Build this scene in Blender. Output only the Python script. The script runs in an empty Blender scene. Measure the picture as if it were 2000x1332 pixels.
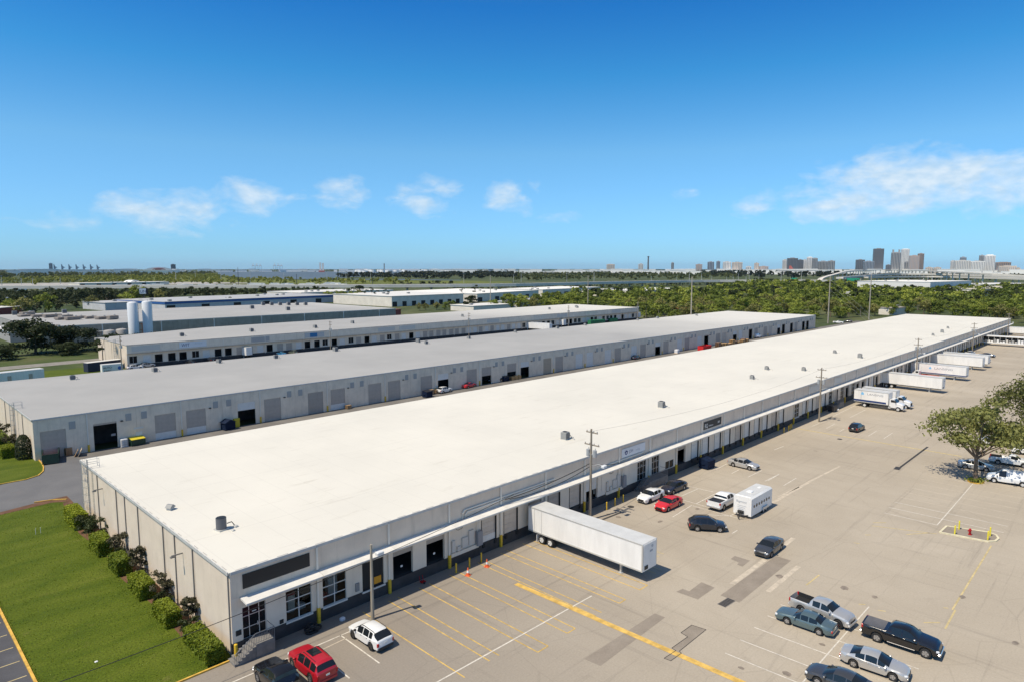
import bpy, bmesh, math, random
import numpy as np
from mathutils import Vector, Matrix
random.seed(7)
SC = bpy.context.scene
COL = SC.collection
R_ = math.radians

SKY_STOPS = [(0.0, (0.52, 1.0, 1.8)), (0.03, (0.50, 0.95, 1.54)), (0.10, (0.58, 1.02, 1.45)), (0.184, (0.62, 1.10, 1.36)), (0.30, (0.25, 0.95, 1.34)), (0.40, (0.125, 0.75, 1.32)), (0.62, (0.85, 0.97, 1.1)), (0.8, (1.0, 1.0, 1.0))]
CLOUD_K = 9.0
CLOUD_BANKS = [(1.36, 0.06, 0.08, 0.02, 0.75), (1.25, 0.075, 0.11, 0.035, 0.95), (1.14, 0.10, 0.07, 0.035, 0.9), (1.02, 0.105, 0.05, 0.035, 0.8),
               (0.90, 0.105, 0.07, 0.035, 0.85), (0.78, 0.10, 0.05, 0.035, 0.8), (0.70, 0.075, 0.05, 0.02, 0.55), (0.53, 0.108, 0.03, 0.012, 0.75),
               (0.42, 0.08, 0.06, 0.02, 0.7), (0.28, 0.09, 0.17, 0.035, 1.05), (0.24, 0.112, 0.13, 0.04, 1.25), (0.13, 0.10, 0.08, 0.04, 1.15), (-0.2, 0.11, 0.2, 0.04, 0.9), (1.9, 0.1, 0.2, 0.04, 0.8), (2.7, 0.1, 0.3, 0.05, 0.9), (-1.2, 0.1, 0.3, 0.05, 0.9)]
HAZE_D = 0.000014

# ------------------------------------------------------------------ camera
cam_d = bpy.data.cameras.new("camera")
cam = bpy.data.objects.new("camera", cam_d)
COL.objects.link(cam)
cam.matrix_world = Matrix((( 0.69920, 0.07738, -0.71073, 0.0),
                           (-0.71493, 0.07568, -0.69509, 0.0),
                           ( 0.0,     0.99412,  0.10824, 32.0),
                           (0, 0, 0, 1)))
cam_d.sensor_width = 36.0
cam_d.lens = 23.31
cam_d.clip_start = 0.5
cam_d.clip_end = 90000
SC.camera = cam

# ------------------------------------------------------------------ light
SUN_DIR = Vector((0.58, -0.11, -1.0)).normalized()      # the way the light travels
SUN_ELEV = math.asin(-SUN_DIR.z)
SUN_AZ = math.atan2(-SUN_DIR.x, -SUN_DIR.y)             # from +Y, clockwise
sun_d = bpy.data.lights.new("sun", "SUN")
sun_d.energy = 4.9
sun_d.angle = R_(0.53)
sun_d.color = (1.0, 0.90, 0.73)
sun = bpy.data.objects.new("sun", sun_d)
sun.rotation_euler = SUN_DIR.to_track_quat('-Z', 'Y').to_euler()
sun.location = (-60, 30, 120)
COL.objects.link(sun)

world = bpy.data.worlds.new("World")
SC.world = world
world.use_nodes = True
wn = world.node_tree
wn.nodes.clear()
def N(tree, t, **kw):
    n = tree.nodes.new(t)
    for k, v in kw.items():
        if k in n.inputs.keys():
            n.inputs[k].default_value = v
        else:
            setattr(n, k, v)
    return n
def math_(tree, op, a, b=None, clamp=False):
    n = tree.nodes.new('ShaderNodeMath'); n.operation = op; n.use_clamp = clamp
    for i, x in enumerate((a, b)):
        if x is None: continue
        if isinstance(x, (int, float)): n.inputs[i].default_value = x
        else: tree.links.new(x, n.inputs[i])
    return n.outputs[0]
def ramp(tree, fac, stops, interp='LINEAR'):
    n = tree.nodes.new('ShaderNodeValToRGB')
    n.color_ramp.interpolation = interp
    e = n.color_ramp.elements
    while len(e) < len(stops): e.new(0.5)
    for el, (p, c) in zip(e, stops):
        el.position = p
        el.color = (*c, 1) if isinstance(c, tuple) else (c, c, c, 1)
    tree.links.new(fac, n.inputs[0])
    return n.outputs[0]
def mixc(tree, fac, a, b, mode='MIX'):
    n = tree.nodes.new('ShaderNodeMix'); n.data_type = 'RGBA'; n.blend_type = mode
    for sock, x in ((n.inputs[0], fac), (n.inputs[6], a), (n.inputs[7], b)):
        if isinstance(x, (int, float)): sock.default_value = x
        elif isinstance(x, tuple): sock.default_value = (*x, 1)
        else: tree.links.new(x, sock)
    return n.outputs[2]

sky = N(wn, 'ShaderNodeTexSky', sky_type='NISHITA', sun_disc=False)
sky.sun_elevation = SUN_ELEV
sky.sun_rotation = SUN_AZ
sky.altitude = 0
sky.air_density = 1.0
sky.dust_density = 0.3
sky.ozone_density = 3.0
geo = N(wn, 'ShaderNodeTexCoord')
sep = N(wn, 'ShaderNodeSeparateXYZ')
wn.links.new(geo.outputs['Generated'], sep.inputs[0])
dx, dy, dz = sep.outputs
elev = math_(wn, 'ARCSINE', dz)                          # radians above the horizon
# tint: cyan-white low, deeper blue higher, neutral above the view to lift shaded walls
tint = ramp(wn, math_(wn, 'MULTIPLY', elev, 1.0 / 0.9, True),
            SKY_STOPS)
blue = mixc(wn, 1.0, sky.outputs[0], tint, 'MULTIPLY')
# low fair-weather cumulus: noise in azimuth / elevation, thickest in a few banks
az = math_(wn, 'ARCTAN2', dy, dx)
comb = N(wn, 'ShaderNodeCombineXYZ')
wn.links.new(math_(wn, 'MULTIPLY', az, 13.0), comb.inputs[0])
wn.links.new(math_(wn, 'MULTIPLY', elev, 24.0), comb.inputs[1])
nz = N(wn, 'ShaderNodeTexNoise', Scale=1.5, Detail=9.0, Roughness=0.56, Distortion=0.25)
wn.links.new(comb.outputs[0], nz.inputs['Vector'])
bank = None
for (a0, e0, ra, re, s) in CLOUD_BANKS:
    u = math_(wn, 'MULTIPLY', math_(wn, 'SUBTRACT', az, a0), 1.0 / ra)
    v = math_(wn, 'MULTIPLY', math_(wn, 'SUBTRACT', elev, e0), 1.0 / re)
    d2 = math_(wn, 'ADD', math_(wn, 'MULTIPLY', u, u), math_(wn, 'MULTIPLY', v, v))
    g = math_(wn, 'MULTIPLY', math_(wn, 'EXPONENT', math_(wn, 'MULTIPLY', d2, -1.0)), s)
    bank = g if bank is None else math_(wn, 'MAXIMUM', bank, g)
dens = math_(wn, 'ADD', math_(wn, 'SUBTRACT', math_(wn, 'MULTIPLY', nz.outputs[0], 1.25), 1.00), math_(wn, 'MULTIPLY', bank, 0.80))
cmask = ramp(wn, math_(wn, 'MULTIPLY', dens, 2.0, True), [(0.0, 0.0), (0.3, 0.2), (0.6, 0.5), (1.0, 0.8)])
nz2 = N(wn, 'ShaderNodeTexNoise', Scale=4.0, Detail=6.0)
wn.links.new(comb.outputs[0], nz2.inputs['Vector'])
ccol = ramp(wn, nz2.outputs[0], [(0.35, (0.60 * CLOUD_K, 0.76 * CLOUD_K, 0.90 * CLOUD_K)), (0.65, (0.84 * CLOUD_K, 0.92 * CLOUD_K, 0.97 * CLOUD_K))])
skyc = mixc(wn, cmask, blue, ccol)
bg = N(wn, 'ShaderNodeBackground', Strength=0.11)
wn.links.new(skyc, bg.inputs[0])
wo = N(wn, 'ShaderNodeOutputWorld')
wn.links.new(bg.outputs[0], wo.inputs[0])

vs = SC.view_settings
vs.view_transform = 'Standard'
vs.look = 'None'
vs.exposure = 0.0
vs.gamma = 1.0
vs.use_curve_mapping = False

# ------------------------------------------------------------------ materials
_mats = {}
def M(name, col, rough=0.75, metal=0.0, var=0.0, scale=1.0, bump=0.0, streak=None, spec=0.5, coat=0.0, col2=None, detail=4.0, pos=False):
    """plain procedural material: base colour with noise between col*(1-var) and col*(1+var) (or col and col2)"""
    if name in _mats: return _mats[name]
    m = bpy.data.materials.new(name); m.use_nodes = True
    t = m.node_tree; b = t.nodes['Principled BSDF']
    b.inputs['Roughness'].default_value = rough
    b.inputs['Metallic'].default_value = metal
    b.inputs['Specular IOR Level'].default_value = spec
    b.inputs['Coat Weight'].default_value = coat
    b.inputs['Coat Roughness'].default_value = 0.06
    b.inputs['Base Color'].default_value = (*col, 1)
    m.diffuse_color = (*col, 1)
    if var or col2:
        if pos:
            src = N(t, 'ShaderNodeNewGeometry').outputs['Position']
        else:
            src = N(t, 'ShaderNodeTexCoord').outputs['Object']
        if streak:
            mp = N(t, 'ShaderNodeMapping'); mp.inputs['Scale'].default_value = streak
            t.links.new(src, mp.inputs[0]); src = mp.outputs[0]
        nz = N(t, 'ShaderNodeTexNoise', Scale=scale, Detail=detail, Roughness=0.6)
        t.links.new(src, nz.inputs['Vector'])
        c1 = tuple(x * (1 - var) for x in col)
        c2 = col2 or tuple(min(1, x * (1 + var)) for x in col)
        t.links.new(ramp(t, nz.outputs[0], [(0.32, c1), (0.68, c2)]), b.inputs['Base Color'])
        if bump:
            bp = N(t, 'ShaderNodeBump', Strength=bump, Distance=0.05)
            nb = N(t, 'ShaderNodeTexNoise', Scale=scale * 6, Detail=3.0)
            t.links.new(src, nb.inputs['Vector'])
            t.links.new(nb.outputs[0], bp.inputs['Height'])
            t.links.new(bp.outputs[0], b.inputs['Normal'])
    _mats[name] = m
    return m

def leaf_mat(name, dark, light, scale=0.5, trans=0.25):
    m = bpy.data.materials.new(name); m.use_nodes = True
    t = m.node_tree; b = t.nodes['Principled BSDF']; out = t.nodes['Material Output']
    tc = N(t, 'ShaderNodeNewGeometry')
    nz = N(t, 'ShaderNodeTexNoise', Scale=scale, Detail=3.0)
    t.links.new(tc.outputs['Position'], nz.inputs['Vector'])
    oi = N(t, 'ShaderNodeObjectInfo')
    f = math_(t, 'ADD', math_(t, 'MULTIPLY', nz.outputs[0], 0.75), math_(t, 'MULTIPLY', oi.outputs['Random'], 0.5))
    f = math_(t, 'ADD', f, math_(t, 'MULTIPLY', tc.outputs['Random Per Island'], 0.35))
    c = ramp(t, math_(t, 'MULTIPLY', f, 0.65), [(0.2, dark), (0.75, light)])
    t.links.new(c, b.inputs['Base Color'])
    b.inputs['Roughness'].default_value = 0.6
    b.inputs['Specular IOR Level'].default_value = 0.25
    tr = N(t, 'ShaderNodeBsdfTranslucent'); t.links.new(c, tr.inputs[0])
    mx = N(t, 'ShaderNodeMixShader'); mx.inputs[0].default_value = trans
    t.links.new(b.outputs[0], mx.inputs[1]); t.links.new(tr.outputs[0], mx.inputs[2])
    t.links.new(mx.outputs[0], out.inputs[0])
    return m

# ------------------------------------------------------------------ mesh helpers
class MB:
    def __init__(s): s.v = []; s.f = []; s.m = []
    def add(s, vs, fs, m=0):
        o = len(s.v); s.v += [tuple(v) for v in vs]
        for f in fs: s.f.append(tuple(i + o for i in f)); s.m.append(m)
        return s
    def box(s, x0, x1, y0, y1, z0, z1, m=0):
        return s.add([(x0,y0,z0),(x1,y0,z0),(x1,y1,z0),(x0,y1,z0),(x0,y0,z1),(x1,y0,z1),(x1,y1,z1),(x0,y1,z1)],
              [(0,3,2,1),(4,5,6,7),(0,1,5,4),(1,2,6,5),(2,3,7,6),(3,0,4,7)], m)
    def bev(s, x0, x1, y0, y1, z0, z1, b, m=0):
        """box with its upright edges and top edges chamfered"""
        ring = lambda d, z: [(x0+b+d,y0+d,z),(x1-b-d,y0+d,z),(x1-d,y0+b+d,z),(x1-d,y1-b-d,z),(x1-b-d,y1-d,z),(x0+b+d,y1-d,z),(x0+d,y1-b-d,z),(x0+d,y0+b+d,z)]
        vs = ring(0, z0) + ring(0, z1 - b) + ring(b, z1)
        fs = [tuple(range(7, -1, -1)), tuple(range(16, 24))]
        for k in (0, 8):
            for i in range(8): fs.append((k+i, k+(i+1)%8, k+8+(i+1)%8, k+8+i))
        return s.add(vs, fs, m)
    def cyl(s, c, r, h, n=12, r1=None, axis='z', m=0):
        r1 = r if r1 is None else r1
        vs = []
        for rr, hh in ((r, 0), (r1, h)):
            for i in range(n):
                a = 2 * math.pi * i / n; p, q = rr * math.cos(a), rr * math.sin(a)
                vs.append({'z': (c[0]+p, c[1]+q, c[2]+hh), 'x': (c[0]+hh, c[1]+p, c[2]+q), 'y': (c[0]+q, c[1]+hh, c[2]+p)}[axis])
        fs = [tuple(range(n-1, -1, -1)), tuple(range(n, 2*n))] + [(i, (i+1)%n, n+(i+1)%n, n+i) for i in range(n)]
        return s.add(vs, fs, m)
    def tube(s, pts, r, n=6, m=0):
        pts = [Vector(p) for p in pts]; rings = []
        for i, p in enumerate(pts):
            d = (pts[min(i+1, len(pts)-1)] - pts[max(i-1, 0)]).normalized()
            a = d.orthogonal().normalized() if abs(d.z) > 0.98 else d.cross(Vector((0,0,1))).normalized()
            b = d.cross(a)
            rr = r[i] if isinstance(r, (list, tuple)) else r
            rings += [p + (a * math.cos(2*math.pi*k/n) + b * math.sin(2*math.pi*k/n)) * rr for k in range(n)]
        fs = [tuple(range(n)), tuple(range(len(rings)-1, len(rings)-n-1, -1))]
        for i in range(len(pts)-1):
            for k in range(n): fs.append((i*n+k, i*n+(k+1)%n, (i+1)*n+(k+1)%n, (i+1)*n+k))
        return s.add(rings, fs, m)
    def prism(s, poly, z0, z1, m=0):
        n = len(poly)
        return s.add([(x,y,z0) for x,y in poly] + [(x,y,z1) for x,y in poly],
              [tuple(range(n-1,-1,-1)), tuple(range(n,2*n))] + [(i,(i+1)%n,n+(i+1)%n,n+i) for i in range(n)], m)
    def side(s, prof, y0, y1, m=0):
        """extrude a side outline of (x, z) points across the width"""
        n = len(prof)
        return s.add([(x,y0,z) for x,z in prof] + [(x,y1,z) for x,z in prof],
              [tuple(range(n)), tuple(range(2*n-1,n-1,-1))] + [(i,n+i,n+(i+1)%n,(i+1)%n) for i in range(n)], m)
    def sheet(s, poly, z, m=0):
        return s.add([(x,y,z) for x,y in poly], [tuple(range(len(poly)))], m)
    def build(s, name, mats, parent=None, loc=None, smooth=None, flip=False):
        me = bpy.data.meshes.new(name)
        me.from_pydata(s.v, [], s.f)
        for m in (mats if isinstance(mats, (list, tuple)) else [mats]): me.materials.append(m)
        if any(s.m): me.polygons.foreach_set('material_index', s.m)
        bm = bmesh.new(); bm.from_mesh(me)
        bmesh.ops.recalc_face_normals(bm, faces=bm.faces)
        bm.to_mesh(me); bm.free()
        if smooth is not None:
            me.polygons.foreach_set('use_smooth', [True] * len(me.polygons))
            me.set_sharp_from_angle(angle=R_(smooth))
        o = bpy.data.objects.new(name, me)
        COL.objects.link(o)
        if parent is not None: o.parent = parent
        if loc is not None: o.location = loc
        return o

def tag(o, label=None, cat=None, group=None, kind=None):
    if label: o['label'] = label
    if cat: o['category'] = cat
    if group: o['group'] = group
    if kind: o['kind'] = kind
    return o
def thing(name, label, cat, loc=(0,0,0), rz=0.0, group=None):
    o = bpy.data.objects.new(name, None); COL.objects.link(o)
    o.empty_display_size = 0.5
    o.location = loc; o.rotation_euler = (0, 0, rz)
    return tag(o, label, cat, group)
def mesh_copy(o, parent=None, loc=None):
    c = o.copy(); COL.objects.link(c)
    if parent is not None: c.parent = parent
    if loc is not None: c.location = loc
    return c
_kids = {}
def dup(root, loc, rz=None, label=None, group=None, scale=None):
    r = root.copy(); COL.objects.link(r); r.location = loc
    if rz is not None: r.rotation_euler = (0, 0, rz)
    if scale is not None: r.scale = scale if isinstance(scale, tuple) else (scale,)*3
    if label: r['label'] = label
    if group: r['group'] = group
    for ch in root.children:
        c = ch.copy(); COL.objects.link(c); c.parent = r
        for g in ch.children:
            d = g.copy(); COL.objects.link(d); d.parent = c
    return r
def struct(name, mb, mat, parent=None, **k):
    o = mb.build(name, mat, parent, **k); o['kind'] = 'structure'; return o
def lettering(txt, size, mat, parent, loc, rot, name='lettering', align='LEFT', extrude=0.01, sx=1.0):
    cu = bpy.data.curves.new(name, 'FONT'); cu.body = txt; cu.size = size; cu.extrude = extrude
    cu.align_x = align; cu.materials.append(mat)
    tmp = bpy.data.objects.new(name + '_outline', cu); COL.objects.link(tmp)
    bpy.context.view_layer.update()
    me = bpy.data.meshes.new_from_object(tmp.evaluated_get(bpy.context.evaluated_depsgraph_get()))
    bpy.data.objects.remove(tmp); bpy.data.curves.remove(cu)
    o = bpy.data.objects.new(name, me); COL.objects.link(o); o.parent = parent
    o.location = loc; o.rotation_euler = rot; o.scale = (sx, 1, 1)
    return o

# ------------------------------------------------------------------ site materials
def ground_mat(name, stops, scale, stain=None, streak=(1, 1, 1), rough=0.9, fine=6.0, fine_amt=0.12, bump=0.15, grad=None, tracks=0.0, cracks=0.0):
    m = bpy.data.materials.new(name); m.use_nodes = True
    t = m.node_tree; b = t.nodes['Principled BSDF']
    pos = N(t, 'ShaderNodeNewGeometry').outputs['Position']
    mp = N(t, 'ShaderNodeMapping'); mp.inputs['Scale'].default_value = streak
    t.links.new(pos, mp.inputs[0])
    nz = N(t, 'ShaderNodeTexNoise', Scale=scale, Detail=8.0, Roughness=0.62, Distortion=0.4)
    t.links.new(mp.outputs[0], nz.inputs['Vector'])
    c = ramp(t, nz.outputs[0], stops)
    if grad:
        (gx, gy, gc, gw, other) = grad                       # older, greyer surfacing on one side of a worn line
        sp = N(t, 'ShaderNodeSeparateXYZ'); t.links.new(pos, sp.inputs[0])
        d = math_(t, 'ADD', math_(t, 'MULTIPLY', sp.outputs[0], gx), math_(t, 'MULTIPLY', sp.outputs[1], gy))
        n3 = N(t, 'ShaderNodeTexNoise', Scale=0.12, Detail=5.0); t.links.new(pos, n3.inputs['Vector'])
        d = math_(t, 'ADD', d, math_(t, 'MULTIPLY', n3.outputs[0], 14.0))
        c = mixc(t, math_(t, 'MULTIPLY', math_(t, 'SUBTRACT', d, gc), 1.0 / gw, True), c, other)
    if tracks:
        for sc_, rot, amt in (((0.035, 1.1, 1), 0.05, tracks), ((0.9, 0.04, 1), 0.0, tracks * 0.7)):
            m2 = N(t, 'ShaderNodeMapping'); m2.inputs['Scale'].default_value = sc_; m2.inputs['Rotation'].default_value = (0, 0, rot)
            t.links.new(pos, m2.inputs[0])
            n2 = N(t, 'ShaderNodeTexNoise', Scale=1.0, Detail=5.0, Roughness=0.7); t.links.new(m2.outputs[0], n2.inputs['Vector'])
            f = ramp(t, n2.outputs[0], [(0.56, 0.0), (0.74, 1.0)])
            c = mixc(t, math_(t, 'MULTIPLY', f, amt), c, (0.10, 0.09, 0.085))
    if cracks:
        vo = N(t, 'ShaderNodeTexVoronoi', feature='DISTANCE_TO_EDGE', Scale=0.11)
        wv = N(t, 'ShaderNodeTexNoise', Scale=0.5, Detail=5.0); t.links.new(pos, wv.inputs['Vector'])
        t.links.new(mixc(t, 0.93, wv.outputs['Color'], pos), vo.inputs['Vector'])
        f = ramp(t, vo.outputs['Distance'], [(0.0, 1.0), (0.007, 0.0)])
        c = mixc(t, math_(t, 'MULTIPLY', f, cracks), c, (0.07, 0.065, 0.06))
    if stain:
        n4 = N(t, 'ShaderNodeTexNoise', Scale=0.35, Detail=7.0, Roughness=0.7); t.links.new(pos, n4.inputs['Vector'])
        f = ramp(t, n4.outputs[0], [(0.60, 0.0), (0.78, 1.0)])
        c = mixc(t, math_(t, 'MULTIPLY', f, stain[1]), c, stain[0])
    nf = N(t, 'ShaderNodeTexNoise', Scale=fine, Detail=4.0); t.links.new(pos, nf.inputs['Vector'])
    lo, hi = 1 - fine_amt, 1 + fine_amt
    c = mixc(t, 1.0, c, ramp(t, nf.outputs[0], [(0.3, (lo,)*3), (0.7, (min(hi, 1.0),)*3)]), 'MULTIPLY')
    t.links.new(c, b.inputs['Base Color'])
    b.inputs['Roughness'].default_value = rough
    b.inputs['Specular IOR Level'].default_value = 0.2
    if bump:
        bp = N(t, 'ShaderNodeBump', Strength=bump, Distance=0.03)
        t.links.new(nf.outputs[0], bp.inputs['Height']); t.links.new(bp.outputs[0], b.inputs['Normal'])
    return m

lot_mat = ground_mat('lot_asphalt', [(0.25, (0.355, 0.305, 0.24)), (0.5, (0.42, 0.364, 0.288)), (0.75, (0.485, 0.424, 0.34))], 0.06,
                     stain=((0.26, 0.22, 0.18), 0.45), streak=(1, 0.6, 1), grad=(-1.0, 1.35, -8.0, 45.0, (0.28, 0.245, 0.205)), tracks=0.33, cracks=0.12)
alley_mat = ground_mat('alley_asphalt', [(0.3, (0.15, 0.14, 0.13)), (0.7, (0.23, 0.215, 0.195))], 0.15, stain=((0.07, 0.065, 0.06), 0.5))
drive_mat = ground_mat('drive_asphalt', [(0.3, (0.135, 0.135, 0.14)), (0.7, (0.18, 0.178, 0.18))], 0.2, stain=((0.2, 0.15, 0.12), 0.4))
side_lot_mat = ground_mat('side_lot_asphalt', [(0.3, (0.07, 0.07, 0.078)), (0.7, (0.115, 0.115, 0.125))], 0.2)
lawn_mat = ground_mat('lawn_grass', [(0.26, (0.06, 0.10, 0.004)), (0.48, (0.098, 0.137, 0.007)), (0.66, (0.13, 0.165, 0.014)), (0.8, (0.19, 0.19, 0.04))], 0.18,
                      stain=((0.20, 0.17, 0.06), 0.6), streak=(0.8, 1.9, 1), fine=7.0, fine_amt=0.55, bump=0.6)
rough_grass = ground_mat('rough_grass', [(0.3, (0.05, 0.075, 0.02)), (0.5, (0.075, 0.105, 0.03)), (0.7, (0.13, 0.13, 0.06))], 0.05,
                         stain=((0.2, 0.17, 0.11), 0.4), fine=1.5, fine_amt=0.35, bump=0.3)
land_mat = ground_mat('far_land', [(0.3, (0.045, 0.07, 0.02)), (0.5, (0.08, 0.10, 0.035)), (0.62, (0.13, 0.14, 0.055)), (0.78, (0.26, 0.25, 0.21))], 0.012,
                      fine=0.15, fine_amt=0.4, bump=0.0)
mulch_mat = ground_mat('soil', [(0.3, (0.10, 0.055, 0.035)), (0.7, (0.19, 0.10, 0.06))], 0.8)

# ------------------------------------------------------------------ the ground
g = MB(); g.sheet([(-25000, -25000), (25000, -25000), (25000, 25000), (-25000, 25000)], -0.06)
struct('ground', g, land_mat)
g = MB(); g.sheet([(12, -70), (424, -70), (424, 52.9), (12, 52.9)], 0.0)
lot = struct('parking_lot', g, lot_mat)
g = MB(); g.sheet([(19, 98.5), (440, 98.5), (440, 133.2), (22.5, 133.2), (22.3, 137), (19.0, 122.2), (12, 121.4), (-60, 124), (-60, 108), (12, 107.6), (19, 108.7)], 0.0)
struct('alley_road', g, drive_mat)
g = MB(); g.sheet([(27, 100), (440, 100), (440, 133.1), (27, 133.1)], 0.006)
struct('alley_paving', g, alley_mat)
g = MB(); g.sheet([(24, 183), (440, 183), (440, 236.6), (62, 236.6), (62, 200), (24, 196)], -0.004)
struct('rear_alley_paving', g, alley_mat)
g = MB(); g.sheet([(8.7, 52.5), (21.0, 52.5), (21.0, 107.6), (19, 108.7), (12, 107.6), (-60, 108), (-60, 84), (8.7, 84)], 0.012)
struct('lawn', g, lawn_mat)
g = MB(); g.sheet([(18.9, 55.0), (20.95, 55.0), (20.95, 106.0), (19.9, 106.0), (19.3, 100), (18.7, 92), (19.3, 84), (18.7, 75), (19.2, 66)], 0.02)
struct('planting_bed', g, mulch_mat)
g = MB(); g.sheet([(19.0, 107.2), (12, 106.4), (-60, 106.8), (-60, 107.9), (12, 107.5), (19, 108.9), (21, 108.9), (21, 105.5)], 0.024)
struct('bare_soil', g, mulch_mat)
g = MB(); g.sheet([(-60, 124), (12, 121.6), (15.3, 122.1), (19.0, 122.2), (20.9, 124), (21.6, 126.7), (22.0, 130), (21.5, 190), (-60, 190)], 0.016)
struct('lawn', g, lawn_mat)
g = MB(); g.sheet([(-120, 190), (23, 190), (24, 196), (60, 200), (64.5, 236), (64.5, 330), (-120, 330)], -0.01)
struct('rough_grass', g, rough_grass)
g = MB(); g.sheet([(-120, 206), (40, 203), (60, 206), (60, 250), (-120, 252)], 0.0)
struct('lawn', g, lawn_mat)
g = MB(); g.sheet([(-120, 256), (66, 263), (66, 272), (-120, 266)], 0.0)
struct('gravel_track', g, ground_mat('gravel_track', [(0.3, (0.2, 0.19, 0.17)), (0.7, (0.3, 0.28, 0.25))], 0.4))
g = MB(); g.sheet([(-60, 30), (8.7, 30), (8.7, 84), (-60, 84)], 0.004)
side_lot = struct('side_parking_lot', g, side_lot_mat)

white_paint = M('white_line_paint', (0.60, 0.555, 0.48), 0.7, var=0.22, scale=2.2)
faint_paint = M('faint_line_paint', (0.50, 0.43, 0.335), 0.8, var=0.2, scale=1.5)
yellow_paint = M('yellow_line_paint', (0.56, 0.37, 0.10), 0.7, var=0.30, scale=1.8)
faint_yellow = M('faint_yellow_paint', (0.50, 0.40, 0.20), 0.8, var=0.2, scale=1.8)
kerb_yellow = M('kerb_yellow', (0.60, 0.36, 0.06), 0.7, var=0.3, scale=2)
def line(x0, y0, x1, y1, w, mat, z=0.006, parent=None, name='painted_line'):
    d = Vector((x1-x0, y1-y0)); n = Vector((-d.y, d.x)).normalized() * (w / 2)
    mb = MB(); mb.sheet([(x0-n.x, y0-n.y), (x1-n.x, y1-n.y), (x1+n.x, y1+n.y), (x0+n.x, y0+n.y)], z)
    return struct(name, mb, mat, parent or lot)
# yellow double lines of the truck bays along the dock wall
for a, b, ye in ((32.5, None, 37.0), (35.4, 36.5, 37.2), (39.1, 40.4, 35.2), (43.1, 44.2, 35.3), (47.2, 48.1, 35.3), (50.7, 51.7, 35.1), (54.35, 55.75, 35.2), (58.6, 59.7, 36), (62.4, 63.4, 38)):
    far = a > 57
    line(a, 51.4, a, ye, 0.12, faint_yellow if far else yellow_paint)
    if b:
        line(b, 51.4, b, ye, 0.12, yellow_paint if not far else faint_yellow)
        if a in (39.1, 43.1, 50.7, 54.35): line(a, ye, b, ye, 0.12, yellow_paint, z=0.010)
line(46.6, 45.0, 47.2, 19.5, 0.62, M('thick_yellow_paint', (0.60, 0.385, 0.095), 0.7, var=0.3, scale=1.2), z=0.014)
line(47.2, 19.5, 47.5, 8, 0.6, yellow_paint, z=0.014)
line(134.0, 50.8, 133.5, 22.5, 0.5, faint_yellow)
line(30, 38.1, 50, 37.9, 0.14, white_paint, z=0.010)
line(19.0, 49.5, 30.5, 49.3, 0.12, white_paint); line(28.9, 49.4, 28.9, 43.4, 0.12, white_paint)
line(26.1, 49.3, 26.1, 43.4, 0.12, white_paint); line(22.9, 49.3, 22.9, 43.4, 0.12, white_paint)
line(21, 48.3, 29, 48.6, 0.10, faint_paint)
# stalls at the lower right: a spine with teeth on both sides
line(44, 17.7, 66.8, 17.7, 0.12, white_paint, z=0.010)
for x in (47.1, 50.0, 52.8, 55.6, 58.4, 61.3):
    line(x, 23.9, x + 0.4, 11.7, 0.11, white_paint)
# stalls towards the hydrant island
line(94.9, 18.0, 117.5, 18.1, 0.12, white_paint, z=0.010)
for i, x in enumerate((94.9, 97.6, 100.4, 103.2, 106.0, 108.8, 111.6, 114.4, 117.2, 120.0)):
    line(x, 24.2 if i else 24.0, x + (0.2 if i else 0.0), 18.0 if i == 0 else 11.6, 0.12, white_paint if i < 3 else faint_paint)
# short stall teeth in the middle of the lot, the aisle lines and the marks by the dock
for (x0, y0, x1, y1) in [(98.61, 47.17, 99.79, 46.36)]: line(x0, y0, x1, y1, 0.11, faint_paint)
for (x0, y0, x1, y1) in [(82.00, 46.55, 86.43, 46.43), (80.65, 43.49, 86.40, 43.59), (96.84, 46.30, 99.79, 46.36), (96.90, 43.65, 101.74, 43.59), (96.77, 40.92, 101.82, 40.83), (96.58, 38.04, 101.60, 38.12),
        (96.67, 50.33, 97.15, 49.06), (97.15, 49.06, 101.27, 49.28), (86.52, 47.99, 86.76, 44.17), (80.70, 45.48, 80.43, 39.04), (79.59, 43.44, 79.57, 37.06), (74.05, 43.21, 79.67, 43.64), (77.71, 40.75, 79.55, 38.10), (79.55, 38.10, 81.47, 37.97), (74.36, 35.21, 75.71, 35.20),
        (150.52, 49.34, 167.79, 49.76), (138.12, 49.14, 141.97, 49.09), (138.33, 46.40, 143.80, 46.56), (137.52, 43.59, 140.41, 43.66), (137.59, 41.15, 143.55, 41.07), (137.52, 38.37, 143.09, 38.49), (137.44, 35.66, 143.45, 35.75), (152.10, 46.29, 162.99, 46.43), (97.34, 40.69, 101.51, 40.78), (115.08, 47.24, 118.63, 47.05)]:
    line(x0, y0, x1, y1, 0.12, white_paint)
for (x0, y0, x1, y1, w) in [(88.12, 36.14, 101.97, 35.96, 0.5), (101.97, 35.96, 112.79, 35.46, 0.35), (61.99, 29.15, 78.19, 29.30, 0.55), (62.96, 25.84, 70.93, 25.89, 0.5), (91.17, 36.56, 97.70, 36.23, 0.3)]:
    line(x0, y0, x1, y1, w, faint_paint)
for (x0, y0, x1, y1) in [(90.13, 24.02, 91.31, 22.81), (85.19, 23.46, 85.67, 22.97), (81.80, 23.68, 81.95, 23.11), (88.84, 19.95, 91.34, 18.07), (67.07, 23.64, 70.34, 23.54), (71.56, 12.57, 71.76, 12.23), (67.34, 11.59, 71.90, 11.68), (67.18, 13.24, 68.22, 12.17), (66.64, 18.57, 66.99, 18.08), (71.69, 11.89, 92.03, 11.97), (66.68, 16.88, 66.98, 16.30), (88.93, 23.79, 91.63, 17.33)]:
    line(x0, y0, x1, y1, 0.16, faint_yellow)
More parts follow.
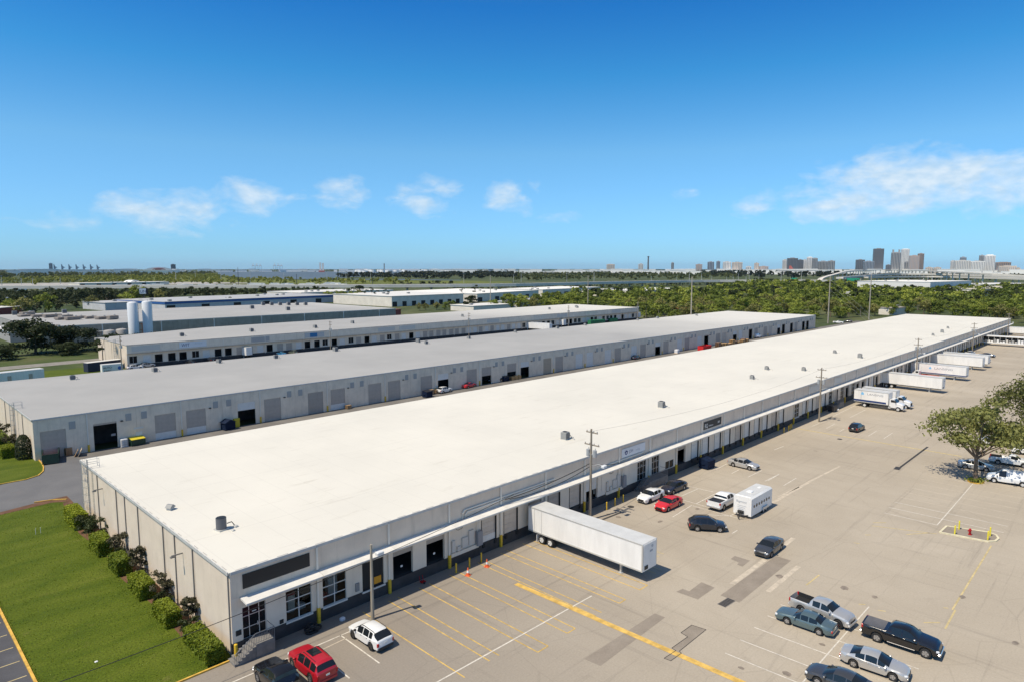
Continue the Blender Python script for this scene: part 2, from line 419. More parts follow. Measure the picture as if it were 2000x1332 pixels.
for i, y in enumerate((76.2, 73.3, 70.4, 67.6, 64.8, 62.0, 59.2, 56.4)):
    line(2.5, y, 8.4, y, 0.11, faint_yellow, parent=side_lot, z=0.010)
# darker tar patches, each its own laid patch
patch_mat = ground_mat('tar_patch', [(0.3, (0.245, 0.208, 0.168)), (0.7, (0.32, 0.275, 0.225))], 0.5, stain=((0.38, 0.33, 0.27), 0.5))
tar = M('tar_seal', (0.045, 0.042, 0.04), 0.8)
def patch(poly, edge=False):
    mb = MB(); mb.sheet(poly, 0.004); o = struct('asphalt_patch', mb, patch_mat, lot)
    if edge:
        for (a, b) in zip(poly, poly[1:] + poly[:1]): line(*a, *b, 0.055, tar, z=0.018, name='tar_seam')
patch([(41.07, 31.83), (51.46, 31.64), (51.49, 30.56), (41.21, 30.26)])
patch([(56.56, 32.38), (57.56, 32.27), (57.55, 31.52), (60.20, 31.61), (60.03, 30.05), (56.65, 30.07)])
patch([(58.95, 28.89), (71.74, 28.75), (71.75, 27.05), (58.91, 26.90)])
patch([(67.45, 32.00), (68.52, 32.04), (68.59, 30.28), (66.54, 30.20), (66.63, 30.83), (67.23, 30.94)])
pp = [(45.75, 27.15), (47.41, 27.03), (47.51, 27.48), (50.01, 27.40), (50.19, 28.16), (52.01, 28.13), (52.21, 26.82), (47.56, 26.78), (47.41, 26.50), (45.82, 26.56)]
patch(pp, True)
for (x0, y0, x1, y1) in [(118.68, 28.23, 136.57, 28.20)]: line(x0, y0, x1, y1, 0.35, tar, name='tar_seam')
for (x0, y0, x1, y1) in [(66.96, 49.19, 70.71, 48.97), (144.22, 49.48, 150.52, 49.34)]: line(x0, y0, x1, y1, 0.35, tar, name='tar_seam')
oil = M('oil_stain', (0.23, 0.19, 0.15), 0.7, var=0.3, scale=2)
def blob(x, y, rx, ry, mat, z=0.010, seed=0, name='oil_stain'):
    rr = random.Random(seed); mb = MB()
    mb.sheet([(x + rx * math.cos(a) * rr.uniform(0.7, 1.1), y + ry * math.sin(a) * rr.uniform(0.7, 1.1)) for a in [i * math.pi / 7 for i in range(14)]], z)
    return struct(name, mb, mat, lot)
for i, (x, y) in enumerate([(68.93, 49.74), (69.12, 48.25), (71.51, 43.54), (119.55, 41.71), (69.25, 17.92), (69.11, 20.61), (57.01, 18.54), (50.75, 19.03), (68.88, 6.74), (149.77, 48.67), (78.97, 42.41), (67.09, 26.37), (48.93, 21.97), (57.78, 15.36), (75.30, 11.73)]):
    blob(x, y, 0.22 + 0.14 * (i % 3), 0.28 + 0.16 * (i % 2), oil, seed=i)
# kerbs
def kerb(pts, w=0.16, h=0.13, mat=None, parent=None):
    mb = MB()
    for (a, b) in zip(pts, pts[1:]):
        d = (Vector(b) - Vector(a)); n = Vector((-d.y, d.x)).normalized() * (w/2); d = d.normalized() * 0.02
        mb.prism([(a[0]-n.x-d.x, a[1]-n.y-d.y), (b[0]-n.x+d.x, b[1]-n.y+d.y), (b[0]+n.x+d.x, b[1]+n.y+d.y), (a[0]+n.x-d.x, a[1]+n.y-d.y)], 0, h + random.uniform(-.004, .004))
    return struct('kerb', mb, mat or kerb_yellow, parent)
kerb([(8.7, 30), (8.7, 52.5), (8.7, 62), (8.7, 72), (8.7, 84)], 0.2)
kerb([(8.8, 52.4), (16.2, 52.4), (20.6, 52.4)])
kerb([(-60, 123.9), (12, 121.5), (15.3, 122.0), (18.4, 121.9), (20.2, 123.0), (21.2, 125), (21.7, 127.4), (22.0, 130), (22.1, 133)])
kerb([(17.2, 108.9), (19.2, 108.3), (20.6, 107.2)], 0.18)
# drain grates and manhole covers in the asphalt
iron = M('cast_iron', (0.05, 0.045, 0.04), 0.6, var=0.3, scale=4)
def grate(x, y, rz, label):
    t = thing('drain_grate', label, 'drain grate', (x, y, 0.004), rz)
    MB().box(-0.95, 0.95, -0.45, 0.45, 0.0, 0.012).build('frame', M('grate_frame', (0.22, 0.2, 0.18), 0.8), t)
    me = None
    for i in range(7):
        o = MB().box(-0.1, 0.1, -0.38, 0.38, 0.012, 0.03).build('bar', iron, t) if me is None else mesh_copy(me, t)
        o.location = (-0.78 + 0.26 * i, 0, 0); me = me or o
grate(*(58.04, 27.79), R_(-4), 'rusty rectangular storm drain grate at the end of the long dark patch')
grate(*(118.14, 28.39), R_(4), 'rusty storm drain grate where the dark tar seam starts in the open lot')
for (x, y), lab in zip([(73.37, 49.24), (131.19, 41.51)], ['round iron manhole cover in front of the white sedan', 'round iron manhole cover by the yellow line']):
    MB().cyl((0, 0, 0), 0.45, 0.02, 20).build('manhole_cover', iron, loc=(x, y, 0.002))
    tag(bpy.context.scene.collection.objects[-1], lab, 'manhole cover')

# ------------------------------------------------------------------ warehouses
def roof_mat(name, c1, c2, seam=(1, 0, 3.05), dirt=0.25, cloud_shade=None):
    m = bpy.data.materials.new(name); m.use_nodes = True
    t = m.node_tree; b = t.nodes['Principled BSDF']
    pos = N(t, 'ShaderNodeNewGeometry').outputs['Position']
    nz = N(t, 'ShaderNodeTexNoise', Scale=0.07, Detail=7.0, Roughness=0.6); t.links.new(pos, nz.inputs['Vector'])
    c = ramp(t, nz.outputs[0], [(0.3, c1), (0.7, c2)])
    if cloud_shade:                                                # cloud shade painted into the colour: grey near the lawn, clearing far off
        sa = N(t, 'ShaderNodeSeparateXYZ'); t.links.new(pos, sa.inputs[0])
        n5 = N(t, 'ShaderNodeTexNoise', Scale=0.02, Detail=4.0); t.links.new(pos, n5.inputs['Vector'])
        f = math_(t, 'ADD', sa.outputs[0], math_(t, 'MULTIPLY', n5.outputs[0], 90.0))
        c = mixc(t, math_(t, 'MULTIPLY', math_(t, 'SUBTRACT', f, cloud_shade[0]), 1.0 / cloud_shade[1], True), c, cloud_shade[2])
    mp = N(t, 'ShaderNodeMapping'); mp.inputs['Scale'].default_value = (0.25, 1.6, 1); t.links.new(pos, mp.inputs[0])
    n2 = N(t, 'ShaderNodeTexNoise', Scale=0.5, Detail=8.0, Roughness=0.75); t.links.new(mp.outputs[0], n2.inputs['Vector'])
    f = ramp(t, n2.outputs[0], [(0.58, 0.0), (0.8, 1.0)])
    c = mixc(t, math_(t, 'MULTIPLY', f, dirt), c, (0.36, 0.32, 0.25))
    sp = N(t, 'ShaderNodeSeparateXYZ'); t.links.new(pos, sp.inputs[0])
    for o, pitch, w in ((sp.outputs[0], 3.05, 0.03), (sp.outputs[1], 15.3, 0.012)):
        s = math_(t, 'LESS_THAN', math_(t, 'FRACT', math_(t, 'MULTIPLY', o, 1.0 / pitch)), w)
        c = mixc(t, math_(t, 'MULTIPLY', s, 0.16), c, (0.42, 0.40, 0.36))
    t.links.new(c, b.inputs['Base Color'])
    b.inputs['Roughness'].default_value = 0.75; b.inputs['Specular IOR Level'].default_value = 0.2
    return m
roof_white = roof_mat('white_roof_membrane', (0.62, 0.595, 0.53), (0.69, 0.66, 0.585), dirt=0.55)
roof_cloud_shade = roof_mat('grey_white_roof_membrane', (0.33, 0.325, 0.315), (0.385, 0.378, 0.365), dirt=0.45, cloud_shade=(245.0, 130.0, (0.62, 0.60, 0.55)))  # white membrane with the shade of a cloud put into its base colour
def wall_mat(name, col, var, streakf=0.5):
    m = bpy.data.materials.new(name); m.use_nodes = True
    t = m.node_tree; b = t.nodes['Principled BSDF']
    pos = N(t, 'ShaderNodeNewGeometry').outputs['Position']
    nz = N(t, 'ShaderNodeTexNoise', Scale=0.45, Detail=7.0, Roughness=0.65); t.links.new(pos, nz.inputs['Vector'])
    c = ramp(t, nz.outputs[0], [(0.3, tuple(x*(1-var) for x in col)), (0.7, tuple(min(1, x*(1+var)) for x in col))])
    mp = N(t, 'ShaderNodeMapping'); mp.inputs['Scale'].default_value = (1.6, 1.6, 0.12); t.links.new(pos, mp.inputs[0])
    n2 = N(t, 'ShaderNodeTexNoise', Scale=1.0, Detail=6.0, Roughness=0.7); t.links.new(mp.outputs[0], n2.inputs['Vector'])
    f = ramp(t, n2.outputs[0], [(0.52, 0.0), (0.75, 1.0)])
    c = mixc(t, math_(t, 'MULTIPLY', f, streakf), c, tuple(x * 0.55 for x in col))
    t.links.new(c, b.inputs['Base Color']); b.inputs['Roughness'].default_value = 0.85
    b.inputs['Specular IOR Level'].default_value = 0.2
    return m
wall_beige = wall_mat('painted_concrete_beige', (0.76, 0.635, 0.51), 0.08, 0.4)
wall_light = wall_mat('painted_concrete_light', (0.82, 0.71, 0.58), 0.06, 0.35)
wall_cream = wall_mat('painted_concrete_cream', (0.69, 0.585, 0.47), 0.07, 0.25)
wall_grey = wall_mat('raw_concrete_grey', (0.82, 0.69, 0.545), 0.12, 0.45)
wall_grey2 = wall_mat('painted_concrete_grey', (0.82, 0.70, 0.56), 0.10, 0.4)
wall_tan = wall_mat('stained_concrete_tan', (0.36, 0.32, 0.27), 0.15, 0.6)
plinth_m = M('dark_base_paint', (0.045, 0.043, 0.045), 0.7, var=0.3, scale=0.8)
trim_m = M('roof_edge_metal', (0.55, 0.54, 0.52), 0.45, var=0.1, scale=2)
gutter_dark = M('gutter_shadow_metal', (0.22, 0.21, 0.20), 0.6)
gutter_clip = M('edge_clip_metal', (0.36, 0.35, 0.33), 0.5)
canopy_m = M('canopy_paint', (0.66, 0.64, 0.60), 0.6, var=0.1, scale=0.6)
spout_m = M('downspout_white', (0.80, 0.73, 0.63), 0.5)
guard_m = M('safety_yellow', (0.72, 0.46, 0.03), 0.55, var=0.15, scale=5)
door_mats = [M('door_beige', (0.62, 0.53, 0.44), 0.6, var=0.08, scale=1.5), M('door_grey', (0.47, 0.405, 0.345), 0.6, var=0.08, scale=1.5),
             M('door_white', (0.76, 0.73, 0.68), 0.55, var=0.06, scale=1.5), M('door_tan', (0.47, 0.38, 0.28), 0.6, var=0.08, scale=1.5),
             M('door_brown', (0.40, 0.35, 0.30), 0.6, var=0.08, scale=1.5)]
frame_m = M('white_window_frame', (0.68, 0.67, 0.64), 0.5)
alu_m = M('aluminium_frame', (0.60, 0.60, 0.58), 0.4, metal=0.4)
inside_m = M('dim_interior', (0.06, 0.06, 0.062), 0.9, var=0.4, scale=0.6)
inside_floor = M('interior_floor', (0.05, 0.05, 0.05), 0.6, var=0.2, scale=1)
vent_m = M('louvre_grey', (0.28, 0.275, 0.27), 0.7, var=0.15, scale=3)
black_part_shade_m = M('dock_seal_black', (0.02, 0.02, 0.02), 0.8)
glass_m = M('dark_glass', (0.012, 0.014, 0.016), 0.08, spec=0.12)
def clear_glass():
    m = bpy.data.materials.new('clear_glass'); m.use_nodes = True
    t = m.node_tree; t.nodes.clear()
    gl = N(t, 'ShaderNodeBsdfGlossy', Roughness=0.03); tr = N(t, 'ShaderNodeBsdfTransparent'); tr.inputs[0].default_value = (0.75, 0.78, 0.78, 1)
    mx = N(t, 'ShaderNodeMixShader'); o = N(t, 'ShaderNodeOutputMaterial'); mx.inputs[0].default_value = 0.012
    t.links.new(tr.outputs[0], mx.inputs[1]); t.links.new(gl.outputs[0], mx.inputs[2]); t.links.new(mx.outputs[0], o.inputs[0])
    return m
glass_c = clear_glass()

def pierced(mb, L, z0, z1, y0, y1, holes, gap=0.012):
    """a wall panel L long from z0 to z1 with openings (xa, xb, za, zb), front face at y0"""
    xs = gap
    for (xa, xb, za, zb) in sorted(holes):
        mb.box(xs, xa, y0, y1, z0, z1)
        if zb < z1 - 0.01: mb.box(xa, xb, y0, y1, zb, z1)
        if za > z0 + 0.01: mb.box(xa, xb, y0, y1, z0, za)
        xs = xb
    mb.box(xs, L - gap, y0, y1, z0, z1)
class Shop:
    """shared meshes of the repeated warehouse parts, each linked as an object of its own"""
    def __init__(s, root): s.root = root; s.lib = {}
    def put(s, key, name, make, mat, loc, label=None):
        if key in s.lib: o = mesh_copy(s.lib[key], s.root, loc)
        else:
            o = make().build(name, mat, s.root, loc); s.lib[key] = o
        if label: o['label'] = label
        return o
def dock_door(w, h, sections=5, lift=0.0):
    mb = MB(); n = sections; hh = h / n
    for i in range(n):
        if lift and i < n * lift: continue
        mb.box(0, w, 0.0, 0.06, i * hh + 0.012, (i + 1) * hh - 0.012)
    mb.box(0, w, 0.035, 0.05, h * lift, h)
    return mb
def storefront(shop, x, z, w, h, y, dark=True):
    f = MB(); b = 0.06
    cols = [0, w * 0.29, w * 0.71, w]; rows = [0, h * 0.33, h * 0.70, h]
    for c in cols: f.box(c - (b if c == w else 0) - (b/2 if 0 < c < w else 0), c + (b if c == 0 else 0) + (b/2 if 0 < c < w else 0), 0, 0.1, 0, h)
    segs = list(zip(cols, cols[1:]))
    for r in rows:
        for (a, c) in segs: f.box(a + b, c - b/2, 0.003, 0.097, max(0, r - b/2), min(h, r + b/2))
    fr = f.build('entrance_frame', alu_m, shop.root, (x, y, z))
    for i, (a, c) in enumerate(segs):
        for (r0, r1) in zip(rows, rows[1:]):
            MB().box(a + b/2, c - b/2, 0.045, 0.055, r0 + b/2, r1 - b/2).build('pane', glass_m, fr)
    MB().box(w * 0.62, w * 0.66, -0.06, -0.01, h * 0.30, h * 0.42).build('handle', alu_m, fr)
    MB().box(w * 0.42, w * 0.6, -0.012, -0.004, h * 0.77, h * 0.80).build('number_plate', frame_m, fr)
    return fr
def window(shop, x, z, w, h, y, ncol=2, nrow=3, mat=None, sill=True, key='w'):
    b = 0.07
    f = MB()
    for i in range(ncol + 1):
        c = w * i / ncol; f.box(max(0, c - b/2), min(w, c + b/2), 0, 0.1, 0, h)
    for i in range(ncol):
        for r in range(nrow + 1):
            c = h * r / nrow; f.box(w*i/ncol + b/2, w*(i+1)/ncol - b/2, 0.003, 0.097, max(0, c - b/2), min(h, c + b/2))
    fr = f.build('window_frame', frame_m, shop.root, (x, y, z))
    if sill: MB().box(-0.06, w + 0.06, -0.14, -0.001, -0.16, -0.002).build('sill', canopy_m, fr)
    for i in range(ncol):
        for r in range(nrow):
            MB().box(w*i/ncol + b/2, w*(i+1)/ncol - b/2, 0.045, 0.055, h*r/nrow + b/2, h*(r+1)/nrow - b/2).build('pane', mat or glass_m, fr)
    return fr

# ---- the long white-roofed warehouse in front
X0, PITCH, NB, Y0, Y1, TOP, FLOOR = 20.87, 7.76, 50, 52.7, 98.7, 7.4, 1.2
XE = X0 + PITCH * NB
wh = thing('warehouse', 'very long low warehouse with bright white flat roof, canopy and truck docks', 'warehouse', (X0, Y0, 0))
sh = Shop(wh); LEN = XE - X0; DEP = Y1 - Y0
MB().box(-0.10, LEN + 0.1, -0.12, DEP + 0.1, TOP - 0.10, TOP).build('roof', roof_white, wh)
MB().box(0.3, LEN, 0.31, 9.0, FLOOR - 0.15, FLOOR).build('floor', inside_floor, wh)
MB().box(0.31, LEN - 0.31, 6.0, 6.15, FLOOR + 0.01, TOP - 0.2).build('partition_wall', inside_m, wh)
MB().box(0.0, LEN, -0.03, 0.28, 0, FLOOR - 0.02).build('plinth', plinth_m, wh)
MB().box(0.02, LEN - 0.02, DEP - 0.3, DEP, 0, TOP - 0.11).build('back_wall', wall_grey, wh)
MB().box(LEN - 0.3, LEN, 0.02, DEP - 0.31, 0, TOP - 0.11).build('far_end_wall', wall_grey2, wh)
A_, B_ = (0.55, 3.0), (4.75, 7.2); DZ = (FLOOR, 3.96)
plan = {0: ('SF', 'WIN'), 1: ('WIN2', 'PLATE'), 2: ('OPEN', 'OPEN'), 3: ('WALL', 'D0w'), 4: ('D0', 'OPEN'), 5: ('D1', 'D0'), 6: ('HALF', 'WALL'), 7: ('WALL', 'SF'),
        8: ('SF', 'LOW'), 9: ('OPEN', 'D2'), 10: ('D2', 'D2'), 11: ('D2w', 'D0'), 12: ('D2', 'D2'), 13: ('D2', 'D0'), 14: ('D2', 'WALL'), 15: ('WIN3', 'D2'), 16: ('D2', 'D0'), 17: ('D2', 'SF'), 18: ('D0', 'SF'), 19: ('OPEN', 'SF')}
rp = random.Random(5)
for k in range(20, NB):
    plan[k] = tuple(rp.choice(['D2', 'D2', 'D0', 'D1', 'OPEN', 'OPEN', 'SF', 'WIN3', 'D2']) for _ in 'ab')
plan[27] = ('D2', 'OPEN'); plan[22] = ('OPEN', 'D2')
sheet_m = M('paper_notice', (0.8, 0.8, 0.78), 0.8)
for k in range(NB):
    bx = k * PITCH; holes = []
    for (s, (a, b)) in zip(plan[k], (A_, B_)):
        if s == 'WALL': continue
        z0, z1 = DZ
        if s in ('WIN', 'WIN2', 'WIN3'): z0 = FLOOR
        if s == 'LOW': z0, z1 = FLOOR + 0.02, FLOOR + 1.25
        if s == 'SF': a += 0.35 if (a, b) == A_ else 0.1; b -= 0.05
        holes.append((a, b, z0, z1, s))
    def mk():
        mb = MB(); pierced(mb, PITCH, FLOOR, 4.98, 0, 0.28, [h[:4] for h in holes]); return mb
    sh.put(('p', tuple(h[:4] for h in holes)), 'wall_panel', mk, wall_light, (bx, 0, 0))
    sh.put('f', 'fascia_panel', lambda: MB().box(0.02, PITCH - 0.02, -0.03, 0.28, 5.0, TOP - 0.12), wall_beige, (bx, 0, 0))
    sh.put('g', 'gutter', lambda: MB().box(0, PITCH - 0.03, -0.2, -0.125, TOP - 0.24, TOP + 0.02).box(0, PITCH - 0.03, -0.124, -0.035, TOP - 0.24, TOP - 0.2), trim_m, (bx, 0, 0))
    if k: sh.put('ds', 'downspout', lambda: MB().box(-0.09, 0.09, -0.22, -0.05, 5.06, TOP - 0.25).box(-0.09, 0.09, -0.19, -0.04, FLOOR + 0.25, 4.66), spout_m, (bx, 0, 0))
    if k: sh.put('gd', 'downspout_guard', lambda: MB().box(-0.13, 0.13, -0.26, -0.035, 0, FLOOR + 0.25), guard_m if k % 11 else M('guard_brown', (0.22, 0.10, 0.06), .7), (bx, 0, 0))
    # canopy: a slab with a fall to the front, in one length per bay
    x_in = 0.75 if k == 0 else 0.03
    sh.put(('c', k == 0), 'canopy_panel', lambda: MB().side([(-1.30, 4.72), (-0.05, 4.84), (-0.05, 5.0), (-1.30, 4.86)], x_in, PITCH - 0.01), canopy_m, (bx, 0, 0))
    for (a, b, z0, z1, s) in holes:
        w = b - a; h = z1 - z0
        if s[0] == 'D':
            mi = int(s[1])
            sh.put(('dd', s), 'dock_door', lambda: dock_door(w, h), door_mats[mi], (bx + a, 0.16, z0))
            if s.endswith('w'): MB().box(0.02, w - 0.02, -0.03, -0.004, 0.02, h * 0.27).build('lower_panel', door_mats[2], sh.lib[('dd', s)])
            sh.put('jamb', 'door_jamb', lambda: MB().box(0.0, 0.13, 0.0, 0.14, 0, h), black_part_shade_m, (bx + a, 0.005, z0))  # black side strips put the shade of the door recess into colour
            mesh_copy(sh.lib['jamb'], wh, (bx + b - 0.13, 0.005, z0))
            sh.put('bump', 'dock_bumper', lambda: MB().box(0.15, 0.45, -0.2, -0.035, 0.75, 1.15), black_part_shade_m, (bx + a, 0, 0))
            mesh_copy(sh.lib['bump'], wh, (bx + a + w - 0.6, 0, 0))
        elif s in ('OPEN', 'HALF'):
            sh.put(('dl', s), 'raised_door', lambda: dock_door(w, h, lift=0.45 if s == 'HALF' else 0.8), door_mats[2 if s == 'HALF' else 4], (bx + a, 0.16, z0))
            if k in (2,): MB().box(w * 0.4, w * 0.5, 0.1, 0.12, 0.9, 1.1).build('notice', sheet_m, wh, (bx + a, 0, z0))
            pass
        elif s == 'PLATE':
            MB().box(0, w, 0.14, 0.2, 0, h).box(w*.5-.03, w*.5+.03, .1, .139, 0, h).build('dark_door', black_part_shade_m, wh, (bx + a, 0, z0))
            MB().box(w * 0.55, w * 0.88, 0.05, 0.09, 0.25, 0.95).build('orange_notice', M('orange_notice', (0.75, 0.33, 0.02), 0.6), wh, (bx + a, 0, z0))
            MB().box(-0.1, w + 0.1, -0.14, -0.03, -0.16, -0.01).build('sill', canopy_m, wh, (bx + a, 0, z0))
        elif s == 'SF': storefront(sh, bx + a, z0, w, h, 0.08)
        elif s in ('WIN', 'WIN2'): window(sh, bx + a, z0, w, h, 0.06, mat=glass_c)
        elif s == 'WIN3': window(sh, bx + a, z0, w, h, 0.06)
        elif s == 'LOW': window(sh, bx + a, z0, w, h, 0.06, 2, 1, sill=False)
# panels are extruded along local X already turned: canopy outlines were drawn in (Y, Z)
for o in wh.children:
    if o.name.startswith('canopy_panel'):
        o.rotation_euler = (0, 0, R_(90)); o.location.x += 0
for o in wh.children:
    if o.name.startswith('canopy_panel'): o.scale = (1, -1, 1)
# the end wall that faces the lawn: tilt-up panels, posts, roof edge
PE = DEP / 6
for i in range(6):
    sh.put('ew', 'end_wall_panel', lambda: MB().box(0, 0.28, 0.02, PE - 0.02, 0.0, TOP - 0.26), wall_cream, (0, i * PE, 0))
    sh.put('ec', 'roof_edge', lambda: MB().box(-0.18, -0.105, 0.0, PE - 0.03, TOP - 0.26, TOP + 0.03).box(-0.10, 0.28, 0, PE - 0.03, TOP - 0.25, TOP - 0.11), trim_m, (0, i * PE, 0))
    for d in (0.25, PE * 0.62):
        if i in (1, 3, 5) or d < 1: sh.put('ep', 'conduit', lambda: MB().box(-0.1, -0.01, -0.05, 0.05, 0, TOP - 0.3), gutter_dark, (0, i * PE + d, 0))
for i in range(23): sh.put('clip', 'edge_clip', lambda: MB().box(-0.02, 0.03, 0, 0.9, TOP + 0.001, TOP + 0.02), gutter_clip, (0, 0.6 + i * 2.0, 0))
for i in range(24): sh.put('clip2', 'edge_clip', lambda: MB().box(0, 1.0, -0.03, 0.02, TOP + 0.001, TOP + 0.02), gutter_clip, (0.5 + i * 1.8, 0, 0))
for yy in (10.5, 36.5): 
    MB().box(-1.0, -0.01, -0.05, 0.05, 5.75, 5.85).box(-1.1, -0.7, -0.12, 0.12, 5.62, 5.749).build('wall_lamp', gutter_dark, wh, (0, yy, 0))
# things seen through the first two windows
for (x, y, w, h, mm, top) in ((5.6, 1.4, 0.7, 1.55, (0.75, 0.73, 0.68), (0.5, 0.05, 0.06)), (8.6, 1.1, 0.75, 0.7, (0.5, 0.08, 0.06), None), (9.7, 1.5, 1.0, 2.2, (0.78, 0.79, 0.8), None), (6.6, 1.2, 0.6, 0.5, (0.7, 0.7, 0.68), None)):
    mb = MB().bev(0, w, 0, 0.6, 0, h, 0.04)
    if top: mb.bev(-0.02, w + 0.02, -0.02, 0.62, h + 0.01, h + 0.25, 0.03, 1)
    o = mb.build('stored_cabinet', [M('cabinet_%d' % (x * 10), mm, 0.5), M('cabinet_top', top or mm, 0.5)], None, (X0 + x, Y0 + y, FLOOR))
    tag(o, {5: 'pale cabinet with dark red top behind the first tall window', 8: 'low red cabinet behind the second tall window', 9: 'tall white cupboard behind the second tall window', 6: 'low white crate behind the first tall window'}[int(x)], 'cabinet')
# electrical gear on the wall (bays 3 and 6)
box_g = M('electrical_grey', (0.27, 0.27, 0.285), 0.5); box_l = M('electrical_cream', (0.62, 0.58, 0.52), 0.6)
for bx, flip in ((3 * PITCH, 1), (6 * PITCH + 4.6, 1)):
    MB().box(0.2, 4.2, -0.22, -0.035, FLOOR - 0.1, FLOOR + 0.3).build('cable_tray', wall_light, wh, (bx, 0, 0))
    for (x, z, w, h) in ((0.35, 1.6, 0.45, 1.3), (1.1, 1.55, 0.5, 0.5), (1.8, 1.7, 0.9, 1.1), (2.8, 1.75, 0.7, 1.6)):
        MB().bev(x, x + w, -0.2, -0.002, z, z + h, 0.02).build('meter_box', box_l, wh, (bx, 0, 0))
    MB().bev(3.85, 4.6, -0.5, -0.002, 1.35, 3.0, 0.03).build('switch_cabinet', box_g, wh, (bx, 0, 0))
    for xx in (4.0, 4.25):
        MB().tube([(xx, -0.2, 3.0), (xx, -0.2, 4.7)], 0.05).build('conduit', spout_m, wh, (bx, 0, 0))
    MB().tube([(0.8, -0.05, 4.2), (1.3, -0.05, 3.85), (1.9, -0.05, 3.9), (2.1, -0.05, 4.6)], 0.02).build('cable', black_part_shade_m, wh, (bx, 0, 0))
for i in range(4): MB().tube([(47.9 + i * 0.85, -0.06, 1.9), (47.9 + i * 0.85, -0.06, 4.7)], 0.035).build('conduit', spout_m, wh)
for dz, xa in ((0.0, 25.6), (0.3, 25.2)):
    MB().tube([(xa, -0.12, 5.02), (xa, -0.12, 5.35 + dz), (xa + 0.25, -0.12, 5.6 + dz), (40.5, -0.12, 5.62 + dz)], 0.085, 8).build('conduit', spout_m, wh)
MB().tube([(51.6, -0.12, 5.3), (60.4, -0.12, 5.35), (60.7, -0.12, 5.1)], 0.08, 8).build('conduit', spout_m, wh)
MB().box(0.3, 0.75, -0.05, -0.002, 1.75, 2.2).build('vent', black_part_shade_m, wh); MB().box(4.1, 4.45, -0.05, -0.002, 1.3, 1.65).build('vent', black_part_shade_m, wh)
MB().box(11.7, 12.1, -0.12, -0.002, 1.5, 2.3).build('meter_box', vent_m, wh)

# ---- the grey warehouse behind it
X2, Y2, TOP2, D2 = 21.6, 133.0, 7.0, 50.4
L2 = 349.5; P2 = 7.81
w2 = thing('warehouse', 'long grey concrete warehouse with a row of ground-level roller doors facing the alley', 'warehouse', (X2, Y2, 0))
s2 = Shop(w2)
MB().box(-0.08, L2 + 0.1, -0.1, D2 + 0.1, TOP2 - 0.1, TOP2).build('roof', roof_cloud_shade, w2)
MB().box(0, L2, -0.16, -0.105, TOP2 - 0.22, TOP2 + 0.02).build('gutter', trim_m, w2)
MB().box(-0.15, -0.085, 0, D2, TOP2 - 0.22, TOP2 + 0.02).build('roof_edge', trim_m, w2)
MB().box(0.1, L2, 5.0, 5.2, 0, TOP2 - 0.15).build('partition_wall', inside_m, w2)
MB().box(0.0, L2, D2 - 0.3, D2, 0, TOP2 - 0.11).build('back_wall', wall_grey, w2)
MB().box(L2 - 0.3, L2, 0.3, D2 - 0.31, 0, TOP2 - 0.11).build('far_end_wall', wall_grey2, w2)
DT = ['D1', 'Ow', 'D1w', 'D1w', 'OW', 'D1', 'D4', 'D1w', 'D1', 'D1', 'D1', 'OW', 'D1', 'OH', 'OH', 'OW', 'D3', 'D1', 'D2', 'D2', 'D2', 'D1', 'D2', 'D1', 'OW', 'D1', 'D2', 'D1', 'D2', 'Ow', 'D1', 'D0', 'OW', 'D2', 'Ow', 'D1', 'D1', 'D0', 'OW', 'Ow', 'Ow', 'D1', 'Ow', 'Ow']
nb2 = 45
di = 0
for k in range(nb2):
    bx = k * P2 + 0.0
    if bx > L2 - 4: break
    L = min(P2, L2 - bx)
    # door: right of a downspout on odd bays, left of the next on even ones
    a = 0.9 if k % 2 else 3.1
    if k == 0: a = 0.9
    b = a + 3.7
    ok = b < L
    def mk2():
        mb = MB(); pierced(mb, L, 0, TOP2 - 0.12, 0, 0.25, [(a, b, 0.0, 4.75)] if ok else []); return mb
    s2.put(('p', round(a, 1), ok, round(L, 1)), 'wall_panel', mk2, wall_grey, (bx, 0, 0))
    if ok:
        s = DT[k] if k < len(DT) else rp.choice(['D1', 'D2', 'Ow'])
        if s[0] == 'D':
            o = s2.put(('d', s), 'roller_door', lambda: dock_door(3.7, 4.75, 6), door_mats[int(s[1])], (bx + a, 0.12, 0))
            if s.endswith('w'): s2.put('lp', 'lower_panel', lambda: MB().box(0.02, 3.68, -0.02, 0.0, 0.02, 1.3), door_mats[2], (bx + a, 0.119, 0))
        else:
            s2.put(('d', s), 'raised_door', lambda: dock_door(3.7, 4.75, 6, lift={'w': 0.93, 'W': 0.66, 'H': 0.5}[s[1]]), door_mats[2 if s[1] == 'W' else 1], (bx + a, 0.12, 0))
    vx = (P2 - 1.75 if k % 2 else 0.85) if k else P2 - 2.7
    s2.put('v', 'louvre_vent', lambda: MB().box(0, 0.95, -0.06, -0.002, 4.5, 5.8).box(0.1, 0.85, -0.075, -0.061, 4.62, 5.68, 0), vent_m if (k * 7) % 3 else M('louvre_light', (0.40, 0.39, 0.37), 0.7), (bx + vx, 0, 0))
    if k % 2: s2.put('l', 'wall_lamp', lambda: MB().box(0, 0.35, -0.4, -0.002, 4.6, 4.75), black_part_shade_m, (bx + P2 - 2.6, 0, 0))
    if k % 2: s2.put('ds', 'downspout', lambda: MB().box(-0.1, 0.1, -0.14, -0.01, 1.3, TOP2 - 0.23), spout_m, (bx, 0, 0))
    if k % 2: s2.put('gd', 'downspout_guard', lambda: MB().box(-0.14, 0.14, -0.2, -0.01, 0, 1.3), guard_m, (bx, 0, 0))
PE2 = (D2 - 0.3) / 6
for i in range(6): s2.put('ew', 'end_wall_panel', lambda: MB().box(0, 0.25, 0.02 if i else 0.26, PE2 - 0.02, 0, TOP2 - 0.23), wall_cream, (0, i * PE2, 0))
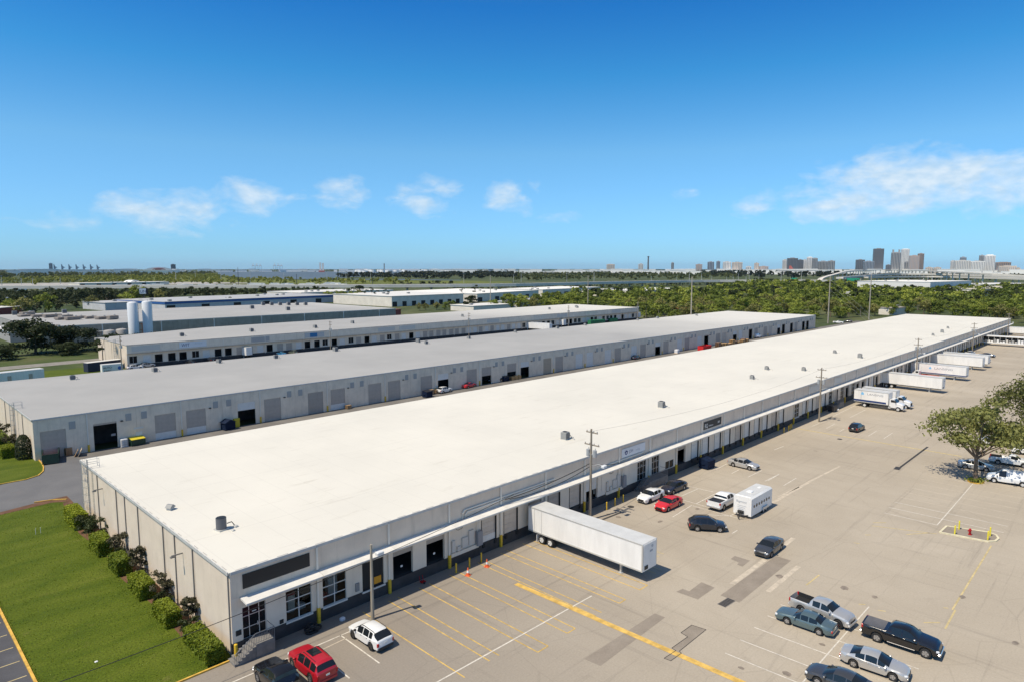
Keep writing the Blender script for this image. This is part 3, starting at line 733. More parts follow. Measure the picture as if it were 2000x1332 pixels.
for i in range(1, 6): s2.put('ep', 'conduit', lambda: MB().box(-0.1, -0.01, -0.05, 0.05, 0, TOP2 - 0.3), gutter_dark, (0, i * PE2, 0))
o = MB().box(0, 1.6, -0.03, -0.002, 0, 0.32).build('door_sign', frame_m, w2, (15.1, 0, 2.75))
MB().box(0, 1.1, -0.05, -0.002, 0, 2.1).build('side_door', door_mats[2], w2, (15.4, 0, 0.05))
MB().box(0, 0.7, -0.1, -0.002, 0, 0.4).build('mail_box', box_g, w2, (11.4, 0, 2.2))
# ---- the dock warehouse beyond, seen over the roof
X3, Y3, TOP3 = 64.6, 236.5, 7.6
N3, P3 = 38, 7.68; L3 = N3 * P3
w3 = thing('warehouse', 'long pale dock warehouse with open bays and a white company board on its front', 'warehouse', (X3, Y3, 0))
s3 = Shop(w3)
MB().prism([(-0.1, -0.1), (L3 + 0.1, -0.1), (L3 + 0.1, 55), (44, 48), (-0.1, 33)], TOP3 - 0.1, TOP3).build('roof', roof_cloud_shade, w3)
MB().box(0, L3, -0.16, -0.105, TOP3 - 0.24, TOP3 + 0.02).build('gutter', gutter_dark, w3)
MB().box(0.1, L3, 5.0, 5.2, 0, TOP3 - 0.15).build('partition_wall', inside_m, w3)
MB().prism([(0.0, 32.6), (44, 47.6), (L3, 54.6), (L3, 54.9), (44, 47.9), (0, 32.9)], 0, TOP3 - 0.11).build('back_wall', wall_grey2, w3)
MB().box(L3 - 0.3, L3, 0.3, 54, 0, TOP3 - 0.11).build('far_end_wall', wall_grey2, w3)
MB().box(0.3, L3, -0.03, 0.26, 0, FLOOR).build('plinth', plinth_m, w3)
plan3 = {0: ('W3', 'D2'), 1: ('O', 'O'), 2: ('O', 'W3'), 3: ('D2', 'O'), 4: ('O', 'D1'), 5: ('D1', 'D2')}
for k in range(N3):
    bx = k * P3
    pl = plan3.get(k) or tuple(rp.choice(['O', 'O', 'W3', 'D1', 'D2', 'D2'] if k < 15 or k > 22 else ['D1', 'D2', 'D1']) for _ in 'ab')
    s3.put('p', 'wall_panel', lambda: (lambda mb: (pierced(mb, P3, FLOOR, 4.9, 0, 0.25, [(0.6, 3.0, 1.25, 3.9), (4.7, 7.1, 1.25, 3.9)]), mb)[1])(MB()), wall_grey2, (bx, 0, 0))
    s3.put('f', 'fascia_panel', lambda: MB().box(0.02, P3 - 0.02, -0.2, 0.25, 4.92, TOP3 - 0.12), wall_grey2 , (bx, 0, 0))
    s3.put('c', 'canopy_panel', lambda: MB().box(0.01, P3 - 0.01, -1.1, -0.21, 4.75, 4.9), gutter_dark, (bx, 0, 0))
    if k % 2 == 0 and k: s3.put('ds', 'downspout', lambda: MB().box(-0.09, 0.09, -0.3, -0.21, 1.0, TOP3 - 0.25), spout_m, (bx, 0, 0))
    for s, a in zip(pl, (0.6, 4.7)):
        if s[0] == 'D': s3.put(('d', s), 'dock_door', lambda: dock_door(2.4, 2.65, 4), door_mats[int(s[1])], (bx + a, 0.1, 1.25))
        elif s == 'W3':
            s3.put('w', 'window_frame', lambda: MB().box(0, 0.08, 0.05, 0.1, 0, 2.65).box(1.16, 1.24, 0.05, 0.1, 0, 2.65).box(2.32, 2.4, 0.05, 0.1, 0, 2.65).box(0, 2.4, 0.11, 0.13, 0, 0.4), alu_m, (bx + a, 0, 1.25))
            s3.put('wp', 'pane', lambda: MB().box(0, 2.4, 0.14, 0.15, 0.4, 2.65), glass_m, (bx + a, 0, 1.25))
for i in range(4): s3.put('ew', 'end_wall_panel', lambda: MB().box(0, 0.25, 0.26 if i == 0 else 0.02, 8.1, 0, TOP3 - 0.12), wall_cream, (0, i * 8.15, 0))

# ------------------------------------------------------------------ vehicles
tyre_m = M('tyre_rubber', (0.018, 0.018, 0.019), 0.85)
rim_m = M('alloy_rim', (0.52, 0.52, 0.53), 0.3, metal=0.7)
rim_w = M('white_steel_rim', (0.74, 0.73, 0.70), 0.4)
rim_d = M('dark_rim', (0.07, 0.07, 0.075), 0.35, metal=0.5)
carglass = M('car_glass', (0.014, 0.017, 0.020), 0.05, spec=0.55)
lamp_red = M('tail_lamp_red', (0.42, 0.012, 0.015), 0.2)
lamp_clear = M('head_lamp_clear', (0.68, 0.70, 0.72), 0.12)
black_plastic = M('black_plastic', (0.02, 0.02, 0.021), 0.55)
chrome = M('chrome', (0.62, 0.62, 0.63), 0.18, metal=0.9)
plate_m = M('number_plate', (0.75, 0.74, 0.68), 0.5)
under_m = M('underbody', (0.012, 0.012, 0.012), 0.9)
def paint(name, col, rough=0.28, metal=0.0):
    return M('paint_' + name, col, rough, metal=metal, coat=0.6, var=0.03, scale=1.0)
def interp(x, tab):
    xs = [t[0] for t in tab]; ys = [t[1] for t in tab]
    return float(np.interp(x, xs, ys))
def wheel(parent, x, y, r, side, w=0.22, rim=None, dual=False):
    """tyre with a bevelled shoulder, its rim a dished disc with spokes; side=+1 outer face towards +Y"""
    n = 20; t = MB()
    prof = [(r * 0.62, -w/2), (r * 0.93, -w/2), (r, -w/2 + 0.04), (r, w/2 - 0.04), (r * 0.93, w/2), (r * 0.62, w/2)]
    vs = [(pr * math.cos(2*math.pi*i/n), py, pr * math.sin(2*math.pi*i/n)) for (pr, py) in prof for i in range(n)]
    fs = [(k*n + i, k*n + (i+1) % n, (k+1)*n + (i+1) % n, (k+1)*n + i) for k in range(len(prof)-1) for i in range(n)]
    t.add(vs, fs)
    wh_ = t.build('wheel', tyre_m, parent, (x, y, r), smooth=40)
    d = MB(); s = side
    d.cyl((0, -0.01 if s > 0 else -0.01, 0), r * 0.64, 0.02, 16, axis='y', m=1)
    for i in range(5):
        a = 2 * math.pi * i / 5
        ca, sa = math.cos(a), math.sin(a); p = 0.085 * r / 0.33
        q = [(-sa * p + ca * 0.03, sa * 0.03 + ca * p), (sa * p + ca * 0.03, sa * 0.03 - ca * p), (sa * p * .7 + ca * r * 0.6, sa * r * .6 - ca * p * .7), (-sa * p * .7 + ca * r * .6, sa * r * .6 + ca * p * .7)]
        yo = s * (w/2 - 0.03)
        d.add([(u, s * 0.03, v) for u, v in q] + [(u, yo, v) for u, v in q], [(0,1,2,3), (7,6,5,4), (0,4,5,1), (1,5,6,2), (2,6,7,3), (3,7,4,0)], 0)
    d.cyl((0, min(0, s * (w/2 - 0.02)), 0), r * 0.17, abs(w/2 - 0.02), 10, axis='y')
    nn = 16; vs = []
    for rr in (r * 0.66, r * 0.57): vs += [(rr * math.cos(2*math.pi*i/nn), s * (w/2 - 0.015), rr * math.sin(2*math.pi*i/nn)) for i in range(nn)]
    d.add(vs, [(i, (i+1) % nn, nn + (i+1) % nn, nn + i) for i in range(nn)], 0)
    d.build('rim', [rim or rim_m, black_plastic], wh_)
    return wh_

CARS = {
 # L, half width, wheel base, front axle x, wheel r, top line, belt line, glass spans
 'sedan': dict(L=4.9, W=0.92, WB=2.8, FA=1.42, r=0.335, g=0.24,
    top=[(-2.45, 0.86), (-2.38, 1.02), (-1.75, 1.09), (-1.70, 1.10), (-0.95, 1.40), (-0.35, 1.465), (0.10, 1.45), (0.35, 1.40), (1.12, 1.03), (1.25, 1.00), (2.0, 0.90), (2.32, 0.78), (2.45, 0.62)],
    belt=[(-2.45, 0.80), (-1.8, 0.97), (-0.5, 0.93), (0.9, 0.88), (1.3, 0.86), (2.0, 0.80), (2.45, 0.58)],
    wid=[(-2.45, 0.66), (-2.36, 0.80), (-2.0, 0.89), (-1.0, 0.92), (1.2, 0.92), (2.0, 0.87), (2.3, 0.76), (2.45, 0.60)],
    ws=(0.35, 1.12), rw=(-1.70, -0.95), side=[(-1.28, -0.62), (-0.55, 0.28), (0.33, 0.85)], low=0.20),
 'oldsedan': dict(L=5.0, W=0.91, WB=2.75, FA=1.36, r=0.325, g=0.24,
    top=[(-2.50, 0.80), (-2.44, 0.98), (-1.55, 1.03), (-1.50, 1.04), (-1.02, 1.34), (-0.5, 1.40), (0.05, 1.385), (0.25, 1.35), (0.90, 0.99), (1.05, 0.97), (2.2, 0.84), (2.42, 0.76), (2.50, 0.60)],
    belt=[(-2.50, 0.74), (-1.6, 0.92), (0.9, 0.88), (1.3, 0.85), (2.2, 0.76), (2.5, 0.56)],
    wid=[(-2.5, 0.72), (-2.4, 0.82), (-2.0, 0.88), (-1.0, 0.91), (1.2, 0.91), (2.0, 0.88), (2.38, 0.80), (2.5, 0.68)],
    ws=(0.25, 0.90), rw=(-1.50, -1.02), side=[(-1.20, -0.50), (-0.43, 0.20), (0.25, 0.62)], low=0.20),
 'suv': dict(L=4.55, W=0.91, WB=2.68, FA=1.38, r=0.35, g=0.28,
    top=[(-2.27, 0.95), (-2.22, 1.08), (-2.14, 1.14), (-1.55, 1.53), (-1.30, 1.60), (-0.6, 1.64), (0.1, 1.62), (0.35, 1.56), (1.10, 1.12), (1.25, 1.08), (1.95, 0.97), (2.18, 0.84), (2.27, 0.68)],
    belt=[(-2.27, 0.90), (-2.1, 1.08), (-0.5, 1.03), (0.9, 0.96), (1.3, 0.93), (1.9, 0.86), (2.27, 0.62)],
    wid=[(-2.27, 0.74), (-2.2, 0.82), (-1.8, 0.89), (-1.0, 0.91), (1.2, 0.91), (1.8, 0.87), (2.12, 0.76), (2.27, 0.62)],
    ws=(0.35, 1.10), rw=(-2.14, -1.55), side=[(-1.42, -1.00), (-0.92, -0.16), (-0.09, 0.68)], low=0.27),
 'bigsuv': dict(L=4.95, W=0.98, WB=2.85, FA=1.45, r=0.38, g=0.30,
    top=[(-2.47, 1.00), (-2.42, 1.14), (-2.36, 1.22), (-2.10, 1.62), (-1.85, 1.73), (-0.6, 1.78), (0.1, 1.76), (0.35, 1.69), (1.05, 1.22), (1.2, 1.18), (2.1, 1.08), (2.38, 0.94), (2.47, 0.76)],
    belt=[(-2.47, 0.96), (-2.3, 1.14), (-0.5, 1.10), (0.9, 1.05), (1.3, 1.02), (2.1, 0.96), (2.47, 0.70)],
    wid=[(-2.47, 0.80), (-2.4, 0.88), (-1.9, 0.96), (-1.0, 0.98), (1.2, 0.98), (1.9, 0.95), (2.32, 0.84), (2.47, 0.70)],
    ws=(0.35, 1.05), rw=(-2.36, -2.10), side=[(-2.05, -1.35), (-1.22, -0.40), (-0.32, 0.55)], low=0.28),
 'pickup': dict(L=5.85, W=1.00, WB=3.62, FA=1.93, r=0.41, g=0.32, bed=(-2.86, -0.98), bedz=0.86,
    top=[(-2.92, 1.30), (-0.96, 1.30), (-0.92, 1.36), (-0.84, 1.62), (-0.60, 1.80), (0.2, 1.84), (0.55, 1.80), (0.75, 1.74), (1.35, 1.33), (1.45, 1.30), (2.5, 1.18), (2.8, 1.04), (2.92, 0.80)],
    belt=[(-2.92, 1.28), (-0.9, 1.27), (1.3, 1.20), (1.6, 1.14), (2.5, 1.04), (2.92, 0.74)],
    wid=[(-2.92, 0.96), (-2.8, 0.99), (2.0, 1.00), (2.6, 0.96), (2.82, 0.89), (2.92, 0.80)],
    ws=(0.75, 1.35), rw=(-0.92, -0.84), side=[(-0.60, 0.12), (0.22, 1.02)], low=0.36),
 'regpickup': dict(L=5.6, W=1.00, WB=3.42, FA=1.80, r=0.39, g=0.30, bed=(-2.74, -0.38), bedz=0.84,
    top=[(-2.80, 1.24), (-0.36, 1.24), (-0.32, 1.30), (-0.25, 1.58), (-0.05, 1.74), (0.4, 1.77), (0.75, 1.70), (1.32, 1.28), (1.42, 1.25), (2.4, 1.12), (2.68, 0.98), (2.80, 0.76)],
    belt=[(-2.80, 1.22), (-0.3, 1.21), (1.3, 1.14), (1.6, 1.10), (2.4, 1.0), (2.8, 0.70)],
    wid=[(-2.80, 0.96), (-2.7, 0.99), (1.9, 1.00), (2.5, 0.96), (2.7, 0.89), (2.80, 0.80)],
    ws=(0.75, 1.32), rw=(-0.32, -0.25), side=[(0.05, 0.98)], low=0.34),
 'van': dict(L=5.7, W=1.0, WB=3.44, FA=1.86, r=0.37, g=0.28,
    top=[(-2.85, 1.55), (-2.80, 1.95), (-2.6, 2.06), (0.5, 2.08), (0.95, 2.02), (1.72, 1.34), (1.85, 1.28), (2.55, 1.10), (2.76, 0.96), (2.85, 0.72)],
    belt=[(-2.85, 1.10), (0.5, 1.10), (1.6, 1.08), (2.5, 0.96), (2.85, 0.66)],
    wid=[(-2.85, 0.95), (-2.75, 0.99), (1.2, 1.00), (2.3, 0.96), (2.7, 0.86), (2.85, 0.72)],
    ws=(0.95, 1.72), rw=(-2.85, -2.80), side=[(0.42, 1.30)], low=0.30),
}
def car(name, kind, mat, loc, head, label, group=None, rim=None, cat='car', roofless=False, bed_cover=None, trim=None, sunroof=False, cut=None):
    c = CARS[kind]
    root = thing(name, label, cat, (loc[0], loc[1], 0.0), R_(head), group)
    L, W, r = c['L'], c['W'], c['r']
    ax = (c['FA'], c['FA'] - c['WB'])
    R = r * 1.16
    xs = {round(p[0], 3) for k in ('top', 'belt', 'wid') for p in c[k]}
    for a in ax:
        for i in range(-5, 6): xs.add(round(a + R * math.sin(i * math.pi / 10), 3))
    for (a, b) in c['side']: xs |= {round(a, 3), round(b, 3)}
    xs = sorted(x for x in xs if -L/2 - .05 <= x <= L/2 + .05)
    keep = [xs[0]]
    for x in xs[1:]:
        if x - keep[-1] > 0.012: keep.append(x)
    xs = keep
    rings = []
    for x in xs:
        zt = interp(x, c['top']); zb = min(interp(x, c['belt']), zt - 0.02); w = interp(x, c['wid'])
        lo = c['low'] + (0.10 if abs(x) > L/2 - 0.12 else 0.0)
        for a in ax:
            if abs(x - a) < R - 1e-4: lo = max(lo, math.sqrt(max(0, R*R - (x-a)**2)) + r * 0.98)
            elif abs(x - a) < R + 1e-3: lo = max(lo, r * 0.98)
        lo = min(lo, zb - 0.06)
        hh = zt - zb; t = min(1, max(0, (hh - 0.10) / 0.30)); t = t * t * (3 - 2 * t)
        bed = c.get('bed') and c['bed'][0] <= x <= c['bed'][1]
        p6 = (w - 0.10 * (1 - t) - t * (0.07 + 0.34 * (hh - 0.08)), zt - 0.03 - 0.05 * t)
        p7 = (max(0.1, p6[0] - 0.05 - 0.12 * (1 - t) - 0.08 * t), zt - 0.012)
        p8 = (0.0, zt + 0.012)
        if bed:
            ins = 0.0 if bed_cover else 1.0
            p6 = (w - 0.10, zb + 0.015); bz = c['bedz'] if not bed_cover else zb + 0.0
            p7 = (w - 0.12, bz); p8 = (0, bz)
        zmid = lo + (zb - lo) * 0.55
        half = [(0.0, lo), (w * 0.90, lo), (w * 0.985, min(lo + 0.07, zb - 0.03)), (w, zmid), (w * 0.995, zb - 0.05 * min(1, (zb - lo) / 0.2)), (w - 0.045, zb), p6, p7, p8]
        rings.append((x, half, bed))
    nh = 9; full = 2 * nh - 2
    V = []
    for x, h, b in rings:
        V += [(x, y, z) for y, z in h] + [(x, -y, z) for y, z in reversed(h[1:-1])]
    body = MB(); ws = MB(); rw = MB(); sides = [MB() for _ in range(2 * len(c['side']))]
    groups = {}
    for i in range(len(rings) - 1):
        xm = (rings[i][0] + rings[i+1][0]) / 2
        for j in range(full):
            jj = j if j < nh - 1 else full - 1 - j                # strip index from the bottom up
            q = (i*full + j, i*full + (j+1) % full, (i+1)*full + (j+1) % full, (i+1)*full + j)
            key = 'body'
            if c['ws'][0] < xm < c['ws'][1] and jj in (6, 7): key = 'windshield'
            elif c['rw'][0] < xm < c['rw'][1] and jj in (6, 7) and kind != 'van': key = 'rear_window'
            elif jj == 5 and not rings[i][2]:
                for n, (a, b) in enumerate(c['side']):
                    if a - 1e-3 < xm < b + 1e-3: key = 'side_window%d%d' % (n, j < nh - 1)
            if jj == 0: key = 'under'
            if rings[i][2] and rings[i+1][2] and jj in (6, 7): key = 'bed'
            groups.setdefault(key, []).append(q)
    groups['body'].append(tuple(range(full))); groups['body'].append(tuple(range(len(V)-1, len(V)-full-1, -1)))
    def emit(key, nm, mm, sm=38):
        used = sorted({i for f in groups[key] for i in f}); ix = {u: k for k, u in enumerate(used)}
        mb = MB().add([V[u] for u in used], [tuple(ix[i] for i in f) for f in groups[key]])
        return mb.build(nm, mm, root, smooth=sm)
    emit('body', 'body', mat); emit('under', 'underbody', under_m)
    for k in sorted(groups):
        if k in ('windshield', 'rear_window'): emit(k, k, carglass)
        elif k.startswith('side_window'): emit(k, 'side_window', carglass)
        elif k == 'bed': emit(k, 'bed_cover' if bed_cover else 'cargo_bed', bed_cover or black_plastic)
    for a in ax:
        for s in (1, -1): wheel(root, a, s * (W - 0.115), r, s, 0.23, rim)
    zf = interp(L/2 - 0.1, c['belt']); wf = interp(L/2 - 0.12, c['wid']); wr_ = interp(-L/2 + 0.06, c['wid']); zr = interp(-L/2 + .03, c['belt'])
    for s in (1, -1):
        hx = L/2 - 0.16
        MB().bev(-0.16, 0.09, -0.16, 0.16, -0.07, 0.07, 0.04).build('headlight', lamp_clear, root, (hx, s * (wf - 0.12), zf + 0.02)).rotation_euler = (0, 0, -s * 0.5)
        MB().bev(-0.05, 0.10, -0.10, 0.10, -0.22 if kind in ('pickup', 'regpickup', 'van', 'suv', 'bigsuv') else -0.1, 0.08, 0.03).build('tail_light', lamp_red, root, (-L/2 + 0.05, s * (wr_ - 0.06), zr - 0.08))
        mx = c['ws'][1] - 0.22
        MB().bev(-0.08, 0.08, -0.11, 0.11, -0.07, 0.08, 0.03).build('mirror', trim or mat, root, (mx, s * (W + 0.06), interp(mx, c['belt']) + 0.08))
    gr = 0.62 * wf
    MB().bev(-0.03, 0.05, -gr, gr, -0.12, 0.12, 0.02).build('grille', black_plastic, root, (L/2 - 0.045, 0, zf - 0.10))
    if kind in ('pickup', 'regpickup'):
        MB().bev(-0.1, 0.1, -W + 0.08, W - 0.08, -0.11, 0.08, 0.04).build('bumper', chrome if trim is None else trim, root, (L/2 - 0.02, 0, 0.58))
        MB().bev(-0.12, 0.06, -W + 0.08, W - 0.08, -0.1, 0.08, 0.04).build('bumper', chrome if trim is None else trim, root, (-L/2 - 0.02, 0, 0.58))
        for s in (1, -1): MB().bev(-1.0, 1.1, -0.05, 0.05, 0, 0.07, 0.02).build('side_step', rim_d if kind == 'pickup' else black_plastic, root, (0.1, s * (W - 0.02), 0.36))
    else:
        MB().bev(-0.04, 0.06, -wf + 0.05, wf - 0.05, -0.08, 0.08, 0.03).build('bumper', black_plastic if kind in ('suv', 'van') else mat, root, (L/2 - 0.06, 0, 0.40))
        MB().bev(-0.07, 0.04, -wr_ + 0.04, wr_ - 0.04, -0.1, 0.1, 0.03).build('bumper', black_plastic if kind in ('suv', 'van') else mat, root, (-L/2 + 0.02, 0, 0.42))
    MB().box(-0.02, 0.0, -0.16, 0.16, -0.07, 0.07).build('number_plate', plate_m, root, (-L/2 - 0.012 - (0.06 if 'pickup' in kind else 0), 0, 0.80 if 'pickup' not in kind else 0.72))
    if kind in ('suv', 'bigsuv'):
        for s in (1, -1): MB().tube([(-1.7, s * 0.60, interp(-1.7, c['top']) + 0.02), (-1.4, s * 0.62, interp(-1.4, c['top']) + 0.05), (0.0, s * 0.62, interp(0, c['top']) + 0.05), (0.25, s * 0.6, interp(.25, c['top']) + 0.0)], 0.025).build('roof_rail', black_plastic, root)
    if sunroof: MB().bev(-0.95, 0.1, -0.42, 0.42, 0, 0.02, 0.01).build('sunroof', carglass, root, (0.0, 0, interp(-0.4, c['top']) + 0.008))
    for (a, b) in c['side']:                                              # door handles
        for s in (1, -1): MB().box(a + 0.06, a + 0.22, -0.012, 0.012, -0.015, 0.015).build('door_handle', trim or mat, root, (0.0, s * (W + 0.004), interp(a, c['belt']) - 0.13))
    return root

P_white = paint('white', (0.76, 0.76, 0.75)); P_silver = paint('silver', (0.53, 0.52, 0.50), 0.3, 0.45); P_black = paint('black', (0.010, 0.010, 0.012), 0.16)
P_red = paint('red', (0.42, 0.012, 0.022)); P_brightred = paint('bright_red', (0.60, 0.025, 0.03)); P_teal = paint('teal_grey', (0.12, 0.175, 0.19), 0.3, 0.4)
P_dgrey = paint('dark_grey', (0.075, 0.078, 0.085), 0.25, 0.4); P_navy = paint('navy', (0.018, 0.02, 0.035), 0.2); P_charcoal = paint('charcoal', (0.03, 0.033, 0.042), 0.22, 0.3)
P_beige_silver = paint('warm_silver', (0.48, 0.47, 0.45), 0.3, 0.35)

car('sedan', 'sedan', P_silver, (56.3, 14.25), -85, 'silver sedan with black windows parked alone beside the painted stall line below the black pickup')
car('pickup_truck', 'pickup', P_black, (61.7, 13.7), -87, 'black crew-cab pickup with a grey folding bed cover and chrome bumper', cat='pickup', bed_cover=M('tonneau_grey', (0.10, 0.10, 0.11), 0.8, var=0.1, scale=2))
car('pickup_truck', 'pickup', P_silver, (61.6, 20.2), -94, 'silver crew-cab pickup with an open black bed next to the teal sedan', cat='pickup', rim=rim_d, trim=P_silver).scale = (0.93, 0.93, 0.98)
car('sedan', 'oldsedan', P_teal, (59.05, 20.7), 92, 'old teal-grey sedan parked against the silver pickup', rim=rim_m)
car('sedan', 'sedan', P_dgrey, (51.81, 15.38), 92, 'dark grey sedan cut off by the bottom edge of the picture')
car('crossover', 'suv', P_white, (30.25, 46.75), 91, 'white crossover parked at the foot of the short wooden light pole', rim=rim_d, trim=black_plastic)
car('suv', 'bigsuv', P_red, (24.55, 46.45), 90, 'dark red suv with a black sunroof beside the black pickup', sunroof=True)
car('pickup_truck', 'pickup', P_black, (21.75, 46.1), 90, 'black pickup with a silver ladder lying in its open bed', cat='pickup')
t = thing('ladder', 'silver aluminium ladder lying in the bed of the black pickup', 'ladder', (21.75, 44.0, 0.90), R_(86))
for s in (-0.22, 0.22): MB().box(-0.85, 0.85, s - 0.04, s + 0.04, 0, 0.09).build('rail', chrome, t)
for i in range(6): MB().box(-0.04, 0.04, -0.18, 0.18, 0.02, 0.07).build('rung', chrome, t, (-0.7 + i * 0.28, 0, 0))
car('suv', 'suv', P_charcoal, (73.37, 37.98), -54, 'dark blue-grey suv crossing the lot between the long trailer and the enclosed trailer')
car('sedan', 'sedan', P_dgrey, (72.4, 29.8), 181, 'dark sedan driving towards the long dark asphalt patch')
car('sedan', 'sedan', P_white, (77.7, 48.9), 180, 'white sedan parked nose out beside the bright red sedan', rim=rim_d)
car('sedan', 'sedan', P_brightred, (76.7, 45.45), 180, 'bright red sedan beside the white one')
car('sedan', 'sedan', P_navy, (83.2, 48.5), 178, 'black sedan parked behind the white sedan by the steps')
car('sedan', 'sedan', P_beige_silver, (101.2, 46.4), -92, 'silver sedan standing alone near the navy dumpster')
car('pickup_truck', 'pickup', P_white, (82.6, 40.5), 0, 'white pickup with a dark bed cover half hidden behind the enclosed trailer', cat='pickup', bed_cover=black_plastic)
car('hatchback', 'suv', P_black, (140.6, 41.4), -2, 'small black hatchback seen from behind, alone in the middle of the lot')
car('sedan', 'sedan', P_beige_silver, (126.6, 19.3), -84, 'silver-beige sedan half hidden under the broad tree')
car('pickup_truck', 'regpickup', P_white, (133.2, 15.7), -84, 'white regular-cab pickup standing behind the cargo van', cat='pickup')
car('van', 'van', P_white, (121.3, 14.2), 96, 'plain white cargo van parked at the right of the tree trunk', cat='van', rim=rim_w, trim=black_plastic)
vn = car('van', 'van', P_white, (143.0, 14.0), 97, 'white van with a grey speckled wrap on its side behind the white pickup', cat='van')
MB().box(-2.6, 0.35, -0.004, 0.0, 0.55, 1.85).build('wrap', M('speckled_wrap', (0.25, 0.33, 0.32), 0.4, var=0.0, col2=(0.82, 0.84, 0.84), scale=5, detail=6), vn, (0, 1.012, 0))
# cars glimpsed in the alleys and in front of the far dock warehouse
car('sports_car', 'sedan', P_brightred, (119.10, 132.85), 10, 'low red sports car in the alley by the grey wall')
car('suv', 'suv', P_white, (109.57, 131.82), 8, 'white suv in the alley next to a pile of cardboard')
car('sedan', 'sedan', P_black, (130.50, 134.18), 160, 'black sedan at a half-open roller door in the alley')
car('sedan', 'sedan', P_navy, (198.78, 132.50), 10, 'dark car seen over the roof edge in the alley')
car('van', 'van', P_white, (299.42, 133.08), 0, 'white van at the far end of the alley', cat='van')
for i, (px, lab) in enumerate([((65.94, 233.56), 'white suv by the corner of the far dock warehouse'), ((70.18, 235.60), 'grey car beside the white suv at the far dock warehouse')]):
    car('car', 'suv', P_white if i == 0 else P_silver, px, 3, lab)
for i, (px, m, lab) in enumerate([((82.69, 232.89), P_black, 'black car in front of the company board'), ((90.02, 234.30), P_charcoal, 'dark car between two open bays of the far dock warehouse'), ((114.96, 232.32), paint('blue', (0.04, 0.22, 0.42)), 'bright blue car behind the grey roof'), ((119.47, 231.96), paint('olive', (0.12, 0.14, 0.10)), 'olive car next to the bright blue one'), ((144.61, 244.30), P_black, 'black car below the row of windows'), ((153.98, 245.54), P_silver, 'silver car in front of the far docks'), ((159.55, 245.47), P_navy, 'navy car in front of the far docks'), ((164.65, 246.04), P_black, 'black suv at the end of the car row by the far docks')]):
    car('car', ('sedan', 'suv')[i % 2], m, px, 90, lab)
car('pickup_truck', 'regpickup', P_white, (411.66, 134.57), -80, 'white pickup parked among the trees behind the long warehouse', cat='pickup')
car('suv', 'suv', P_black, (423.62, 133.01), 100, 'black suv parked among the trees behind the long warehouse')
car('sedan', 'sedan', P_black, (293.23, 43.86), -95, 'black sedan in the open lot beyond the far white trailers')
car('sedan', 'sedan', P_white, (295.58, 49.75), 160, 'white car beside the utility pole beyond the far trailers')
car('pickup_truck', 'regpickup', P_black, (276.91, 43.21), -88, 'dark flatbed pickup half hidden by the far white trailers', cat='pickup')
for i, (px, m, h, lab) in enumerate([((146.26, 20.31), P_white, 97, 'white pickup under the crown of the broad tree'), ((152.58, 16.96), P_red, 97, 'red car at the right of the tree crown')]):
    car('car', 'bigsuv', m, px, h, lab)

# ---- semi-trailers and box trucks
trl_white = M('trailer_white', (0.80, 0.785, 0.755), 0.45, var=0.07, scale=0.9, streak=(1, 1, 0.25))
trl_roof = M('trailer_roof', (0.55, 0.55, 0.535), 0.5, var=0.08, scale=0.8)
trl_rail = M('trailer_rail', (0.60, 0.60, 0.58), 0.35, metal=0.4)
steel = M('dark_steel', (0.045, 0.045, 0.048), 0.6, var=0.2, scale=3)
sign_blue = M('sign_blue', (0.05, 0.15, 0.42), 0.5); sky_blue = M('logo_light_blue', (0.22, 0.52, 0.80), 0.5); ink_grey = M('ink_grey', (0.32, 0.33, 0.36), 0.6); navy_band = M('navy_band', (0.02, 0.045, 0.16), 0.4)
def box_body(root, x0, x1, w, z0, z1, side_seams=(0.06, 0.13)):
    MB().box(x0, x1, -w, w, z0, z1 - 0.03).build('cargo_box', trl_white, root)
    MB().box(x0 + 0.02, x1 - 0.02, -w + 0.02, w - 0.02, z1 - 0.029, z1).build('roof', trl_roof, root)
    for s in (1, -1):
        MB().box(x0, x1, min(s*w, s*(w+0.02)), max(s*w, s*(w+0.02)), z1 - 0.14, z1 - 0.02).build('top_rail', trl_rail, root)
        MB().box(x0, x1, min(s*w, s*(w+0.025)), max(s*w, s*(w+0.025)), z0, z0 + 0.16).build('bottom_rail', trl_rail, root)
        for f in side_seams:
            xx = x0 + (x1 - x0) * f; MB().box(xx, xx + 0.05, min(s*w, s*(w+0.012)), max(s*w, s*(w+0.012)), z0 + 0.17, z1 - 0.15).build('seam', trl_rail, root)
        MB().box(x1 - 0.14, x1 + 0.012, min(s*(w - .1), s*(w+0.015)), max(s*(w-.1), s*(w+0.015)), z0 + 0.17, z1 - 0.15).build('corner_post', trl_rail, root)
def lettered_side(root, x, w, z, s, txt='LANSING', size=0.62):
    """company name and its small house emblem on a lorry side; s=-1 right side, +1 left side"""
    y = s * (w + 0.016)
    rot = (R_(90), 0, 0) if s < 0 else (R_(90), 0, R_(180))
    lettering(txt, size, ink_grey, root, (x, y, z), rot, sx=1.35)
    e = MB()
    e.add([(0,0,0),(0.62,0,0),(0.62,0,0.34),(0.31,0,0.72),(0,0,0.34)], [(0,1,2,3,4)])
    e.build('emblem', sky_blue, root, (x - 1.3 if s < 0 else x + 1.3, y, z - 0.05)).rotation_euler = (0, 0, 0 if s < 0 else R_(180))
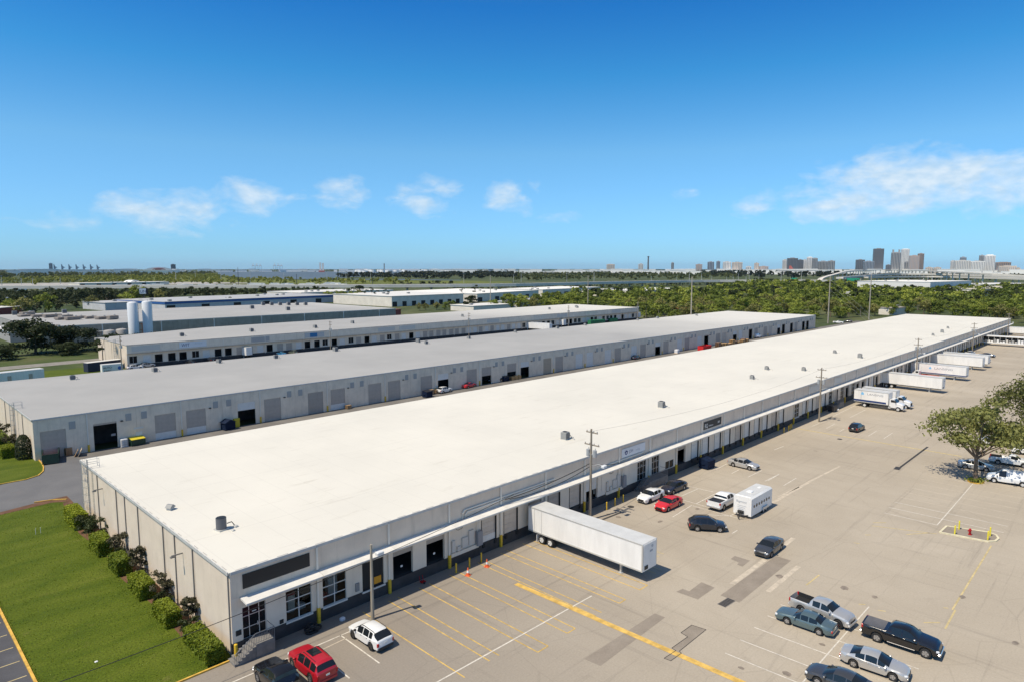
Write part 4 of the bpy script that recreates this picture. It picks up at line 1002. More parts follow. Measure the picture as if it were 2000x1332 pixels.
def trailer(loc, head, label, L=16.0, group=None, letters=False, legs=True, name='semi_trailer'):
    root = thing(name, label, 'trailer', (loc[0], loc[1], 0), R_(head), group)
    x0, x1, w = -L/2, L/2, 1.29
    box_body(root, x0, x1, w, 1.15, 4.11)
    MB().box(x0 + 0.3, x1 - 0.4, -0.55, -0.4, 0.85, 1.14).box(x0 + 0.3, x1 - 0.4, 0.4, 0.55, 0.85, 1.14).box(x0 + 0.3, x0 + 0.5, -0.39, 0.39, 0.9, 1.1).box(x1 - 0.6, x1 - 0.41, -0.39, 0.39, 0.9, 1.1).build('chassis', steel, root)
    MB().box(-0.001, 0.03, -w + 0.1, w - 0.1, 0, 2.7).build('rear_door', trl_white, root, (x0 - 0.031, 0, 1.25))
    MB().box(0.0, 0.05, -w + 0.15, w - 0.15, 0.1, 2.75).build('nose_panel', trl_white, root, (x1 + 0.001, 0, 1.25))
    MB().box(0.055, 0.1, -0.5, 0.1, 0.15, 0.55).build('connector_box', black_plastic, root, (x1, -0.5, 1.2))
    lettering('53', 0.35, ink_grey, root, (x1 + 0.06, 0.2, 3.45), (R_(90), 0, R_(90)))
    lettering('7204', 0.28, ink_grey, root, (x1 + 0.06, -0.1, 3.0), (R_(90), 0, R_(90)))
    for ax_ in (x0 + 2.1, x0 + 3.4):
        MB().cyl((ax_, -1.0, 0.51), 0.08, 2.0, 8, axis='y').build('axle', steel, root)
        for s in (1, -1): wheel(root, ax_, s * 1.02, 0.51, s, 0.5, rim_w)
    for s in (1, -1): MB().box(x0 + 1.35, x0 + 1.4, s*1.02 - 0.3, s*1.02 + 0.3, 0.15, 0.95).build('mud_flap', trl_white, root)
    if legs:
        for s in (1, -1): MB().box(-0.1, 0.1, s*0.75 - 0.1, s*0.75 + 0.1, 0.06, 1.14).box(-0.22, 0.22, s*0.75 - 0.2, s*0.75 + 0.2, 0, 0.059).build('landing_leg', trl_rail, root, (x1 - 3.0, 0, 0))
        MB().tube([(x1 - 3.0, -0.75, 0.6), (x1 - 3.0, 0.75, 0.6)], 0.05).build('brace', trl_rail, root)
    if letters:
        lettered_side(root, -1.0, 1.29, 2.7, -1, size=0.85); MB().box(-6, 7.2, -1.318, -1.312, 1.35, 1.6).build('stripe', navy_band, root)
    return root
trailer((57.0, 43.8), -90.3, 'long white semi-trailer backed into the dock near the parked cars, standing on its landing legs')
trailer((199.59, 46.14), -92, 'white semi-trailer backed in behind the two box trucks', legs=True, L=15.2)
trailer((226.27, 45.21), -92, 'white semi-trailer lettered LANSING with a navy stripe', letters=True, L=14.2)
trailer((253.59, 46.45), -92, 'plain white semi-trailer nearer of the pair at the far docks', L=15.6)
trailer((261.84, 46.28), -92, 'white semi-trailer on the far side of the pair at the far docks', L=15.6)
def box_truck(loc, head, label, letters):
    root = thing('box_truck', label, 'truck', (loc[0], loc[1], 0), R_(head))
    w = 1.25
    box_body(root, -4.9, 2.5, w, 1.15, 3.95, (0.2, 0.21))
    MB().box(-4.8, 4.2, -0.5, -0.36, 0.75, 1.12).box(-4.8, 4.2, 0.36, 0.5, 0.75, 1.12).box(2.4, 2.55, -.35, .35, .8, 1.1).build('chassis', steel, root)
    P = P_white
    MB().side([(2.62, 0.75), (2.62, 2.55), (2.85, 2.72), (3.55, 2.70), (4.05, 1.95), (4.1, 0.75)], -1.08, 1.08).build('cab', P, root, smooth=25)
    h = MB(); vs = []
    for x, ww, zl, zh in ((4.101, 1.05, 0.7, 1.93), (4.7, 0.98, 0.6, 1.82), (5.25, 0.86, 0.6, 1.66), (5.4, 0.8, 0.65, 1.45)):
        vs += [(x, -ww, zl), (x, -ww, zh - 0.2), (x, -ww + 0.2, zh), (x, ww - 0.2, zh), (x, ww, zh - 0.2), (x, ww, zl)]
    fs = [tuple(range(6)), tuple(range(18, 24))] + [(k*6+i, k*6+(i+1) % 6, k*6+6+(i+1) % 6, k*6+6+i) for k in range(3) for i in range(6)]
    h.add(vs, fs).build('hood', P, root, smooth=30)
    MB().add([(3.58, -0.95, 2.63), (3.58, 0.95, 2.63), (4.06, 0.98, 1.98), (4.06, -0.98, 1.98)], [(0,1,2,3)]).add([(3.60, -0.95, 2.64), (3.60, 0.95, 2.64), (4.08, 0.98, 1.99), (4.08, -0.98, 1.99)], [(0,1,2,3)]).build('windshield', carglass, root)
    for s in (1, -1):
        MB().box(0, 0.72, min(0, s*0.012), max(0, s*0.012), 0, 0.55).add([(0.721, s*0.006, 0), (0.721, s*0.006, 0.55), (1.0, s*0.006, 0)], [(0,1,2)]).build('side_window', carglass, root, (2.92, s * 1.081, 1.95))
        MB().box(-0.05, 0.05, min(0, s*0.3), max(0, s*0.3), 0, 0.5).build('mirror', black_plastic, root, (3.9, s * 1.1, 1.95))
        MB().bev(-0.06, 0.06, -0.14, 0.14, -0.1, 0.1, 0.03).build('headlight', lamp_clear, root, (5.33, s * 0.68, 1.2))
        wheel(root, 4.45, s * 0.98, 0.5, s, 0.3, rim_w); wheel(root, -2.55, s * 0.98, 0.5, s, 0.5, rim_w)
        MB().side([(3.9, 0.95), (4.0, 1.12), (4.45, 1.22), (4.95, 1.05), (5.05, 0.85), (5.0, 0.8), (4.85, 0.98), (4.45, 1.12), (4.05, 1.03)], min(s*.8, s*1.12), max(s*.8, s*1.12)).build('fender', P, root)
        MB().cyl((2.7, s*0.8 - 0.28, 0.75), 0.3, 0.56, 12, axis='y').build('fuel_tank', trl_rail, root)
    MB().bev(-0.04, 0.05, -0.6, 0.6, -0.35, 0.3, 0.03).build('grille', black_plastic, root, (5.38, 0, 1.1))
    MB().bev(-0.1, 0.1, -1.1, 1.1, -0.16, 0.14, 0.04).build('bumper', chrome, root, (5.5, 0, 0.6))
    if letters:
        lettered_side(root, -2.1, 1.25, 2.95, -1)
        MB().box(-4.9, 2.0, -1.279, -1.273, 1.35, 1.75).build('stripe', navy_band, root)
    return root
box_truck((167.3, 45.0), -92, 'white box truck lettered LANSING with a blue stripe, nearest of the docked trucks', True)
box_truck((171.6, 44.6), -92, 'plain white box truck tucked beside the lettered one', False)
# small enclosed trailer with round windows
t = thing('enclosed_trailer', 'white enclosed trailer with a row of dark round windows and a roof hatch', 'trailer', (83.4, 36.75, 0), R_(180))
hw = 1.2
b = MB(); ring = lambda x, ins: [(x, -hw, 0.35), (x, -hw, 2.62 - ins), (x, -hw + 0.22, 2.85 - ins), (x, hw - 0.22, 2.85 - ins), (x, hw, 2.62 - ins), (x, hw, 0.35)]
vs = ring(-3.15, 0.06) + ring(-3.0, 0) + ring(3.0, 0) + ring(3.15, 0.06)
b.add(vs, [tuple(range(6)), tuple(range(18, 24))] + [(k*6+i, k*6+(i+1) % 6, k*6+6+(i+1) % 6, k*6+6+i) for k in range(3) for i in range(6)]).build('body', trl_white, t, smooth=20)
MB().box(-2.95, 2.95, -0.95, 0.95, 2.851, 2.87).build('roof', trl_roof, t)
MB().bev(-0.38, 0.38, -0.35, 0.35, 2.871, 3.02, 0.06).build('roof_hatch', M('hatch_white', (0.75, 0.75, 0.74), 0.4), t, (1.0, 0.0, 0)); MB().bev(-.3, .3, -.2, .2, 2.871, 2.91, .02).build('roof_vent', trl_white, t, (-1.6, 0.1, 0))
for i in range(7): MB().cyl((0, 0, 0), 0.2 + 0.03 * (i % 2), 0.02, 14, axis='y').build('round_window', carglass, t, (2.3 - i * 0.75, hw + 0.001, 1.55))
for xx in (-0.45, -1.25):
    for s in (1, -1): wheel(t, xx, s * (hw - 0.02), 0.36, s, 0.22, rim_w)
MB().side([(-1.75, 0.5), (-1.6, 0.8), (-0.1, 0.8), (0.05, 0.5)], hw + 0.0005, hw + 0.2).build('fender', trl_rail, t)
MB().tube([(3.15, -0.8, 0.45), (4.4, 0, 0.5)], 0.06).tube([(3.15, 0.8, 0.45), (4.3, 0.05, 0.5)], 0.06).tube([(4.25, 0.12, 0.1), (4.25, 0.12, 1.1)], 0.05).build('tow_frame', steel, t)
MB().bev(3.17, 3.5, -0.5, 0.25, 0.55, 0.95, 0.03).build('battery_box', black_plastic, t)
lettering('Bigmont', 0.42, M('pale_ink', (0.45, 0.47, 0.5), 0.6), t, (3.165, -0.85, 1.95), (R_(90), 0, R_(90)))
for i in range(3): MB().box(-0.003, 0.003, -0.7, 0.5 - 0.2 * i, 0, 0.06).build('printed_line', M('pale_ink', (0, 0, 0)), t, (3.158, 0.05, 1.5 - 0.22 * i))
# red and white wrecker at the docks
t = thing('tow_truck', 'small red flatbed tow truck with a white cab in front of the lettered trailer', 'truck', (*(222.36, 47.89), 0), R_(88))
MB().bev(-3.4, 1.2, -1.2, 1.2, 0.9, 1.1, 0.05).build('flatbed', M('red_deck', (0.55, 0.06, 0.03), 0.5), t)
MB().side([(1.3, 0.5), (1.3, 2.3), (2.3, 2.35), (2.8, 1.6), (3.6, 1.4), (3.7, 0.5)], -1.0, 1.0).build('cab', P_white, t)
MB().box(0, 0.7, 0, 0.02, 0, 0.5).build('side_window', carglass, t, (1.5, 1.001, 1.65)); MB().add([(2.35, -0.9, 2.27), (2.35, 0.9, 2.27), (2.8, 0.9, 1.66), (2.8, -0.9, 1.66)], [(0,1,2,3)]).build('windshield', carglass, t, (0.02, 0, 0.02))
for x in (2.9, -1.8):
    for s in (1, -1): wheel(t, x, s * 0.9, 0.42, s, 0.26, rim_w)
# beverage trailer full of racks, and white trailers behind it
t = thing('open_sided_trailer', 'long open-sided trailer with a white roof and bright goods on its racks', 'trailer', (*(339.87, 44.66), 0), R_(-90))
MB().box(-14, 14, -1.3, 1.3, 3.7, 4.1).build('roof', trl_white, t); MB().box(-14, 14, -1.3, 1.3, 1.0, 1.35).build('deck', trl_white, t); MB().box(-13.9, 13.9, -0.05, 0.05, 1.351, 3.69).build('partition', black_part_shade_m, t)
for i in range(15): MB().box(-0.06, 0.06, -1.29, -1.2, 1.351, 3.69).build('post', trl_rail, t, (-13.9 + i * 1.98, 0, 0))
rr = random.Random(3)
for i in range(26): MB().bev(-0.4, 0.4, -1.1, -0.3, 1.352, 1.352 + rr.uniform(0.4, 1.5), 0.05).build('rack_goods', rr.choice([P_white, trl_white, box_l, P_silver]), t, (-13 + i * 1.02, 0, 0))
for x in (-12.5, -11.2, 9, 10.3):
    for s in (1, -1): wheel(t, x, s * 1.05, 0.5, s, 0.4, rim_w)
t = trailer((396.91, 50.49), -88, 'white semi-trailer standing behind the open-sided trailer', L=16)
# white cab-less box trailers and office cabins at the far dock warehouse and on the grass
def container(name, label, cat, loc, head, L, W, z0, z1, mat, roof=None, doors=0, sign=None, group=None):
    root = thing(name, label, cat, (loc[0], loc[1], 0), R_(head), group)
    MB().box(-L/2, L/2, -W/2, W/2, z0, z1 - 0.05).build('body', mat, root)
    MB().bev(-L/2 - 0.03, L/2 + 0.03, -W/2 - 0.03, W/2 + 0.03, z1 - 0.049, z1, 0.03).build('roof', roof or mat, root)
    for i in range(int(L / 0.6)): MB().box(-0.05, 0.05, -W/2 - 0.03, -W/2 - 0.001, z0 + 0.1, z1 - 0.15).build('rib', mat, root, (-L/2 + 0.4 + i * 0.6, 0, 0))
    for i in range(doors): MB().box(0, 0.9, -W/2 - 0.06, -W/2 - 0.031, z0 + 0.1, z0 + 2.1).build('door', door_mats[1], root, (-L/2 + 1.2 + i * L / max(1, doors), 0, 0))
    if z0 > 0.3:
        for x in (-L/2 + 1.5, L/2 - 1.5):
            for s in (1, -1): wheel(root, x, s * (W/2 - 0.2), 0.45, s, 0.3, rim_w)
    return root
off = container('office_cabin', 'long white mobile office cabin with two doors and a red notice on the grass', 'cabin', (33.0, 228.0), 8, 15, 3.2, 0.45, 3.6, trl_white, trl_roof, doors=3)
MB().box(0, 1.6, -1.68, -1.64, 2.4, 3.2).build('red_notice', P_brightred, off, (-6.9, 0, 0))
container('waste_container', 'long dark navy waste container with a pale tarpaulin on the grass edge', 'container', (58.51, 239.61), 14, 10.5, 2.6, 0.0, 2.9, M('navy_container', (0.022, 0.026, 0.05), 0.6), M('tarpaulin', (0.6, 0.58, 0.54), 0.8))
sg = container('box_trailer', 'small white box trailer with black lettering beside the navy waste container', 'trailer', (57.70, 227.13), -2, 5.5, 2.4, 0.5, 3.3, trl_white, trl_roof)
lettering('AUTO', 0.8, black_plastic, sg, (-2.5, -1.235, 2.1), (R_(90), 0, 0)); lettering('PAINT', 0.7, black_plastic, sg, (-2.3, -1.235, 1.2), (R_(90), 0, 0))
MB().cyl((1.9, -1.3, 2.0), 0.55, 0.06, 14, axis='y').build('round_emblem', sign_blue, sg)
container('box_trailer', 'white box truck body parked at the open bays of the far dock warehouse', 'trailer', (102.84, 238.53), -78, 8.5, 2.5, 1.0, 3.9, trl_white, trl_roof)
container('box_trailer', 'long white trailer backed to the far end of the far dock warehouse', 'trailer', (254.93, 229.97), -82, 15, 2.6, 1.1, 4.1, trl_white, trl_roof)
container('box_trailer', 'white lorry body beside the long white trailer at the far docks', 'trailer', (280.72, 238.69), -84, 9, 2.6, 1.1, 4.2, trl_white, trl_roof)
container('shipping_container', 'long green shipping container behind the grey roof', 'container', (306.60, 231.70), -6, 12, 2.5, 0, 2.7, M('green_container', (0.02, 0.17, 0.07), 0.6))
container('shipping_container', 'short green waste container at the end of the green shipping container', 'container', (328.17, 236.10), -6, 7, 2.5, 0, 2.2, M('green_container', (0, 0, 0)))
container('box_trailer', 'white trailer with a grey roof beyond the green containers', 'trailer', (353.06, 239.78), -10, 15, 2.6, 1.1, 4.2, trl_white, trl_roof)
container('box_trailer', 'white trailer with a blue mark parked in the yard behind the far dock warehouse', 'trailer', (452.74, 440.74), 85, 12, 2.6, 1.1, 4.1, trl_white, trl_roof)

# ------------------------------------------------------------------ poles and wires
wood_m = M('weathered_pole_wood', (0.27, 0.23, 0.18), 0.9, var=0.25, scale=1.5, streak=(6, 6, 0.6))
pale_pole = M('pale_pole', (0.36, 0.32, 0.26), 0.85, var=0.15, scale=1.0)
galv = M('galvanised', (0.42, 0.43, 0.43), 0.5, metal=0.3)
cer = M('insulator_grey', (0.35, 0.33, 0.32), 0.4)
def pole(loc, h, label, arms=(), cans=0, lamp=None, r=0.16, group=None, mat=None, name='utility_pole'):
    t = thing(name, label, 'utility pole', (loc[0], loc[1], 0), 0, group)
    MB().tube([(0, 0, 0), (0, 0, h * 0.5), (0, 0, h)], [r, r * 0.85, r * 0.62], 10).build('pole_shaft', mat or wood_m, t, smooth=40)
    for (z, ln, ang) in arms:
        a = MB().box(-ln/2, ln/2, -0.2, -0.10, -0.07, 0.07).build('crossarm', mat or wood_m, t, (0, 0, z)); a.rotation_euler = (0, 0, R_(ang))
        for i in range(4):
            MB().cyl((-ln/2 + 0.1 + i * (ln - 0.2) / 3, -0.15, 0.071), 0.05, 0.16, 8, 0.07).build('insulator', cer, a)
    for i in range(cans):
        an = R_(-80 + i * 160); 
        c = MB().cyl((0, 0, 0), 0.27, 0.85, 14).cyl((0.1, 0, 0.851), 0.05, 0.25, 8).build('transformer', galv, t, (0.52 * math.cos(an), 0.52 * math.sin(an), h * 0.70), smooth=40)
        MB().box(-0.08, 0.08, -0.24, 0.24, 0, 0.1).build('bracket', galv, t, (0.28 * math.cos(an), 0.28 * math.sin(an), h * 0.72)).rotation_euler = (0, 0, an + R_(90))
    if lamp:
        (z, dx, dy) = lamp
        MB().tube([(0, 0, z), (dx * 0.6, dy * 0.6, z + 0.25), (dx, dy, z + 0.2)], 0.035).build('lamp_arm', galv, t)
        MB().bev(-0.36, 0.36, -0.24, 0.24, -0.16, 0.14, 0.06).build('lamp_head', M('lamp_white', (0.7, 0.7, 0.68), 0.4), t, (dx * 1.1, dy * 1.1, z + 0.12))
    return t
pole((32.4, 49.6), 7.15, 'short wooden pole with a flood lamp beside the white crossover', lamp=(6.2, 0.55, -0.4), r=0.17, mat=M('bleached_pole', (0.34, 0.30, 0.235), 0.9, var=0.2, scale=1.5, streak=(6, 6, 0.6)), name='light_pole')
UP = [(65.8, 50.3, 11.9), (143.3, 49.6, 11.5), (224.0, 50.5, 11.6), (305.5, 50.5, 11.4), (386, 50.5, 11.2)]
names = ['wooden utility pole with two transformers standing just behind the long docked trailer', 'utility pole between the yellow dividing line and the box trucks', 'utility pole rising behind the plain docked trailers', 'utility pole beyond the trailers, by the dark flatbed pickup', 'last utility pole of the row at the far corner of the white warehouse']
for i, ((x, y, h), lab) in enumerate(zip(UP, names)):
    pole((x, y), h, lab, arms=((h - 0.5, 1.8, 90), (h - 2.1, 2.3, 90)), cans=2 if i < 4 else 0, lamp=(h * 0.60, 0.5, -1.5), r=0.19, group='utility poles along the dock wall')
wire_m = M('wire_black', (0.02, 0.02, 0.02), 0.7)
def wire(a, b, sag, label, r=0.018, group=None, mat=None):
    pts = [(a[0] + (b[0]-a[0])*t, a[1] + (b[1]-a[1])*t, a[2] + (b[2]-a[2])*t - 4 * sag * t * (1-t)) for t in [i / 14 for i in range(15)]]
    o = MB().tube(pts, r, 5).build('cable', mat or wire_m, smooth=60); return tag(o, label, 'cable', group)
wire((52.0, 50.6, 6.7), (-30, 50.6, 7.2), 2.35, 'black service cable hanging across the lawn corner and the first shop windows', 0.028)
thin_wire = M('wire_grey', (0.16, 0.155, 0.15), 0.7)
for i in range(4):
    (x0, y0, h0), (x1, y1, h1) = UP[i], UP[i+1]
    wire((x0, y0, h0 - 0.3), (x1, y1, h1 - 0.3), 1.2, ['thin overhead line from the transformer pole to the next pole', 'thin overhead line between the second and third poles of the dock wall', 'thin overhead line between the third and fourth poles of the dock wall', 'thin overhead line between the last two poles of the dock wall'][i], 0.012, 'overhead lines', thin_wire)
wire((65.6, 50.4, 7.4), (52.3, 52.3, 5.6), 0.3, 'drooping black feeder from the transformer pole to the wall below the gutter', 0.05)
wire((65.6, 50.4, 7.0), (53.2, 52.4, 5.4), 0.6, 'lower black feeder cable drooping to the wall behind the canopy', 0.04)
wire((66.0, 50.4, 7.2), (82.5, 52.2, 5.3), 0.7, 'black feeder from the transformer pole towards the blue-grey company sign', 0.035)
tall = [((326.49, 182.67, 27.58), 'tall pale pole beside the red-roofed stall among the trees'), ((398.82, 309.76, 26.63), 'tall pale pole at the far end of the dock warehouse'), ((365.01, 380.92, 26.76), 'tall dark pole behind the middle of the far dock warehouse'),
        ((407.46, 138.87, 27.85), 'tallest pale pole, guyed, beside the parked white pickup in the trees'), ((454.16, 130.35, 27.87), 'tall pale pole behind the back edge of the white roof')]
for (x, y, h), lab in tall:
    pole((x, y), h, lab, arms=((h - 1.2, 2.6, 20), (h - 3.2, 2.6, 20)), r=0.38, mat=pale_pole, group='tall transmission poles by the wood')
for k in range(3):
    (x, y, h) = tall[3][0]; wire((x, y, h - 2 - k * 3), (x + 5, y - 28 + k * 3, 0.0), 0.3, 'guy wire slanting down from the tallest pale pole', 0.03, 'guy wires of the tallest pole', galv)
b3 = [((58.41, 219.51, 12.27), 'thin dark pole at the near corner of the far dock warehouse'), ((130.91, 224.62, 12.32), 'pole in front of the far dock warehouse by the parked cars'), ((205.56, 229.06, 11.70), 'pole in front of the far dock warehouse near the pale boards'), ((279.71, 230.49, 12.04), 'pole in front of the far dock warehouse by the white lorry'), ((342.09, 227.47, 11.87), 'pole among the trucks at the far end of the dock warehouse')]
for (x, y, h), lab in b3: pole((x, y), min(h, 14), lab, arms=((min(h, 14) - 0.5, 1.8, 90), (min(h, 14) - 1.5, 1.8, 90)), cans=2, r=0.17, group='poles in the far alley')

# ------------------------------------------------------------------ bollards, cones, hydrant island
def bollard(loc, label, group, h=1.05, r=0.09, mat=None):
    o = MB().tube([(0,0,0), (0,0,h), (0,0,h+0.04)], [r, r, r*0.5], 10).build('bollard', mat or guard_m, None, (loc[0], loc[1], 0), smooth=40)
    return tag(o, label, 'bollard', group)
dock_bol = [((43.92, 51.23), 'yellow bollard nearest the first yellow downspout guard below the meter boxes'), ((45.81, 51.22), 'middle yellow bollard below the meter boxes'), ((47.56, 51.23), 'yellow bollard right behind the second traffic cone'),
    ((70.15, 50.89), 'first yellow bollard by the oil stains near the transformer pole'), ((72.19, 51.01), 'second yellow bollard in front of the electrical wall by the transformer pole'), ((74.13, 51.02), 'yellow bollard nearest the white sedan'),
    ((128.54, 51.00), 'yellow bollard at the start of the yellow dividing line'), ((130.84, 51.02), 'first of three close yellow bollards at the yellow dividing line'), ((132.33, 51.31), 'second of three close yellow bollards at the yellow dividing line'), ((132.98, 51.26), 'third of three close yellow bollards at the yellow dividing line'),
    ((155.86, 51.37), 'yellow bollard left of the lettered box truck'), ((158.08, 51.46), 'yellow bollard nearest the lettered box truck')]
for p, lab in dock_bol: bollard(p, lab, 'yellow bollards along the dock wall')
bollard((20.95, 52.3), 'yellow corner bollard at the foot of the warehouse corner by the steps', 'yellow bollards along the dock wall', 1.3, 0.14)
pts = [(92.25, 17.14), (95.10, 17.01), (96.36, 12.94), (96.06, 12.12), (94.96, 11.71), (93.79, 11.84), (93.02, 12.42)]
g = MB(); g.sheet(pts, 0.10); struct('island_surface', g, patch_mat)
kerb(pts + [pts[0]], 0.22, 0.14, M('kerb_cream', (0.66, 0.60, 0.42), 0.7, var=0.15, scale=2))
yb = M('bright_yellow', (0.78, 0.66, 0.04), 0.5)
for p, lab in [((92.76, 15.72), 'bright yellow bollard at the front left of the hydrant'), ((94.91, 15.68), 'bright yellow bollard at the back left of the hydrant'), ((93.52, 12.54), 'bright yellow bollard at the front right of the hydrant'), ((95.09, 12.56), 'bright yellow bollard at the back right of the hydrant')]:
    b = bollard(p, lab, 'bollards round the fire hydrant', 1.15, 0.085, yb)
hy = thing('fire_hydrant', 'small red fire hydrant on the kerbed island between yellow bollards', 'fire hydrant', (*(93.85, 14.38), 0.10))
MB().tube([(0,0,0), (0,0,0.08), (0,0,0.09), (0,0,0.55), (0,0,0.56), (0,0,0.62)], [0.2, 0.2, 0.13, 0.13, 0.18, 0.18], 12).build('barrel', lamp_red, hy, smooth=30)
MB().tube([(0,0,0.62), (0,0,0.72), (0,0,0.8)], [0.15, 0.12, 0.03], 12).build('bonnet', lamp_red, hy, smooth=30)
for a in (0, 90, 180): MB().cyl((0.1, 0, 0.44), 0.07, 0.14, 10, axis='x').build('nozzle', lamp_red, hy).rotation_euler = (0, 0, R_(a))
cone_o = M('cone_orange', (0.75, 0.12, 0.03), 0.6); cone_w = M('cone_white', (0.8, 0.8, 0.78), 0.5)
for p, lab in [((44.40, 49.90), 'orange traffic cone with a white collar, nearer the dark dock door'), ((47.21, 49.97), 'orange traffic cone with a white collar at the head of the cream yellow line')]:
    t = thing('traffic_cone', lab, 'traffic cone', (p[0], p[1], 0.0), 0.3, 'traffic cones')
    MB().bev(-0.27, 0.27, -0.27, 0.27, 0.0, 0.07, 0.03).build('base', cone_o, t)
    MB().tube([(0,0,0.07), (0,0,0.32)], [0.2, 0.135], 14).tube([(0,0,0.56), (0,0,0.86), (0,0,0.88)], [0.09, 0.04, 0.02], 14).build('cone', cone_o, t, smooth=40)
    MB().tube([(0,0,0.32), (0,0,0.56)], [0.14, 0.095], 14).build('collar', cone_w, t, smooth=40)

# ------------------------------------------------------------------ steps, ladders, railings
rail_m = M('rail_steel', (0.20, 0.20, 0.21), 0.5, metal=0.3); concrete_d = M('step_concrete', (0.20, 0.19, 0.18), 0.85, var=0.2, scale=2)
def steps(x_top, ylab, w, n, run, label, towards=-1):
    """a landing against the wall and a flight along it; towards = -1 goes down to lower X"""
    t = thing('entrance_steps', label, 'steps', (x_top, 52.66, 0))
    MB().box(0, w, -1.45, -0.005, 0, 1.18).build('landing', concrete_d, t)
    for i in range(n):
        z = 1.18 * (n - i) / (n + 1); x = towards * run * (i + 1)
        xa, xb = sorted((x if towards < 0 else w + x - run, (x + run) if towards < 0 else w + x))
        MB().box(xa, xb, -1.4, -0.02, 0, z).build('step', concrete_d, t)
    L = run * n
    p0 = (0 if towards < 0 else w, -1.4); x1 = (-L if towards < 0 else w + L)
    xa = w if towards < 0 else 0
    MB().tube([(xa, -0.1, 2.15), (xa, -1.4, 2.15), (p0[0], -1.4, 2.15), (x1, -1.4, 1.0), (x1, -1.4, 0.02)], 0.03).tube([(xa, -1.4, 1.2), (xa, -1.4, 2.14)], 0.025).build('handrail', rail_m, t)
    MB().tube([(xa, -1.4, 1.3), (p0[0], -1.4, 1.3), (x1, -1.4, 0.14)], 0.02).build('bottom_rail', rail_m, t)
    k = int((abs(xa - x1)) / 0.14)
    me = None
    for i in range(k):
        f = i / k; x = xa + (x1 - xa) * f
        d = 0 if (x >= 0 if towards < 0 else x <= w) else (abs(x) / L if towards < 0 else (x - w) / L)
        z = 1.3 - 1.16 * d
        o = MB().box(-0.012, 0.012, -0.012, 0.012, 0, 0.84).build('baluster', rail_m, t, (x, -1.4, z)) if me is None else mesh_copy(me, t, (x, -1.4, z))
        me = me or o
    return t
steps(22.2, 52.6, 1.6, 6, 0.30, 'concrete entrance steps with grey iron railings at the near corner of the warehouse')
steps(81.0, 52.6, 5.0, 6, 0.3, 'long concrete entrance landing with steps behind the parked black sedan')
steps(160.5, 52.6, 3.0, 6, 0.3, 'concrete steps with railings at the wall before the box trucks')
def cage_ladder(loc, h, label, cage=True):
    t = thing('roof_ladder', label, 'ladder', (loc[0], loc[1], 0))
    for y in (-0.25, 0.25): MB().tube([(0, y, 0.6), (0, y, h + 1.1)], 0.03).build('rail', galv, t)
    me = None
    for i in range(int(h / 0.33)):
        z = 0.8 + i * 0.33
        o = MB().tube([(0, -0.25, 0), (0, 0.25, 0)], 0.018, 5).build('rung', galv, t, (0, 0, z)) if me is None else mesh_copy(me, t, (0, 0, z)); me = me or o
    arc = [(-0.7 * math.sin(a), -0.38 * math.cos(a)) for a in [math.pi * i / 6 for i in range(7)]]
    me = None
    for i in range(int((h - 1.2) / 0.9) + 2):
        z = 2.3 + i * 0.9
        if z > h + 1.1: break
        o = MB().tube([(x, y, 0) for x, y in arc], 0.022, 5).build('cage_hoop', galv, t, (0, 0, z)) if me is None else mesh_copy(me, t, (0, 0, z)); me = me or o
    for (x, y) in arc[1:-1]: MB().tube([(x, y, 2.3), (x, y, h + 1.1)], 0.018, 5).build('cage_bar', galv, t)
    for y in (-0.45, 0.45):
        MB().tube([(-0.1, y, h + 0.04), (-0.1, y, h + 1.15), (1.2, y, h + 1.15), (1.2, y, h + 0.04)], 0.03).tube([(-0.1, y, h + 0.6), (1.2, y, h + 0.6)], 0.025).build('guard_rail', galv, t)
    return t
cage_ladder((20.45, 93.8), 7.4, 'caged steel ladder up the cream end wall of the white-roofed warehouse')
cage_ladder((21.2, 146.0), 7.0, 'caged steel ladder up the end wall of the grey warehouse')
cage_ladder((64.2, 246.5), 7.6, 'caged steel ladder up the end wall of the far dock warehouse')

# ------------------------------------------------------------------ rooftop plant
ac_g = M('ac_grey', (0.27, 0.27, 0.26), 0.5, var=0.1, scale=4); ac_d = M('ac_dark', (0.10, 0.105, 0.12), 0.5); ac_l = M('ac_light', (0.50, 0.49, 0.46), 0.5)
def ac_unit(loc, z, label, round_=False, rz=0.0, s=1.0, group=None, pipes=True):
    t = thing('rooftop_unit', label, 'air conditioner', (loc[0], loc[1], z + 0.002), rz, group)
    if round_:
        MB().cyl((0, 0, 0.12), 0.48, 1.05, 18).build('casing', ac_d, t, smooth=40)
        MB().cyl((0, 0, 1.171), 0.44, 0.03, 18).build('fan_grille', black_plastic, t)
        MB().box(-0.5, 0.5, -0.5, 0.5, 0, 0.118).build('curb', ac_l, t)
    else:
        MB().bev(-0.55*s, 0.55*s, -0.5*s, 0.5*s, 0.1, 1.15*s, 0.05).build('casing', ac_g, t)
        MB().cyl((0, 0, 1.151*s), 0.36*s, 0.04, 16).build('fan_grille', black_plastic, t)
        MB().box(-0.6*s, 0.6*s, -0.54*s, -0.51*s, 0.2, 1.0*s).build('coil', ac_d, t, (0, 0, 0))
        MB().box(-0.6*s, 0.6*s, -0.45*s, 0.45*s, 0, 0.099).build('curb', ac_l, t)
    if pipes:
        MB().tube([(0.5*s, -0.2, 0.5), (0.95*s, -0.3, 0.55), (1.1*s, -0.45, 0.25), (1.15*s, -0.5, 0.0)], 0.045).build('pipe', black_plastic, t)
        MB().bev(1.0*s, 1.4*s, -0.75, -0.35, 0, 0.18, 0.05).build('pipe_flashing', ac_l, t)
        MB().bev(0.3*s, 0.6*s, -1.35, -1.05, 0, 0.14, 0.05).build('pipe_flashing', ac_l, t)
    return t
